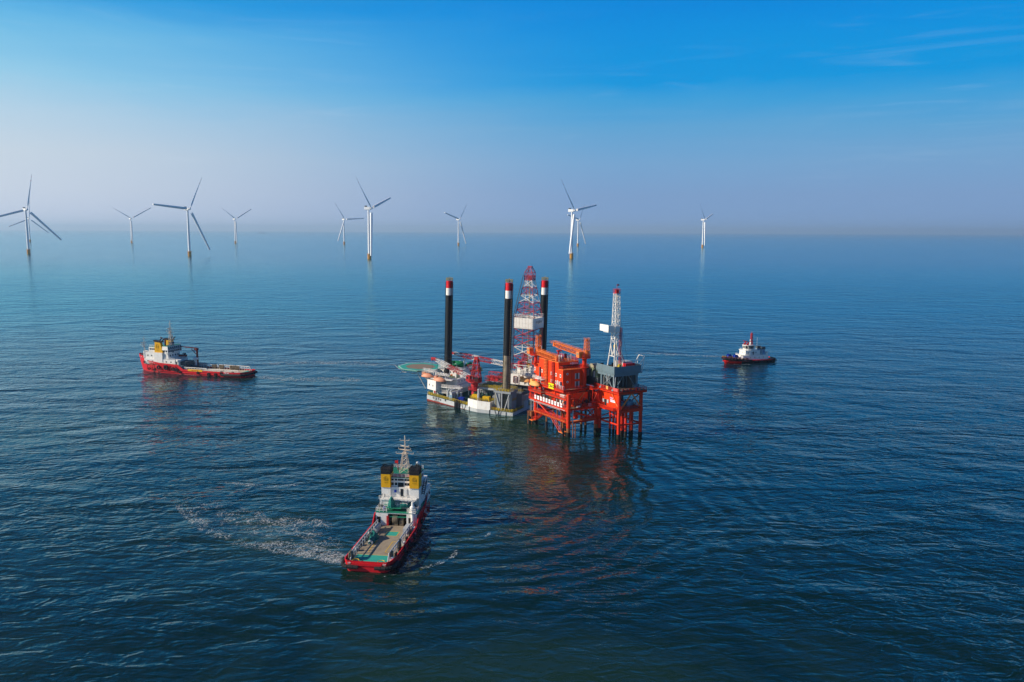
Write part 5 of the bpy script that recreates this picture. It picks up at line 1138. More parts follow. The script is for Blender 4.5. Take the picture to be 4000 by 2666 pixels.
# mast
MX, MY = 17.4, -4.6
m = MB()
for a, b in ((-1.9, -2.0), (1.9, -2.0), (1.9, 2.0), (-1.9, 2.0)):
    t_ = (MX+a*0.68, MY+b*0.60, 34.0); m.bar((MX+a*1.15, MY+b*1.1, 24.1), t_, 0.22, 6)
for a, b, c_, d_2 in ((-1.9, -2, 1.9, -2), (1.9, -2, 1.9, 2), (-1.9, -2, -1.9, 2), (-1.9, 2, 1.9, 2)):
    m.bar((MX+a*0.86, MY+b*0.84, 29.6), (MX+c_*0.86, MY+d_2*0.84, 29.6), 0.13, 5); m.bar((MX+(a+c_)*0.43, MY+(b+d_2)*0.42, 29.6), (MX+a*0.68, MY+b*0.6, 33.6), 0.12, 5); m.bar((MX+(a+c_)*0.43, MY+(b+d_2)*0.42, 29.6), (MX+c_*0.68, MY+d_2*0.6, 33.6), 0.12, 5)
m.tower((MX, MY), 34.0, 52.6, 1.3, 1.2, 0.85, 0.8, 9, 0.14, 0.08)
mast = wr.part('mast', m, WHITE)
m = MB(); m.tower((MX+1.35, MY-1.0), 24.5, 40, 0.40, 0.40, 0.40, 0.40, 16, 0.07, 0.05); m.bar((MX+1.4, MY-0.6, 33), (MX+4.2, MY-1.4, 24.5), 0.14, 6); wr.part('ladder_cage', m, PINKR, mast)
m = MB(); m.box(MX-1.0, MX+1.0, MY-1.0, MY+1.0, 52.6, 52.9); m.rail([(MX-1, MY-1, 52.9), (MX+1, MY-1, 52.9), (MX+1, MY+1, 52.9), (MX-1, MY+1, 52.9)], 1.3, 0.06, 1, 3, True); m.box(MX-0.5, MX+0.5, MY-0.5, MY+0.5, 52.9, 54.0); m.bar((MX, MY, 51), (MX, MY, 56.0), 0.07, 5); m.box(MX, MX+1.0, MY-0.03, MY+0.03, 55.4, 55.9); wr.part('crown_block', m, CRANE, mast)
m = MB(); m.box(MX-2.9, MX+1.2, MY-1.0, MY+1.0, 38.40, 38.55)
for q in ((MX-1.2, MX+1.0, 38.60, 40.60), ): m.box(q[0], q[1], MY-1.15, MY-1.05, q[2], q[3])
m.box(MX-4.0, MX-3.9, MY-0.6, MY+4.6, 38.80, 41.20); m.box(MX-4.0, MX-1.2, MY-0.7, MY-0.6, 38.70, 40.90); m.box(MX-2.6, MX-1.3, MY+1, MY+1.1, 38.70, 40.80); m.box(MX+0.2, MX+0.5, MY-1.0, MY-0.8, 40.60, 45.20); m.box(MX-4.0, MX-1.0, MY-0.6, MY+2.5, 38.50, 38.65); wr.part('monkey_board', m, WHITE, mast)
m = MB(); m.lathe([(0.15, 32.2), (0.5, 32.6), (0.55, 33.6), (0.2, 34.2)], 10, (MX-0.9, MY-0.8, 0)); m.bar((MX-0.9, MY-0.8, 34), (MX-0.2, MY-0.2, 52), 0.05, 4); m.bar((MX-0.9, MY-0.8, 29), (MX-0.9, MY-0.8, 32.3), 0.1, 5); wr.part('travelling_block', m, YELLOW, mast)
m = MB()
for a, b in ((-3.6, -3.6), (4, -3), (-3, 4)): m.bar((MX, MY, 52), (MX+a*0.9, MY+b, 26), 0.03, 3)
wr.part('guy_wire', m, BLACK, mast)
# generator house and boxes behind the floor
gh = Thing('generator_house', 'olive-green generator cabin with rounded ducts, left of the workover rig floor', 'cabin', PFm, (14.2, 4, 19.6))
m = MB(); m.box(14.2, 18.5, 2.2, 10.5, 20.0, 24.0); gw = gh.part('wall', m, OLIVE); m = MB(); m.box(14.0, 18.7, 2.0, 10.7, 24.02, 24.25); m.box(14.0, 17, 2.1, 6.5, 24.25, 25.4); gh.part('roof', m, paint('pale_olive_roof', (0.34, 0.32, 0.22), 0.6, 0.5))
m = MB()
for y in (8.8, 6.6, 4.6): m.path([(14.0, y, 20.2), (14.0, y, 22.8), (14.1, y-0.5, 23.3), (14.1, y-0.9, 23.3)], 0.25, 8)
gh.part('duct', m, DGREY)
for y in (8.0, 4.2):
    m = MB(); m.box(14.1, 14.18, y-0.6, y+0.6, 20.3, 22.9); gh.part('door', m, GREY)
m = MB(); m.box(13.8, 18.8, 1.9, 12, 19.3, 19.98); m.rail([(13.6, 12, 19.3), (13.6, 2, 19.3)], 1.1, 0.05, 1.4, 2); m.box(14, 24, 2, 14, 17.2, 19.2); gh.part('base_frame', m, DGREY)
oc_ = Thing('shipping_container', 'orange-red container left of the olive generator cabin, beside the crane column', 'container', PFm, (14.5, 13, 20))
m = MB(); m.box(14.0, 17.8, 11.4, 15.0, 20.4, 23.8); cb2 = oc_.part('body', m, ORANGE)
m = MB()
for i in range(7): m.box(13.95, 14.0, 11.8+i*0.45, 12.0+i*0.45, 20.8, 23.4)
oc_.part('rib', m, ORANGE, cb2)
m = MB(); m.box(13.8, 18, 11.2, 15.2, 19.6, 20.35); oc_.part('base_frame', m, DGREY)
# ================================================================ vessels
def hull_mesh(st, n_tr=None):
    """st: (x, half breadth at rail, half breadth at water, rail height, knuckle breadth) from stern to bow; returns mesh builder with slot 0 topsides, 1 bottom"""
    m = MB(); P = []
    for x, hb, hw, zt, rake in st:
        sec = []
        for z, b, dx in ((-1.6, hw*0.55, -rake), (-0.35, hw*0.97, -rake*0.6), (0.25, hw, -rake*0.5), (zt*0.5, hw+(hb-hw)*0.55, -rake*0.22), (zt, hb, 0)):
            sec.append((x+dx, b, z))
        P.append(sec)
    K = 5; n = len(st)
    for side in (1, -1):
        base = len(m.v)
        m.v += [(x, side*b, z) for sec in P for x, b, z in sec]
        for i in range(n-1):
            for k in range(K-1):
                f = (base+i*K+k, base+(i+1)*K+k, base+(i+1)*K+k+1, base+i*K+k+1)
                m.f.append(f if side < 0 else tuple(reversed(f))); m.mi.append(1 if k == 0 else 0)
    a = [(P[0][k][0], P[0][k][1], P[0][k][2]) for k in range(K)]; vs = a+[(x, -y, z) for x, y, z in reversed(a)]
    m.mat(0).add(vs, [tuple(range(len(vs)))])
    # inner face and cap of the bulwark
    return m, P
def bulwark_mesh(P, zdeck, t_=0.22):
    m = MB(); K = 5; n = len(P)
    for side in (1, -1):
        base = len(m.v)
        for sec in P:
            x, b, z = sec[-1]; bi = max(b-t_, 0.02); m.v += [(x, side*b, z+0.0), (x, side*b, z+0.06), (x, side*bi, z+0.06), (x, side*bi, zdeck(x))]
        for i in range(n-1):
            for k in range(3):
                f = (base+i*4+k, base+(i+1)*4+k, base+(i+1)*4+k+1, base+i*4+k+1); m.f.append(f); m.mi.append(0)
    return m
def deck_mesh(P, zdeck, x0, x1, ins=0.2):
    m = MB(); L_ = [(sec[-1][0], max(sec[-1][1]-ins, 0.02)) for sec in P if x0-0.01 <= sec[-1][0] <= x1+0.01]
    poly = [(x, -b) for x, b in L_]+[(x, b) for x, b in reversed(L_)]
    m.prism(poly, zdeck(x0+0.01)-0.15, zdeck(x0+0.01)); return m
def tyre(th, x, y, z, rr=0.62, parent=None, axis='Y'):
    m = MB(); m.torus((x, y, z), rr*0.68, rr*0.32, axis, 14, 6); o = th.part('tyre_fender', m, BLACK, parent, smooth=True); return o
def window_row(th, parent, a, b, n, w, h, zc, out=0.04, frame=None):
    a = Vector((*a, zc)); b = Vector((*b, zc)); d = (b-a).normalized(); nn = Vector((d.y, -d.x, 0))
    for i in range(n):
        p = a.lerp(b, (i+0.5)/n)+nn*out; m = MB()
        q = [p-d*w/2-Z*h/2, p+d*w/2-Z*h/2, p+d*w/2+Z*h/2, p-d*w/2+Z*h/2]; m.add(q+[v-nn*0.05 for v in q], [(0, 1, 2, 3), (0, 4, 5, 1), (1, 5, 6, 2), (2, 6, 7, 3), (3, 7, 4, 0)]); th.part('window', m, GLASS, parent)
def drape(m, x, y, z, l, h, seed):
    rnd = random.Random(seed)
    for i in range(9):
        q = x-l/2+l*i/8; r_ = rnd.uniform(0.16, 0.26); t_ = z+h+rnd.uniform(-0.1, 0.15)
        m.path([(q, y-0.22, z+rnd.uniform(0, 0.4)), (q+rnd.uniform(-.1, .1), y-0.16, t_), (q+rnd.uniform(-.1, .1), y+0.16, t_), (q, y+0.24, z+rnd.uniform(0.1, 0.7))], r_, 6)
def crash_rail(th, pts, h, lab=None, rail_mat=WHITE):
    m = MB(); m.path([(x, y, z+h) for x, y, z in pts], 0.16, 8); m.path([(x, y, z+h*0.55) for x, y, z in pts], 0.10, 6)
    for a, b in zip(pts, pts[1:]):
        a, b = Vector(a), Vector(b); k = max(1, int((b-a).length/1.5))
        for i in range(k+1): p = a.lerp(b, i/k); m.bar(p, p+Z*h, 0.11, 6); 
    e = Vector(pts[0]); m.path([tuple(e+Z*h), tuple(e+Vector((-1.0, 0, h*0.3))), tuple(e+Vector((-1.2, 0, 0)))], 0.15, 6)
    return th.part('crash_rail', m, rail_mat, None, lab)
CREAM = paint('weathered_cream', (0.66, 0.55, 0.42), 0.6, 0.6, (0.36, 0.2, 0.12), 1.2)
def mast(th, x, y, z0, z1, hw=0.7, mat=CREAM, name='mast'):
    m = MB(); zm = z0+(z1-z0)*0.55; m.tower((x, y), z0, zm, hw, hw, hw*0.35, hw*0.35, 4, 0.09, 0.05); m.bar((x, y, zm-0.3), (x, y, z1), 0.09, 6); m.ladder(x+0.2, y, zm, z1-0.5, 0.3, 0, 0.04)
    ms = th.part(name, m, mat)
    m = MB()
    for f, w in ((0.50, 2.3), (0.70, 1.1), (0.86, 1.2), (0.62, 1.6)): z = z0+(z1-z0)*f; m.bar((x, y-w, z), (x, y+w, z), 0.07, 5); m.bar((x, y-w, z), (x, y-w, z+0.5), 0.06, 5); m.bar((x, y+w, z), (x, y+w, z+0.6), 0.06, 5)
    m.box(x-0.6, x+0.9, y-0.8, y+0.8, z0+(z1-z0)*0.5, z0+(z1-z0)*0.5+0.1); th.part('cross_arm', m, mat, ms)
    for f, l in ((0.56, 1.7), (0.66, 1.2)):
        m = MB(); z = z0+(z1-z0)*f; m.bar((x+0.8, y, z-0.5), (x+0.8, y, z), 0.2, 8); m.bar((x+0.4, y-l, z+0.1), (x+1.2, y+l, z+0.3), 0.15, 6); th.part('radar', m, mat, ms)
    return ms
def funnel_emblem(th, parent, c, right, s=1.0):
    """ring with a sail-like figure and two lines of small writing below"""
    m = MB(); c = Vector(c); r = Vector(right).normalized(); u = Z; n = r.cross(u)
    P_ = lambda a, b: c+r*a*s+u*b*s+n*0.03
    pts = [P_(0.62*math.cos(t_), 0.9*math.sin(t_)) for t_ in [R(-60+i*20) for i in range(16)]]
    m.path(pts, 0.03*s, 4); m.path([P_(-0.25, -0.6), P_(-0.2, 0.5)], 0.035*s, 4); m.path([P_(-0.25, -0.6), P_(0.45, -0.6), P_(0.4, 0.05), P_(0.05, 0.05)], 0.03*s, 4)
    for k in (-1.25, -1.55):
        for i in range(3): m.path([P_(-0.5+i*0.42, k), P_(-0.22+i*0.42, k)], 0.03*s, 4)
    th.part('emblem', m, paint('emblem_brown', (0.16, 0.08, 0.01), 0.6, 0.3), parent)

# ---------------------------------------------------------------- supply ship in the foreground
SF = frame_at(-31.9, 172.9, (math.sin(R(7.5)), math.cos(R(7.5))))
sh = Thing('supply_ship', 'red-hulled supply ship in the foreground, stern toward the viewer, twin black-topped yellow funnels', 'ship', SF, (0, 0, 0))
st = [(0.0, 4.6, 4.1, 2.5, -0.1), (0.5, 5.2, 4.6, 2.5, 0), (1.6, 5.55, 5.0, 2.5, 0), (4.0, 5.7, 5.3, 2.35, 0), (8, 5.75, 5.5, 2.3, 0), (16, 5.75, 5.5, 2.4, 0), (22.5, 5.75, 5.4, 2.5, 0), (24.5, 5.75, 5.3, 4.6, 0), (30, 5.7, 5.0, 5.0, 0), (35, 5.4, 4.2, 5.4, 0), (39, 4.6, 3.0, 6.0, 0.3), (42, 3.4, 1.7, 6.5, 0.8), (44.2, 2.0, 0.7, 6.9, 1.6), (45.6, 0.25, 0.1, 7.1, 2.6)]
hm, HP = hull_mesh(st); hl = sh.part('hull', hm, [RED, ANTI])
def zd1(x): return 1.7 if x < 24.4 else 4.0
# transom sits between rounded quarters, lower in the middle
sh.part('bulwark', bulwark_mesh(HP, zd1), RED, hl)
m = MB(); m.box(-0.12, 0.25, -3.4, 3.4, 1.4, 2.0); sh.part('stern_sill', m, RED, hl)
sh.part('cargo_deck', deck_mesh(HP, zd1, 0.0, 24.5), WOODD)
sh.part('forward_deck', deck_mesh(HP, zd1, 24.5, 45.6), GREEN)
m = MB(); m.prism([(0.3, -3.9), (5.6, -4.5), (5.6, 3.9), (0.3, 3.9)], 1.705, 1.712); sh.part('deck_paint', m, TEAL, None, 'bright green painted end of the deck')
m = MB(); m.box(0.5, 1.1, 2.3, 3.9, 1.716, 1.72); m.box(17.5, 20.4, -1.9, 1.1, 1.705, 1.71)
sh.part('deck_patch', m, TEAL, None, 'small green painted patch')
m = MB()
def line(m, x0, y0, x1, y1, w=0.14, z=1.722):
    a = Vector((x0, y0, 0)); b = Vector((x1, y1, 0)); d = (b-a).normalized(); n = Vector((-d.y, d.x, 0))*w/2; m.prism([(a+n).xy[:], (a-n).xy[:], (b-n).xy[:], (b+n).xy[:]], z-0.006, z)
for a in ((7.2, 1.9, 14.2, 1.9), (7.5, -2.0, 14.0, -2.0), (7.5, -2.0, 7.5, -3.4), (14, -2, 14, -3.4), (5.6, -3.6, 5.6, 3.6), (17.5, -1.9, 20.4, -1.9), (17.5, 1.1, 20.4, 1.1), (17.5, -1.9, 17.5, 1.1), (20.4, -1.9, 20.4, 1.1)): line(m, *a)
sh.part('deck_line', m, YELLOW)
m = MB(); m.torus((1.6, 2.6, 1.76), 1.1, 0.04, 'Z', 24, 5); sh.part('deck_hose', m, BLACK)
for s_ in (-1, 1):
    m = MB(); m.torus((1.2, s_*2.9-0.0, 2.1), 0.75, 0.07, 'Z', 18, 5); sh.part('guide_hoop', m, YELLOW)
# fenders wrapped round the quarters
for s_ in (-1, 1):
    m = MB(); pts = [(-0.4, s_*1.9, 1.15), (-0.4, s_*4.4, 1.2), (0.0, s_*5.4, 1.25), (1.2, s_*5.95, 1.3), (3.4, s_*6.05, 1.3)]
    m.path(pts, 0.42, 10)
    for k in range(4):
        p = Vector(pts[k]).lerp(Vector(pts[k+1]), 0.5); m.bar(Vector(pts[k]).lerp(Vector(pts[k+1]), 0.45), Vector(pts[k]).lerp(Vector(pts[k+1]), 0.55), 0.47, 10)
    sh.part('stern_fender', m, BLACK, hl)
m = MB()
for s_ in (-1, 1): m.path([(3, s_*5.86, 1.0), (12, s_*5.9, 1.0), (24, s_*5.88, 1.2), (34, s_*5.4, 1.7)], 0.14, 6); m.path([(6, s_*5.88, 1.9), (23, s_*5.88, 2.0)], 0.10, 6)
sh.part('rubbing_strake', m, RED, hl)
m = MB()
for i in range(9):
    for s_ in (-1, 1): x = 25+i*1.4; m.bar((x, s_*5.72, 1.4), (x-0.2, s_*5.62, 4.5), 0.09, 4)
sh.part('hull_rib', m, RED, hl)
for x, s_ in ((10, -1), (14, -1), (18.5, -1), (22.5, -1), (26.5, -1), (31, -1), (35.5, -1), (12, 1), (17, 1), (21, 1)): tyre(sh, x, s_*(6.05 if x < 30 else 5.55), 1.5 if x < 25 else 2.4, 0.7, hl)
m = MB(); m.path([(39.8, -4.5, 5.4), (42.4, -3.4, 5.8), (44.6, -1.9, 6.2), (45.9, 0, 6.4), (44.6, 1.9, 6.2)], 0.55, 8); sh.part('bow_fender', m, BLACK, hl)
m = MB(); lettering(m, 'BIN HAI 284', 0.62, (19.5, -5.78, 1.35), (1, 0, 0)); lettering(m, '284', 0.5, (-0.13, -4.0, 2.0), (0, -1, 0)); lettering(m, '284', 0.5, (-0.13, 4.0, 2.0), (0, -1, 0)); sh.part('lettering', m, SIGNW, hl)
# cargo rails
crash_rail(sh, [(2.6, 4.2, 1.7), (9, 4.35, 1.7), (16, 4.35, 1.7), (22.8, 4.3, 1.7)], 1.9, 'port cargo rail', GREY); crash_rail(sh, [(2.6, -4.4, 1.7), (9, -4.5, 1.7), (16, -4.5, 1.7), (23.8, -4.5, 1.7)], 1.9, 'starboard cargo rail', GREY)
rnd = random.Random(9)
for i in range(14):
    x = 2.2+i*1.6; s_ = 1 if i % 2 else -1; m = MB()
    if i % 3: m.cyl(x, s_*5.05, 1.72, 2.5, 0.22, 0.26, 10); m.cyl(x+0.7, s_*5.05, 1.72, 2.5, 0.22, 0.26, 10); m.box(x-0.3, x+1.0, s_*5.05-0.3, s_*5.05+0.3, 1.71, 1.8); sh.part('bollard', m, BLACK)
    else: m.box(x, x+0.9, s_*5.05-0.3, s_*5.05+0.3, 1.71, 2.6); sh.part('deck_locker', m, WHITE)
for x, s_ in ((2.6, 1), (10.5, -1), (3.6, -1)):
    m = MB(); drape(m, x, s_*4.45, 1.75, 1.5, 1.75, int(x*7)); o = link_mesh('draped_net', m, TAN); o.data.transform(SF); tag(o, {(2.6, 1): 'grey net draped over the port rail end at the stern of the foreground ship', (10.5, -1): 'tan net hung half way along the starboard rail of the foreground ship', (3.6, -1): 'tan net bundled on the starboard rail at the stern of the foreground ship'}[(x, s_)], 'net', 'nets draped on the cargo rails')
m = MB(); m.blob((15.2, 3.0, 1.71), 1.9, 1.0, 1.5, 5, 0.35); m.blob((12.9, 2.9, 1.71), 1.0, 0.8, 1.1, 6, 0.3); o = link_mesh('covered_cargo', m, TARPT); o.data.transform(SF); tag(o, 'gear under a crumpled teal tarpaulin by the port rail of the foreground ship', 'cargo')
m = MB(); m.torus((11.9, 2.8, 2.0), 0.55, 0.12, 'X', 12, 5); m.torus((11.5, 2.8, 2.0), 0.5, 0.1, 'X', 12, 5); o = link_mesh('cable_reel', m, GREY); o.data.transform(SF); tag(o, 'small pale cable reel just aft of the teal covered cargo', 'cable reel')
for i, (x, y, lab) in enumerate(((20.2, 3.75, 'grey steel locker at the forward end of the port rail on the foreground ship'), (20.6, -3.6, 'grey steel locker at the forward end of the starboard rail on the foreground ship'))):
    gearbox('deck_locker', SF, x, y, 1.72, 3.6, 0.9, 1.5, GREY, lab, 'locker', False, 'grey lockers flanking the cargo deck')
# winch house with open bay
m = MB()
m.box(24.4, 34, 2.2, 5.3, 1.72, 5.0); m.box(24.4, 34, -5.2, -2.6, 1.72, 5.0); m.box(28.4, 34, -2.6, 2.2, 1.72, 5.0); m.box(24.4, 28.4, -2.6, 2.2, 4.75, 5.0)
wh = sh.part('winch_house', m, WHITE)
m = MB(); m.box(24.34, 24.4, 4.1, 5.0, 1.8, 3.9); m.box(24.34, 24.4, -4.1, -3.1, 1.8, 3.9); m.box(28.3, 28.38, -2.5, 2.1, 1.72, 4.7); sh.part('doorway', m, BLACK, wh)
m = MB(); m.box(24.2, 25.0, 2.0, 2.5, 1.72, 4.2); sh.part('bracket', m, CRANE, wh)
for y, r_, l in ((0.4, 1.35, 1.4), (-1.2, 1.6, 1.0)):
    m = MB(); m.lathe([(r_*0.95, y-l/2), (r_, y-l/2+0.2), (r_*1.02, y), (r_, y+l/2-0.2), (r_*0.95, y+l/2)], 16, (25.6 if y > 0 else 26.4, 0, 3.1), 'Y'); m.box(24.6, 26.2, y-l/2, y+l/2, 1.72, 3.0); sh.part('winch_drum', m, TAN)
m = MB(); m.box(24.3, 34, -5.3, 5.4, 5.02, 5.12); m.box(26.0, 28.6, -2.6, 3.6, 6.3, 6.45); m.box(25.0, 27, -1.0, 3.0, 5.9, 6.0); sh.part('upper_deck', m, GREEN)
m = MB(); m.rail([(24.4, 2.4, 5.12), (24.4, 5.2, 5.12), (28, 5.2, 5.12)], 1.1, 0.05, 0.9, 3); m.rail([(24.4, -2.8, 5.12), (24.4, -5.1, 5.12), (29, -5.1, 5.12)], 1.1, 0.05, 0.9, 3); m.rail([(25.9, 3.5, 6.0), (25.9, -2.4, 6.0)], 1.1, 0.05, 0.8, 3); m.rail([(26.6, 5.0, 7.6), (26.6, -4.6, 7.6)], 1.0, 0.05, 1.2, 3); sh.part('railing', m, WHITE)
m = MB(); m.box(26.6, 29, -4.3, 4.9, 7.45, 7.6); m.box(26.8, 34, 2.6, 4.9, 5.12, 7.45); m.box(27.6, 34, -2.2, 2.6, 5.12, 7.45); m.box(29.5, 34, -4.6, -2.2, 5.12, 7.45); sh.part('boat_deck', m, WHITE)
m = MB(); m.blob((26.0, 1.6, 6.0), 0.8, 0.9, 2.3, 12, 0.25); m.blob((26.3, -0.8, 6.0), 0.7, 1.9, 1.0, 13, 0.3); o = link_mesh('covered_boat', m, TARPT); o.data.transform(SF); tag(o, 'small boat under teal canvas above the winch bay of the foreground ship', 'boat')
m = MB(); m.cyl(25.4, 3.4, 5.12, 6.1, 0.32, 0.32, 12); o = link_mesh('barrel', m, BLUE); o.data.transform(SF); tag(o, 'blue barrel beside the teal covered boat on the foreground ship', 'barrel')
m = MB(); m.lathe([(0.5, 1.75), (0.45, 6.0), (0.62, 6.1), (0.62, 7.0), (0.4, 7.2)], 14, (24.0, -4.3, 0)); cb_ = sh.part('crane_post', m, WHITE)
m = MB(); m.rail([(23.2, -5.2, 5.6), (24.8, -5.2, 5.6), (24.8, -3.4, 5.6), (23.2, -3.4, 5.6)], 1.0, 0.05, 0.8, 2, True); m.box(23.2, 24.8, -5.2, -3.4, 5.5, 5.6); m.cyl(24, -4.3, 7.1, 8.2, 0.35, 0.3, 10); sh.part('crane_platform', m, WHITE, cb_)
rnd = random.Random(15)
for i in range(12):
    y = rnd.choice((1, -1))*rnd.uniform(2.8, 4.8); x = rnd.uniform(24.8, 27.8); h = rnd.uniform(0.4, 1.4); m = MB(); m.box(x, x+rnd.uniform(.3, .8), y-0.25, y+0.25, 5.13, 5.13+h); sh.part('deck_fitting', m, rnd.choice((DGREY, GREY, WHITE, RUSTC)))
# main house, wheelhouse, funnels
m = MB(); m.box(29.0, 40, -4.3, 4.9, 7.62, 10.2); m.box(34, 41.5, -4.7, 4.7, 4.0, 7.6); hs = sh.part('deckhouse', m, WHITE)
m = MB(); m.box(29.4, 37.4, -2.4, 3.0, 10.22, 13.1); m.box(30.5, 37.6, -3.9, 4.4, 10.22, 12.9); whl = sh.part('wheelhouse', m, WHITE)
m = MB(); m.box(29.2, 37.8, -3.95, 4.45, 13.12, 13.25); sh.part('wheelhouse_roof', m, GREEN, whl); m = MB(); m.box(29.5, 32.2, -2.3, 2.9, 13.26, 13.32); sh.part('roof_paint', m, CRANE, whl)
for zc, hh in ((12.45, 0.55), (11.1, 0.8)):
    for y, w in ((2.4, 0.85), (1.35, 0.6), (0.1, 1.5), (-1.15, 0.6), (-2.0, 0.8)):
        m = MB(); h2 = 1.5 if (w == 1.5 and zc < 12) else hh; m.box(29.34, 29.4, y-w/2, y+w/2, zc-h2/2-(0.3 if h2 > 1 else 0), zc+h2/2-(0.3 if h2 > 1 else 0)); sh.part('window', m, GLASS, whl)
m = MB(); m.box(28.94, 29.0, -0.9, 0.1, 7.7, 9.8); sh.part('door', m, GLASS, hs)
for (x, y, z, w, h, mt) in ((28.9, 1.4, 9.2, 0.5, 0.6, BLUE), (28.85, -1.2, 9.0, 0.8, 1.8, WHITE), (28.9, -2.4, 9, 0.5, 1.5, WHITE), (28.9, -3.2, 9, 0.4, 1.2, GREY)):
    m = MB(); m.box(x-0.25, x+0.08, y-w/2, y+w/2, z-h/2, z+h/2); sh.part('wall_cabinet', m, mt, hs)
for y0, y1 in ((2.6, 5.0), (-4.8, -2.4)):
    m = MB(); m.box(28.4, 31.4, y0, y1, 10.2, 14.4); fu = sh.part('funnel', m, FUNY); m = MB(); m.box(28.38, 31.45, y0-0.02, y1+0.02, 14.42, 15.1); pr = [(28.3, y0-0.05), (31.5, y0-0.05), (31.5, y1+0.05), (28.3, y1+0.05)]; m.prism([(x, y) for x, y in pr], 15.1, 15.9)
    m.rail([(28.3, y0, 15.9), (31.4, y0, 15.9), (31.4, y1, 15.9), (28.3, y1, 15.9)], 0.7, 0.07, 0.5, 2, True); sh.part('funnel_cap', m, BLACK, fu)
    m = MB(); m.box(28.6, 31.2, y0+0.02, y1-0.02, 7.6, 10.18); sh.part('funnel_casing', m, WHITE, fu)
    funnel_emblem(sh, fu, (28.37, (y0+y1)/2, 13.0), (0, -1, 0), 0.8)
mast(sh, 34.0, 0.2, 13.3, 25.2, 1.2)
m = MB(); m.rail([(29.3, -2.3, 13.25), (29.3, 2.9, 13.25), (37.6, 4.3, 13.25), (37.6, -3.8, 13.25), (31, -3.8, 13.25)], 1.1, 0.05, 1.0, 3); sh.part('roof_railing', m, WHITE)
m = MB(); m.cyl(35, -3.0, 13.2, 15.6, 0.28, 0.28, 8); m.blob((36, -2.6, 13.2), 0.7, 0.6, 2.0, 3, 0.3); m.bar((36, 2.5, 13.2), (36.4, 3.0, 15.8), 0.1, 5); m.box(35, 36.4, -1.6, -0.8, 13.2, 14.6); sh.part('fire_monitor', m, DGREY)
m = MB(); m.lathe([(0.1, 15.6), (0.45, 15.8), (0.5, 16.2), (0.2, 16.6)], 12, (35, -3.0, 0)); sh.part('radome', m, WHITE)
m = MB(); m.box(35.2, 35.24, 2.4, 3.2, 15.6, 16.5); m.bar((35.2, 2.4, 13.3), (35.2, 2.4, 16.8), 0.05, 4); sh.part('flag', m, REDI)
window_row(sh, hs, (30.5, -4.3), (39.5, -4.3), 6, 0.5, 0.6, 9.0); window_row(sh, hs, (35, -4.7), (41, -4.7), 4, 0.5, 0.6, 6.0)
window_row(sh, whl, (31.2, -3.9), (37.2, -3.9), 4, 1.0, 0.9, 11.8)
m = MB(); m.stair((32, -5.0, 7.6), (35, -5.0, 10.2), 0.7); m.stair((25.6, 4.6, 5.1), (28.4, 4.4, 7.5), 0.7); sh.part('ladder', m, DGREY)
m = MB(); m.box(39, 42, -1.4, 1.4, 4.0, 5.6); m.cyl(41.5, 0, 4.0, 5.4, 0.8, 0.8, 12); m.cyl(43, 0, 4, 9, 0.12, 0.08, 6); sh.part('anchor_windlass', m, DGREY)

def squash(o, z0, f):
    for c in o.children_recursive:
        if c.type == 'MESH':
            for v in c.data.vertices:
                if v.co.z > z0: v.co.z = z0+(v.co.z-z0)*f
squash(sh.o, 10.2, 0.82)

# ---------------------------------------------------------------- supply ship on the left
LOx, LOy = (-134.5-0.927*(-0.6)-0.375*1.3*-1, 418.0)
ha = R(-73.2); SL = frame_at(-135.4, 416.9, (math.sin(ha), math.cos(ha)))
s2 = Thing('supply_ship', 'long red and white supply ship at the left, bow pointing left, low cargo deck aft', 'ship', SL, (0, 0, 0))
st = [(-0.8, 3.6, 3.4, 2.9, 0), (0.0, 5.2, 4.8, 2.8, 0), (1.5, 6.0, 5.7, 2.7, 0), (5, 6.3, 6.1, 2.5, 0), (18, 6.4, 6.2, 2.5, 0), (35.5, 6.4, 6.2, 2.6, 0), (39, 6.4, 6.1, 4.9, 0), (50, 6.3, 5.7, 5.3, 0), (57, 5.6, 4.4, 6.0, 0.4), (60, 4.8, 3.4, 6.3, 0.8), (62, 4.4, 2.8, 8.2, 1.2), (65, 3.0, 1.5, 8.5, 2.2), (67.2, 1.5, 0.6, 8.7, 3.2), (68.4, 0.2, 0.1, 8.8, 4.0)]
hm, HP = hull_mesh(st); hl = s2.part('hull', hm, [RED, ANTI])
def zd2(x): return 1.9 if x < 38.9 else (4.4 if x < 61.9 else 7.2)
s2.part('bulwark', bulwark_mesh(HP, zd2), RED, hl)
s2.part('cargo_deck', deck_mesh(HP, zd2, -0.8, 39), paint('pale_worn_deck', (0.46, 0.38, 0.26), 0.8, 0.5, (0.26, 0.2, 0.14), 0.6, False)); s2.part('forward_deck', deck_mesh(HP, zd2, 39, 62), GREEN); s2.part('forecastle_deck', deck_mesh(HP, zd2, 62, 68.4), DGREY)
m = MB(); m.prism([(-0.4, -3.6), (4.2, -4.6), (4.2, 4.6), (-0.4, 3.6)], 1.905, 1.912); s2.part('deck_paint', m, TEAL)
m = MB()
m.path([(-1.2, -3.0, 1.4), (-1.2, 3.0, 1.4)], 0.5, 8)
for s_ in (-1, 1): m.path([(-1.2, s_*3.0, 1.4), (-0.7, s_*5.1, 1.4), (0.8, s_*6.3, 1.4), (4.5, s_*6.65, 1.3), (12, s_*6.75, 1.1)], 0.62, 8)
s2.part('stern_fender', m, BLACK, hl)
m = MB()
for s_ in (-1, 1): m.path([(8, s_*6.45, 0.9), (38, s_*6.45, 1.0), (52, s_*6.2, 1.4), (59, s_*4.9, 2.2)], 0.15, 6); m.path([(10, s_*6.5, 1.9), (37, s_*6.5, 2.0)], 0.10, 6); m.path([(39, s_*6.45, 4.0), (55, s_*6.1, 4.9), (63, s_*4.2, 5.4)], 0.13, 6)
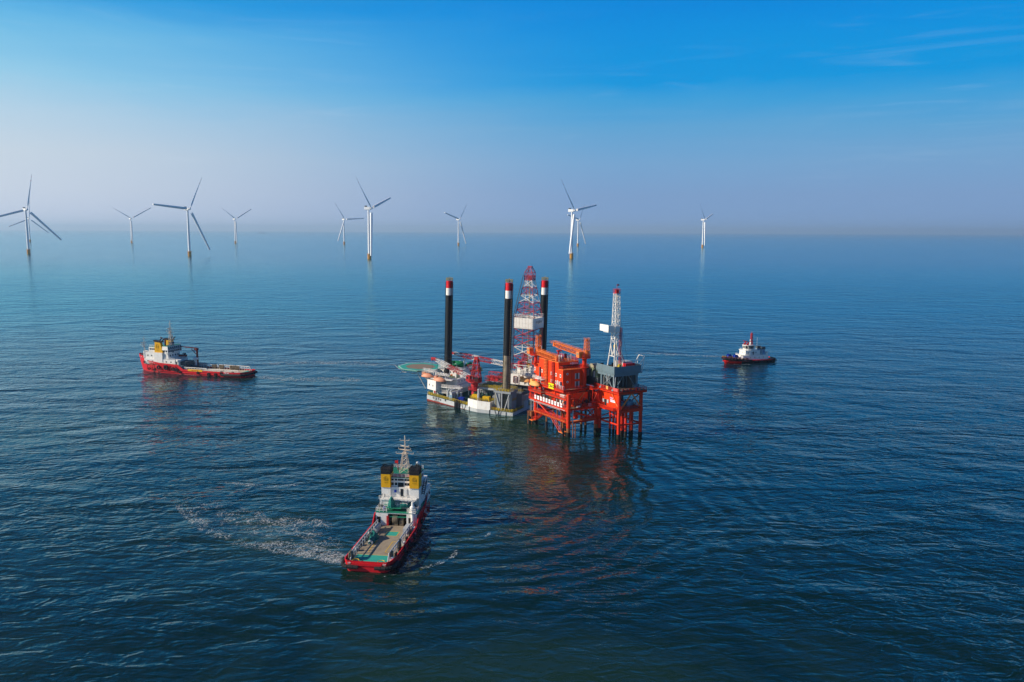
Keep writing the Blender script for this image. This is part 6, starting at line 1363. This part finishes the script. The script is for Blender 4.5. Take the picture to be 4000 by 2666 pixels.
s2.part('rubbing_strake', m, RED, hl)
m = MB()
for i in range(6):
    for s_ in (-1, 1): x = 40+i*3.7; y = 6.42 if x < 50 else 6.42-(x-50)*0.12; m.bar((x+0.8, s_*(y-0.15), 1.2), (x, s_*y, 4.4), 0.16, 4)
s2.part('hull_rib', m, MAROON, hl)
for x, z, r_ in ((57.5, 1.8, .8), (53.5, 1.8, 0.9), (51.0, 3.0, 1.1), (46.3, 3.2, 1.4), (41.8, 2.6, 1.1), (39.6, 2.3, 1.1), (37.4, 1.2, 0.8), (26.5, 1.4, 0.8), (20, 0.9, 1.0), (15.8, 0.9, 0.95), (12.3, 1.7, 0.9), (60.5, 5.3, 0.7)): tyre(s2, x, 6.65 if x < 50 else 6.65-(x-50)*0.12, z, r_, hl)
m = MB(); m.box(23.8, 32.6, 6.42, 6.55, 1.9, 3.1); nb_ = s2.part('name_banner', m, FUNY); m = MB(); lettering(m, 'BIN HAI 281', 0.8, (28.2, 6.57, 2.5), (-1, 0, 0)); s2.part('lettering', m, REDI, nb_)
m = MB(); lettering(m, '滨海 281', 0.9, (9.3, 6.46, 2.05), (-1, 0, 0)); lettering(m, '281', 0.9, (64.6, 3.0, 7.6), (-1, 0.55, 0)); s2.part('lettering', m, SIGNW, hl)
crash_rail(s2, [(3.4, 4.9, 1.9), (12, 5.1, 1.9), (21, 5.1, 1.9)], 1.5); crash_rail(s2, [(22.2, 5.1, 1.9), (28, 5.1, 1.9), (36, 5.0, 1.9)], 1.7); crash_rail(s2, [(3.4, -4.9, 1.9), (14, -5.1, 1.9), (22, -5.1, 1.9)], 2.2); crash_rail(s2, [(23, -5.1, 1.9), (30, -5.1, 1.9), (36.5, -5.0, 1.9)], 2.0)
for x in (11.0, 25.0, 14.0, 20.5):
    m = MB(); s_ = -1; drape(m, x, s_*5.05, 1.95, 2.4, 2.0, int(x)); o = link_mesh('draped_net', m, TAN); o.data.transform(SL); tag(o, {11.0: 'tan net on the far cargo rail of the left ship, nearest its stern', 14.0: 'tan net on the far rail of the left ship, second from its stern', 20.5: 'tan net on the far rail of the left ship, third from its stern', 25.0: 'tan net on the far rail of the left ship, farthest forward'}[x], 'net', 'nets draped on the cargo rails')
# superstructure, bottom up
m = MB(); m.box(41.5, 60.8, -5.0, 5.2, 4.42, 7.1); l1 = s2.part('deckhouse', m, WHITE); m = MB(); m.box(46.0, 61, -4.6, 4.6, 7.12, 10.4); l2 = s2.part('deckhouse', m, WHITE)
m = MB(); m.box(37, 42, -6.0, 5.6, 2, 4.3); s2.part('deckhouse', m, BGREY)
m = MB(); m.box(45.4, 47.4, -5.4, 5.4, 10.42, 12.1); m.prism([(45.2, -5.6), (48.9, -5.6), (48.9, 5.6), (45.2, 5.6)], 12.1, 14.0, [(45.7, -5.2), (48.9, -5.2), (48.9, 5.2), (45.7, 5.2)]); m.box(47.4, 58.4, -4.4, 4.2, 10.42, 13.2)
wl = s2.part('wheelhouse', m, WHITE)
m = MB(); m.box(46.2, 58.2, -4.2, 4.0, 13.22, 13.3); m.box(45.6, 48.8, -5.1, 5.1, 14.02, 14.1); s2.part('wheelhouse_roof', m, GREEN, wl)
m = MB()
for i in range(7):
    y = -4.5+i*1.5; m.add([(45.16+0.0, y-0.58, 12.3), (45.16, y+0.58, 12.3), (45.55, y+0.55, 13.7), (45.55, y-0.55, 13.7)], [(0, 3, 2, 1)])
    m.box(45.3, 45.38, y-0.55, y+0.55, 11.0, 12.0) if i not in (4,) else m.box(45.3, 45.38, y-0.5, y+0.5, 10.5, 12.2)
s2.part('aft_window_band', m, GLASS, wl)
window_row(s2, wl, (58, 4.2), (51.2, 4.2), 6, 0.8, 0.9, 12.2); window_row(s2, wl, (48.6, 5.42), (45.6, 5.42), 2, 0.9, 0.8, 11.6)
window_row(s2, l2, (60, 4.6), (53, 4.6), 3, 0.6, 0.7, 8.8); window_row(s2, l1, (60, 5.2), (42.5, 5.2), 6, 0.8, 0.6, 5.9)
window_row(s2, l2, (46.0, 4.0), (46.0, -4.0), 4, 0.8, 0.9, 9.0)
for (y0, y1) in ((3.4, 5.0), (-5.0, -3.4)):
    m = MB(); m.slab([(49.2, 10.6), (54.2, 10.6), (53.8, 16.2), (50.4, 15.8), (49.7, 13)], y0, y1); fu = s2.part('funnel', m, FUNY); m = MB(); m.slab([(50.2, 15.9), (54.4, 16.25), (54.6, 17.1), (48.8, 16.5)], y0-0.05, y1+0.05); m.bar((50, (y0+y1)/2, 16.5), (48.3, (y0+y1)/2, 18.0), 0.3, 8); m.bar((51.5, (y0+y1)/2, 16.5), (50.0, (y0+y1)/2, 18.3), 0.3, 8); s2.part('funnel_cap', m, BLACK, fu)
    m = MB(); m.box(49.1, 54.2, y0-0.1, y1+0.4, 4.5, 10.58); s2.part('funnel_casing', m, WHITE, fu)
    if y0 > 0: funnel_emblem(s2, fu, (52.2, 5.03, 13.8), (-1, 0, 0), 1.35)
mast(s2, 47.6, 0, 14.1, 27.2, 1.1)
mast(s2, 64.8, 0, 7.2, 18.2, 0.35, GREY, 'foremast')
m = MB(); m.box(46.4, 48.2, -1.0, 1.0, 14.1, 15.9); s2.part('mast_house', m, DGREY)
m = MB(); m.bar((50, 1.5, 14), (50, 1.5, 17), 0.4, 8); m.bar((50, 1.5, 16.8), (52.5, 1.9, 18.6), 0.16, 6); m.bar((50.5, 0.8, 16.8), (53.2, 1.0, 18.2), 0.16, 6); s2.part('fire_monitor', m, MAROON)
m = MB(); m.rail([(45.6, 5, 14.1), (45.6, -5, 14.1)], 1.0, 0.05, 1.2, 3); m.rail([(58.2, 4, 13.3), (50.5, 4, 13.3)], 1.0, 0.05, 1.2, 3); m.rail([(41.6, 5.1, 7.1), (41.6, -4.9, 7.1)], 1.0, 0.05, 1.2, 3); m.rail([(41.6, 5.1, 7.1), (48, 5.1, 7.1)], 1.0, 0.05, 1.2, 3); m.rail([(60.5, 4.5, 10.4), (54, 4.5, 10.4)], 1.0, 0.05, 1.2, 3); m.rail([(60, 5.6, 4.5), (40, 6.1, 4.5)], 1.1, 0.05, 1.2, 3); s2.part('railing', m, WHITE)
for x in (37.8, 34): 
    m = MB(); m.lathe([(0.75, 2.0 if x < 36 else 4.3), (0.7, 6.2), (1.3, 6.4), (1.3, 7.3), (0.9, 7.4)], 14, (x+2, 4.2 if x > 36 else -4.4, 0)); s2.part('ventilator', m, WHITE)
m = MB(); m.box(60.9, 61.5, 2.2, 4.8, 7.4, 11.0); s2.part('wave_screen', m, WHITE)
m = MB(); m.box(36, 40.4, -3, 3.4, 4.3, 6.2); m.cyl(37, 0, 2, 5, 1.5, 1.5, 12); m.box(33.5, 37, -2.6, 2.6, 1.92, 3.6); s2.part('towing_winch', m, DGREY)
m = MB(); m.box(30, 36, -5.9, -5.2, 1.9, 4.6); s2.part('side_house', m, BGREY)
m = MB(); m.cyl(35.4, -5.0, 1.9, 11.6, 0.62, 0.5, 12); m.cyl(35.4, -5.0, 11.6, 12.4, 0.9, 0.8, 12); m.bar((35.4, -5.0, 12.3), (48.5, -5.0, 12.9), 0.35, 6, 0.2); m.bar((36.2, -5, 9.2), (39.0, -5, 11.8), 0.2, 6); m.box(34.9, 36.9, -5.5, -4.5, 11.2, 11.9); s2.part('deck_crane', m, MAROON)
m = MB(); m.box(62.5, 66, -1.2, 1.2, 7.25, 8.4); m.cyl(66.5, 0, 7.25, 8.6, 0.5, 0.5, 10); s2.part('anchor_windlass', m, DGREY)
th = Thing('rescue_boat', 'dark red rescue boat in its cradle on the starboard side of the left ship', 'boat', SL @ Matrix.Translation((43.4, -3.6, 8.3)), (0, 0, 0))
m = MB(); m.prism([(-2.2, -0.8), (1.6, -0.9), (2.6, 0), (1.6, 0.9), (-2.2, 0.8)], -0.5, 0.35); th.part('hull', m, MAROON); m = MB(); m.box(-1.6, -0.8, -0.6, 0.6, 0.36, 1.3); m.torus((-0.4, 0, 0.5), 0.7, 0.14, 'Y', 10, 5); th.part('console', m, DGREY)
m = MB(); m.box(-2, 2, -0.6, 0.6, -1.1, -0.52); th.part('cradle', m, GREY)
m = MB(); rnd = random.Random(77)
for i in range(12):
    x = rnd.uniform(5, 34); y = rnd.choice((-1, 1))*rnd.uniform(5.3, 5.8); m = MB(); m.cyl(x, y, 1.92, 2.8, 0.25, 0.3, 8); m.cyl(x+0.8, y, 1.92, 2.8, 0.25, 0.3, 8); m.box(x-.3, x+1.1, y-.2, y+.2, 1.92, 2.0); s2.part('bollard', m, DGREY)

# ---------------------------------------------------------------- tug on the right
ta = R(-110); ST = frame_at(153.0, 477.2, (math.sin(ta), math.cos(ta)))
tg = Thing('tugboat', 'black and red tug with white wheelhouse and red mast, right of the platforms, heading left', 'tugboat', ST, (0, 0, 0))
st = [(-0.6, 2.8, 2.2, 2.0, 0), (0.3, 4.2, 3.6, 1.9, 0), (2.5, 4.9, 4.4, 1.8, 0), (8, 5.1, 4.8, 1.8, 0), (18, 5.1, 4.7, 2.1, 0), (24, 4.9, 3.9, 2.7, 0.3), (28, 4.2, 2.6, 3.2, 0.9), (31, 3.0, 1.4, 3.6, 1.5), (33, 1.7, 0.6, 3.8, 2.0), (33.8, 0.3, 0.1, 3.8, 2.4)]
hm, HP = hull_mesh(st); hl = tg.part('hull', hm, [BLACK, ANTI])
m = MB(); vs = []
def zd3(x): return 1.4 if x < 18.1 else 2.4
tg.part('bulwark', bulwark_mesh(HP, zd3), RED, hl)
tg.part('aft_deck', deck_mesh(HP, zd3, -0.6, 18), paint('tug_deck_green', (0.10, 0.16, 0.10), 0.7, 0.5)); tg.part('fore_deck', deck_mesh(HP, zd3, 18, 33.8), CRANE)
m = MB()
for s_ in (-1, 1):
    for i in range(5, 9):
        a, b = HP[i], HP[i+1]; f = lambda s, k: (s[k][0]+0.0, s_*(s[k][1]+0.05), s[k][2]); q = [f(a, 1), f(b, 1), f(b, 3), f(a, 3)]; m.add(q, [(0, 1, 2, 3) if s_ < 0 else (3, 2, 1, 0)])
    m.path([(3, s_*5.0, 1.55), (17, s_*5.15, 1.75)], 0.30, 6)
tg.part('bow_paint', m, paint('bright_boot_red', (0.80, 0.012, 0.006), 0.45, 0.2), hl)
m = MB()
for s_ in (-1, 1): m.path([(s[-1][0]+0.1, s_*(s[-1][1]+0.1), s[-1][2]-0.75) for s in HP[5:]], 0.55, 8)
tg.part('bow_fender', m, BLACK, hl)
for i, (x, y) in enumerate(((32.6, 2.3), (31.2, 3.3), (29.6, 4.0), (27.8, 4.6), (25.8, 5.0), (23.6, 5.2), (21, 5.5), (17, 5.4), (12.5, 5.4), (8, 5.4), (3.5, 5.3), (0.6, 4.6))): tyre(tg, x, y, (2.6 if x > 20 else 0.9), 0.75, hl)
m = MB(); m.rail([(s[-1][0], s[-1][1], s[-1][2]) for s in HP[4:]], 0.5, 0.06, 2, 1); m.rail([(s[-1][0], -s[-1][1], s[-1][2]) for s in HP[4:]], 0.5, 0.06, 2, 1); tg.part('bow_rail', m, MUST)
m = MB(); lettering(m, 'SHENG LI YOU TIAN', 0.6, (12.5, 5.16, 1.35), (-1, 0, 0)); lettering(m, 'TUO 11', 0.7, (22.5, 5.26, 2.05), (-1, 0, 0)); tg.part('lettering', m, GREY, hl)
m = MB(); m.prism([(5.2, -3.6), (22.5, -3.6), (23.6, -2.6), (23.6, 2.6), (22.5, 3.6), (5.2, 3.6)], 1.42, 4.3); d1 = tg.part('deckhouse', m, WHITE)
m = MB(); m.prism([(10.5, -2.9), (20.5, -2.9), (20.5, 2.9), (10.5, 2.9)], 4.32, 7.0); d2 = tg.part('deckhouse', m, WHITE)
def octa(x0, x1, w, c=1.1): return [(x0, -w+c), (x0+c, -w), (x1-c, -w), (x1, -w+c), (x1, w-c), (x1-c, w), (x0+c, w), (x0, w-c)]
m = MB(); m.prism(octa(13.6, 19.4, 2.3), 7.02, 8.0); m.prism(octa(13.2, 19.8, 2.6), 9.75, 10.0)
b_ = octa(13.6, 19.4, 2.3); t_ = octa(13.3, 19.7, 2.5)
for a, b in zip(b_, t_): m.bar((*a, 8.0), (*b, 9.8), 0.13, 5)
for k in range(1, 4): m.bar((14.7+k*1.0, 2.3, 8), (14.7+k*1.0, 2.5, 9.8), 0.08, 4); m.bar((19.4, -1.2+k*0.6, 8), (19.7, -1.2+k*0.6, 9.8), 0.08, 4)
w2 = tg.part('wheelhouse', m, WHITE)
m = MB(); m.prism(octa(13.7, 19.3, 2.2), 8.0, 9.75, octa(13.4, 19.6, 2.42)); tg.part('window_band', m, GLASS, w2)
m = MB(); m.box(7.0, 9.4, 1.2, 3.0, 4.32, 7.4); m.box(7.0, 9.4, -3.0, -1.2, 4.32, 7.4); fu = tg.part('funnel', m, SKYB); m = MB(); m.box(6.95, 9.45, 1.15, 3.05, 7.42, 8.8); m.box(6.95, 9.45, -3.05, -1.15, 7.42, 8.8); tg.part('funnel_cap', m, DGREY, fu)
m = MB(); lettering(m, '油', 1.3, (8.2, 3.03, 6.0), (-1, 0, 0)); tg.part('emblem', m, BLUE, fu)
window_row(tg, d1, (22, 3.6), (7, 3.6), 5, 0.4, 0.5, 3.0); window_row(tg, d2, (20, 2.9), (12, 2.9), 3, 0.5, 0.8, 5.8); window_row(tg, d2, (20.5, -2.4), (20.5, 2.4), 3, 0.5, 0.6, 5.9)
m = MB(); m.box(14.6, 15.4, 2.9, 2.95, 4.5, 6.4); tg.part('door', m, DGREY, d2)
m = MB(); m.tower((14.6, 0), 10.0, 16.8, 0.6, 0.6, 0.35, 0.35, 5, 0.12, 0.08); m.bar((14.6, -1.1, 16.0), (14.6, 1.1, 16.0), 0.1, 5); m.bar((14.6, 0, 16.8), (14.6, 0, 18), 0.06, 4); ms = tg.part('mast', m, CRANE)
m = MB(); m.lathe([(0.1, 12.4), (0.4, 12.6), (0.4, 13), (0.1, 13.2)], 10, (15.7, 0.5, 0)); m.lathe([(0.1, 10.1), (0.45, 10.5), (0.45, 11.6), (0.1, 12)], 10, (16.0, 1.0, 0)); tg.part('radome', m, WHITE, ms)
for y in (1.4, -1.4):
    m = MB(); m.bar((17.8, y, 10), (17.8, y, 11.6), 0.35, 8); m.bar((17.4, y, 11.6), (19.2, y*0.8, 12.4), 0.25, 6); m.cyl(18.6, y, 10, 11, 0.3, 0.3, 8); tg.part('fire_monitor', m, CRANE)
m = MB(); m.bar((12.2, 2, 7), (12.2, 2, 14.5), 0.05, 4); m.rail([(20.4, -2.8, 7.0), (20.4, 2.8, 7.0), (13, 2.8, 7.0)], 1.0, 0.05, 1.2, 3); m.rail([(23.4, -2.6, 4.3), (23.4, 2.6, 4.3), (22.4, 3.5, 4.3), (10, 3.5, 4.3)], 1.0, 0.05, 1.2, 3); tg.part('railing', m, WHITE)
m = MB(); m.box(20.3, 20.8, -3.4, 3.4, 7.0, 7.2); m.box(19.6, 23.2, -2.8, 2.8, 4.33, 4.5); tg.part('walkway', m, WHITE)
for x, y in ((26.0, 1.2), (28.6, -1.4)):
    m = MB(); m.lathe([(1.3, y-1.0), (1.3, y-0.8), (0.95, y-0.75), (0.95, y+0.75), (1.3, y+0.8), (1.3, y+1.0)], 14, (x, 0, 3.7), 'Y'); tg.part('tow_winch', m, BLUE)
m = MB(); m.bar((3.6, 2, 1.4), (5.2, 0.6, 4.0), 0.13, 6); m.bar((3.6, -2, 1.4), (5.2, -0.6, 4.0), 0.13, 6); m.bar((3.9, 2, 3), (3.9, -2, 3), 0.13, 6); m.bar((3.9, 2, 1.4), (3.9, 2, 3), 0.13, 6); m.bar((3.9, -2, 1.4), (3.9, -2, 3), 0.13, 6); tg.part('tow_bow', m, WHITE)
m = MB(); m.lathe([(0.5, 3.6-0.9), (0.62, 3.6-0.6), (0.62, 3.6+0.6), (0.5, 3.6+0.9)], 12, (0, 2.2, 6.3), 'X'); m.box(2.9, 4.3, 1.9, 2.5, 4.0, 5.7); 
m = MB(); m.lathe([(0.4, 4.6), (0.6, 4.8), (0.6, 6.2), (0.4, 6.4)], 12, (0, 2.4, 5.6), 'X'); m.box(4.9, 6.1, 2.1, 2.7, 4.3, 5.1); tg.part('life_raft', m, WHITE)

# small ship far away near the horizon
fs = Thing('cargo_ship', 'tiny pale ship near the horizon between two far turbines on the left', 'ship', frame_at(-5500, 18200, (1, 0.15)), (0, 0, 0))
m = MB(); m.slab([(-60, -1), (62, -1), (68, 9), (-60, 8)], -10, 10); fs.part('hull', m, BGREY)
m = MB(); m.box(-56, -38, -9, 9, 8, 28); m.box(-50, -44, -3, 3, 28, 36); fs.part('superstructure', m, WHITE)
# ================================================================ ropes and foam
def rope(name, a, b, sag, r, label):
    m = MB(); m.path(catenary(a, b, sag, 24), r, 4); tag(link_mesh(name, m, ROPE), label, 'rope')
a = RF @ Vector((-0.2, 0.1, DK+0.2)); b = SF @ Vector((44.6, -1.0, 6.6))
rope('mooring_rope', a, b, 9.5, 0.07, 'thin mooring rope dropping from the near corner of the rig towards the foreground ship')

def foam_material(name, scale, thr, col=(0.46, 0.50, 0.50, 1)):
    m = bpy.data.materials.new(name); m.use_nodes = True; m.node_tree.nodes.clear(); t = NT(m.node_tree)
    uv = t.node('ShaderNodeAttribute'); uv.attribute_name = 'edge'; e = uv.outputs['Fac']
    pos = t.node('ShaderNodeNewGeometry').outputs['Position']
    w = t.noise(pos, 0.35*scale, 3, 0.6, 0, True, '2D'); wp_ = t.vmath('ADD', pos, t.vmath('MULTIPLY', t.vmath('SUBTRACT', w, (0.5, 0.5, 0.5)), (5/scale, 5/scale, 0)))
    lace = t.math('ABSOLUTE', t.math('MULTIPLY', t.math('SUBTRACT', t.noise(wp_, 0.22*scale, 5, 0.62, 0, False, '2D'), 0.5), 2.0))
    ln = t.mapr(lace, 0.0, 0.075, 1.0, 0.0)
    big = t.mapr(t.noise(pos, 0.16*scale, 4, 0.6, 0.8, False, '2D'), 0.30, 0.58)
    dens = t.math('MULTIPLY', t.math('MULTIPLY', e, big), 1.6, clamp=True)
    grain = t.noise(pos, 1.6*scale, 4, 0.7, 0, False, '2D')
    lace2 = t.math('ABSOLUTE', t.math('MULTIPLY', t.math('SUBTRACT', t.noise(wp_, 0.75*scale, 4, 0.6, 0.4, False, '2D'), 0.5), 2.0))
    ln2 = t.mapr(lace2, 0.0, 0.10, 1.0, 0.0)
    k = t.math('MULTIPLY', t.math('MAXIMUM', ln, t.math('MULTIPLY', ln2, 0.7)), t.mapr(grain, 0.36, 0.62, 0.15, 1.0))
    a_ = t.math('MULTIPLY', t.mapr(t.math('MULTIPLY', k, dens), thr*0.45, thr*0.45+0.55), 0.85)
    d = t.node('ShaderNodeBsdfDiffuse'); d.inputs[0].default_value = col; tr = t.node('ShaderNodeBsdfTransparent'); mx = t.node('ShaderNodeMixShader')
    t.l.new(a_, mx.inputs[0]); t.l.new(tr.outputs[0], mx.inputs[1]); t.l.new(d.outputs[0], mx.inputs[2])
    o = t.node('ShaderNodeOutputMaterial'); t.l.new(mx.outputs[0], o.inputs[0]); return m
FOAM = foam_material('sea_foam', 1.0, 0.30); FOAM2 = foam_material('thick_foam', 1.3, 0.16)
_fz = [0.02]
def foam(pts, ws, mat, strength=1.0, name='wake_foam'):
    """ribbon of foam on the water; 'edge' fades to its rim"""
    _fz[0] += 0.004; z = _fz[0]; P = [Vector((x, y, z)) for x, y in pts]; n = len(P); vs = []; ed = []; K = 6
    fine = []; wf = []
    for i in range(n-1):
        for j in range(5): f = j/5; fine.append(P[i].lerp(P[i+1], f)); wf.append(ws[i]+(ws[i+1]-ws[i])*f)
    fine.append(P[-1]); wf.append(ws[-1]); N = len(fine)
    for i, p in enumerate(fine):
        d = (fine[min(i+1, N-1)]-fine[max(i-1, 0)]); s_ = Vector((-d.y, d.x, 0)).normalized()
        for k in range(K+1):
            q = k/K*2-1; vs.append(tuple(p+s_*q*wf[i])); ed.append((1-q*q)*strength*min(1.0, min(i, N-1-i)/3.0))
    me = bpy.data.meshes.new(name); me.from_pydata(vs, [], [(i*(K+1)+k, (i+1)*(K+1)+k, (i+1)*(K+1)+k+1, i*(K+1)+k+1) for i in range(N-1) for k in range(K)])
    at = me.attributes.new('edge', 'FLOAT', 'POINT'); at.data.foreach_set('value', ed); me.materials.append(mat)
    o = bpy.data.objects.new(name, me); COL.objects.link(o); o['kind'] = 'stuff'; return o
# trail swinging out from the stern of the foreground ship
foam([(-96, 224), (-84, 207), (-74, 196), (-64, 189), (-53, 184.5), (-42, 180.5), (-37, 178)], [1.4, 2.4, 2.8, 2.8, 2.6, 2.4, 1.4], FOAM, 0.85)
foam([(-92, 222), (-80, 212), (-66, 203), (-55, 197), (-46, 190), (-39, 183)], [3, 9, 10, 9, 6, 2.5], FOAM, 0.58)
foam([(-70, 212), (-62, 205), (-52, 204), (-44, 199)], [3, 5, 5, 2], FOAM, 0.8)
foam([(-61, 190), (-52, 187), (-45, 183.5), (-39, 179.5), (-36.5, 177)], [2, 3.5, 3.8, 3.2, 1.8], FOAM2, 2.0)
foam([(-50, 186), (-44, 183), (-39.5, 179.6), (-37, 176.5)], [0.8, 1.8, 2.2, 1.4], FOAM2, 2.6)
foam([(-90, 238), (-79, 235), (-68, 234), (-60, 236)], [1.2, 1.6, 1.6, 1], FOAM, 1.0)
foam([(-103, 252), (-94, 250), (-88, 251)], [1.2, 1.4, 1], FOAM, 1.0)
foam([(-43, 246), (-37, 240), (-32.5, 232), (-31, 224)], [1.5, 2.2, 1.4, 0.7], FOAM, 1.2)
foam([(-24.5, 172), (-22.2, 186), (-20.5, 200), (-19.3, 212)], [0.9, 1.8, 1.7, 0.8], FOAM, 1.0)
foam([(-22, 174), (-17, 177), (-13.5, 182), (-12.6, 187)], [0.8, 1.0, 0.9, 0.5], FOAM, 1.25)
foam([(-38, 170.9), (-33, 170.8), (-27.5, 170.6), (-24.5, 172)], [0.3, 0.35, 0.35, 0.3], FOAM2, 0.6)
# left ship: water churned astern, pump outfalls on its side
foam([(-136, 416), (-128, 413), (-117, 410), (-104, 408), (-88, 410), (-70, 404)], [1.5, 4, 7, 8, 8, 4], FOAM, 1.05)
foam([(-133, 418), (-124, 418), (-112, 416)], [1, 2.2, 1.2], FOAM2, 0.75)
foam([(-178, 423.2), (-172, 421.2), (-166, 419.6), (-160, 418.6)], [0.6, 1.5, 1.8, 0.6], FOAM2, 0.9)
foam([(-150, 455), (-120, 462), (-90, 460), (-55, 450)], [4, 8, 9, 5], FOAM, 0.85)
# by the rig and behind the tug
foam([(1, 328), (5, 335), (8.5, 343), (11, 351)], [0.5, 1.3, 1.6, 0.8], FOAM2, 0.75)
foam([(152, 478), (140, 486), (120, 492), (95, 500), (70, 505)], [1, 3, 5, 6, 4], FOAM, 1.0)
foam([(121, 464.5), (126, 462.2), (133, 461.6), (141, 464)], [0.3, 0.8, 0.8, 0.4], FOAM, 0.8)
foam([(-7, 193), (-5.6, 195.6), (-5.2, 198)], [0.5, 0.7, 0.3], FOAM2, 0.9)
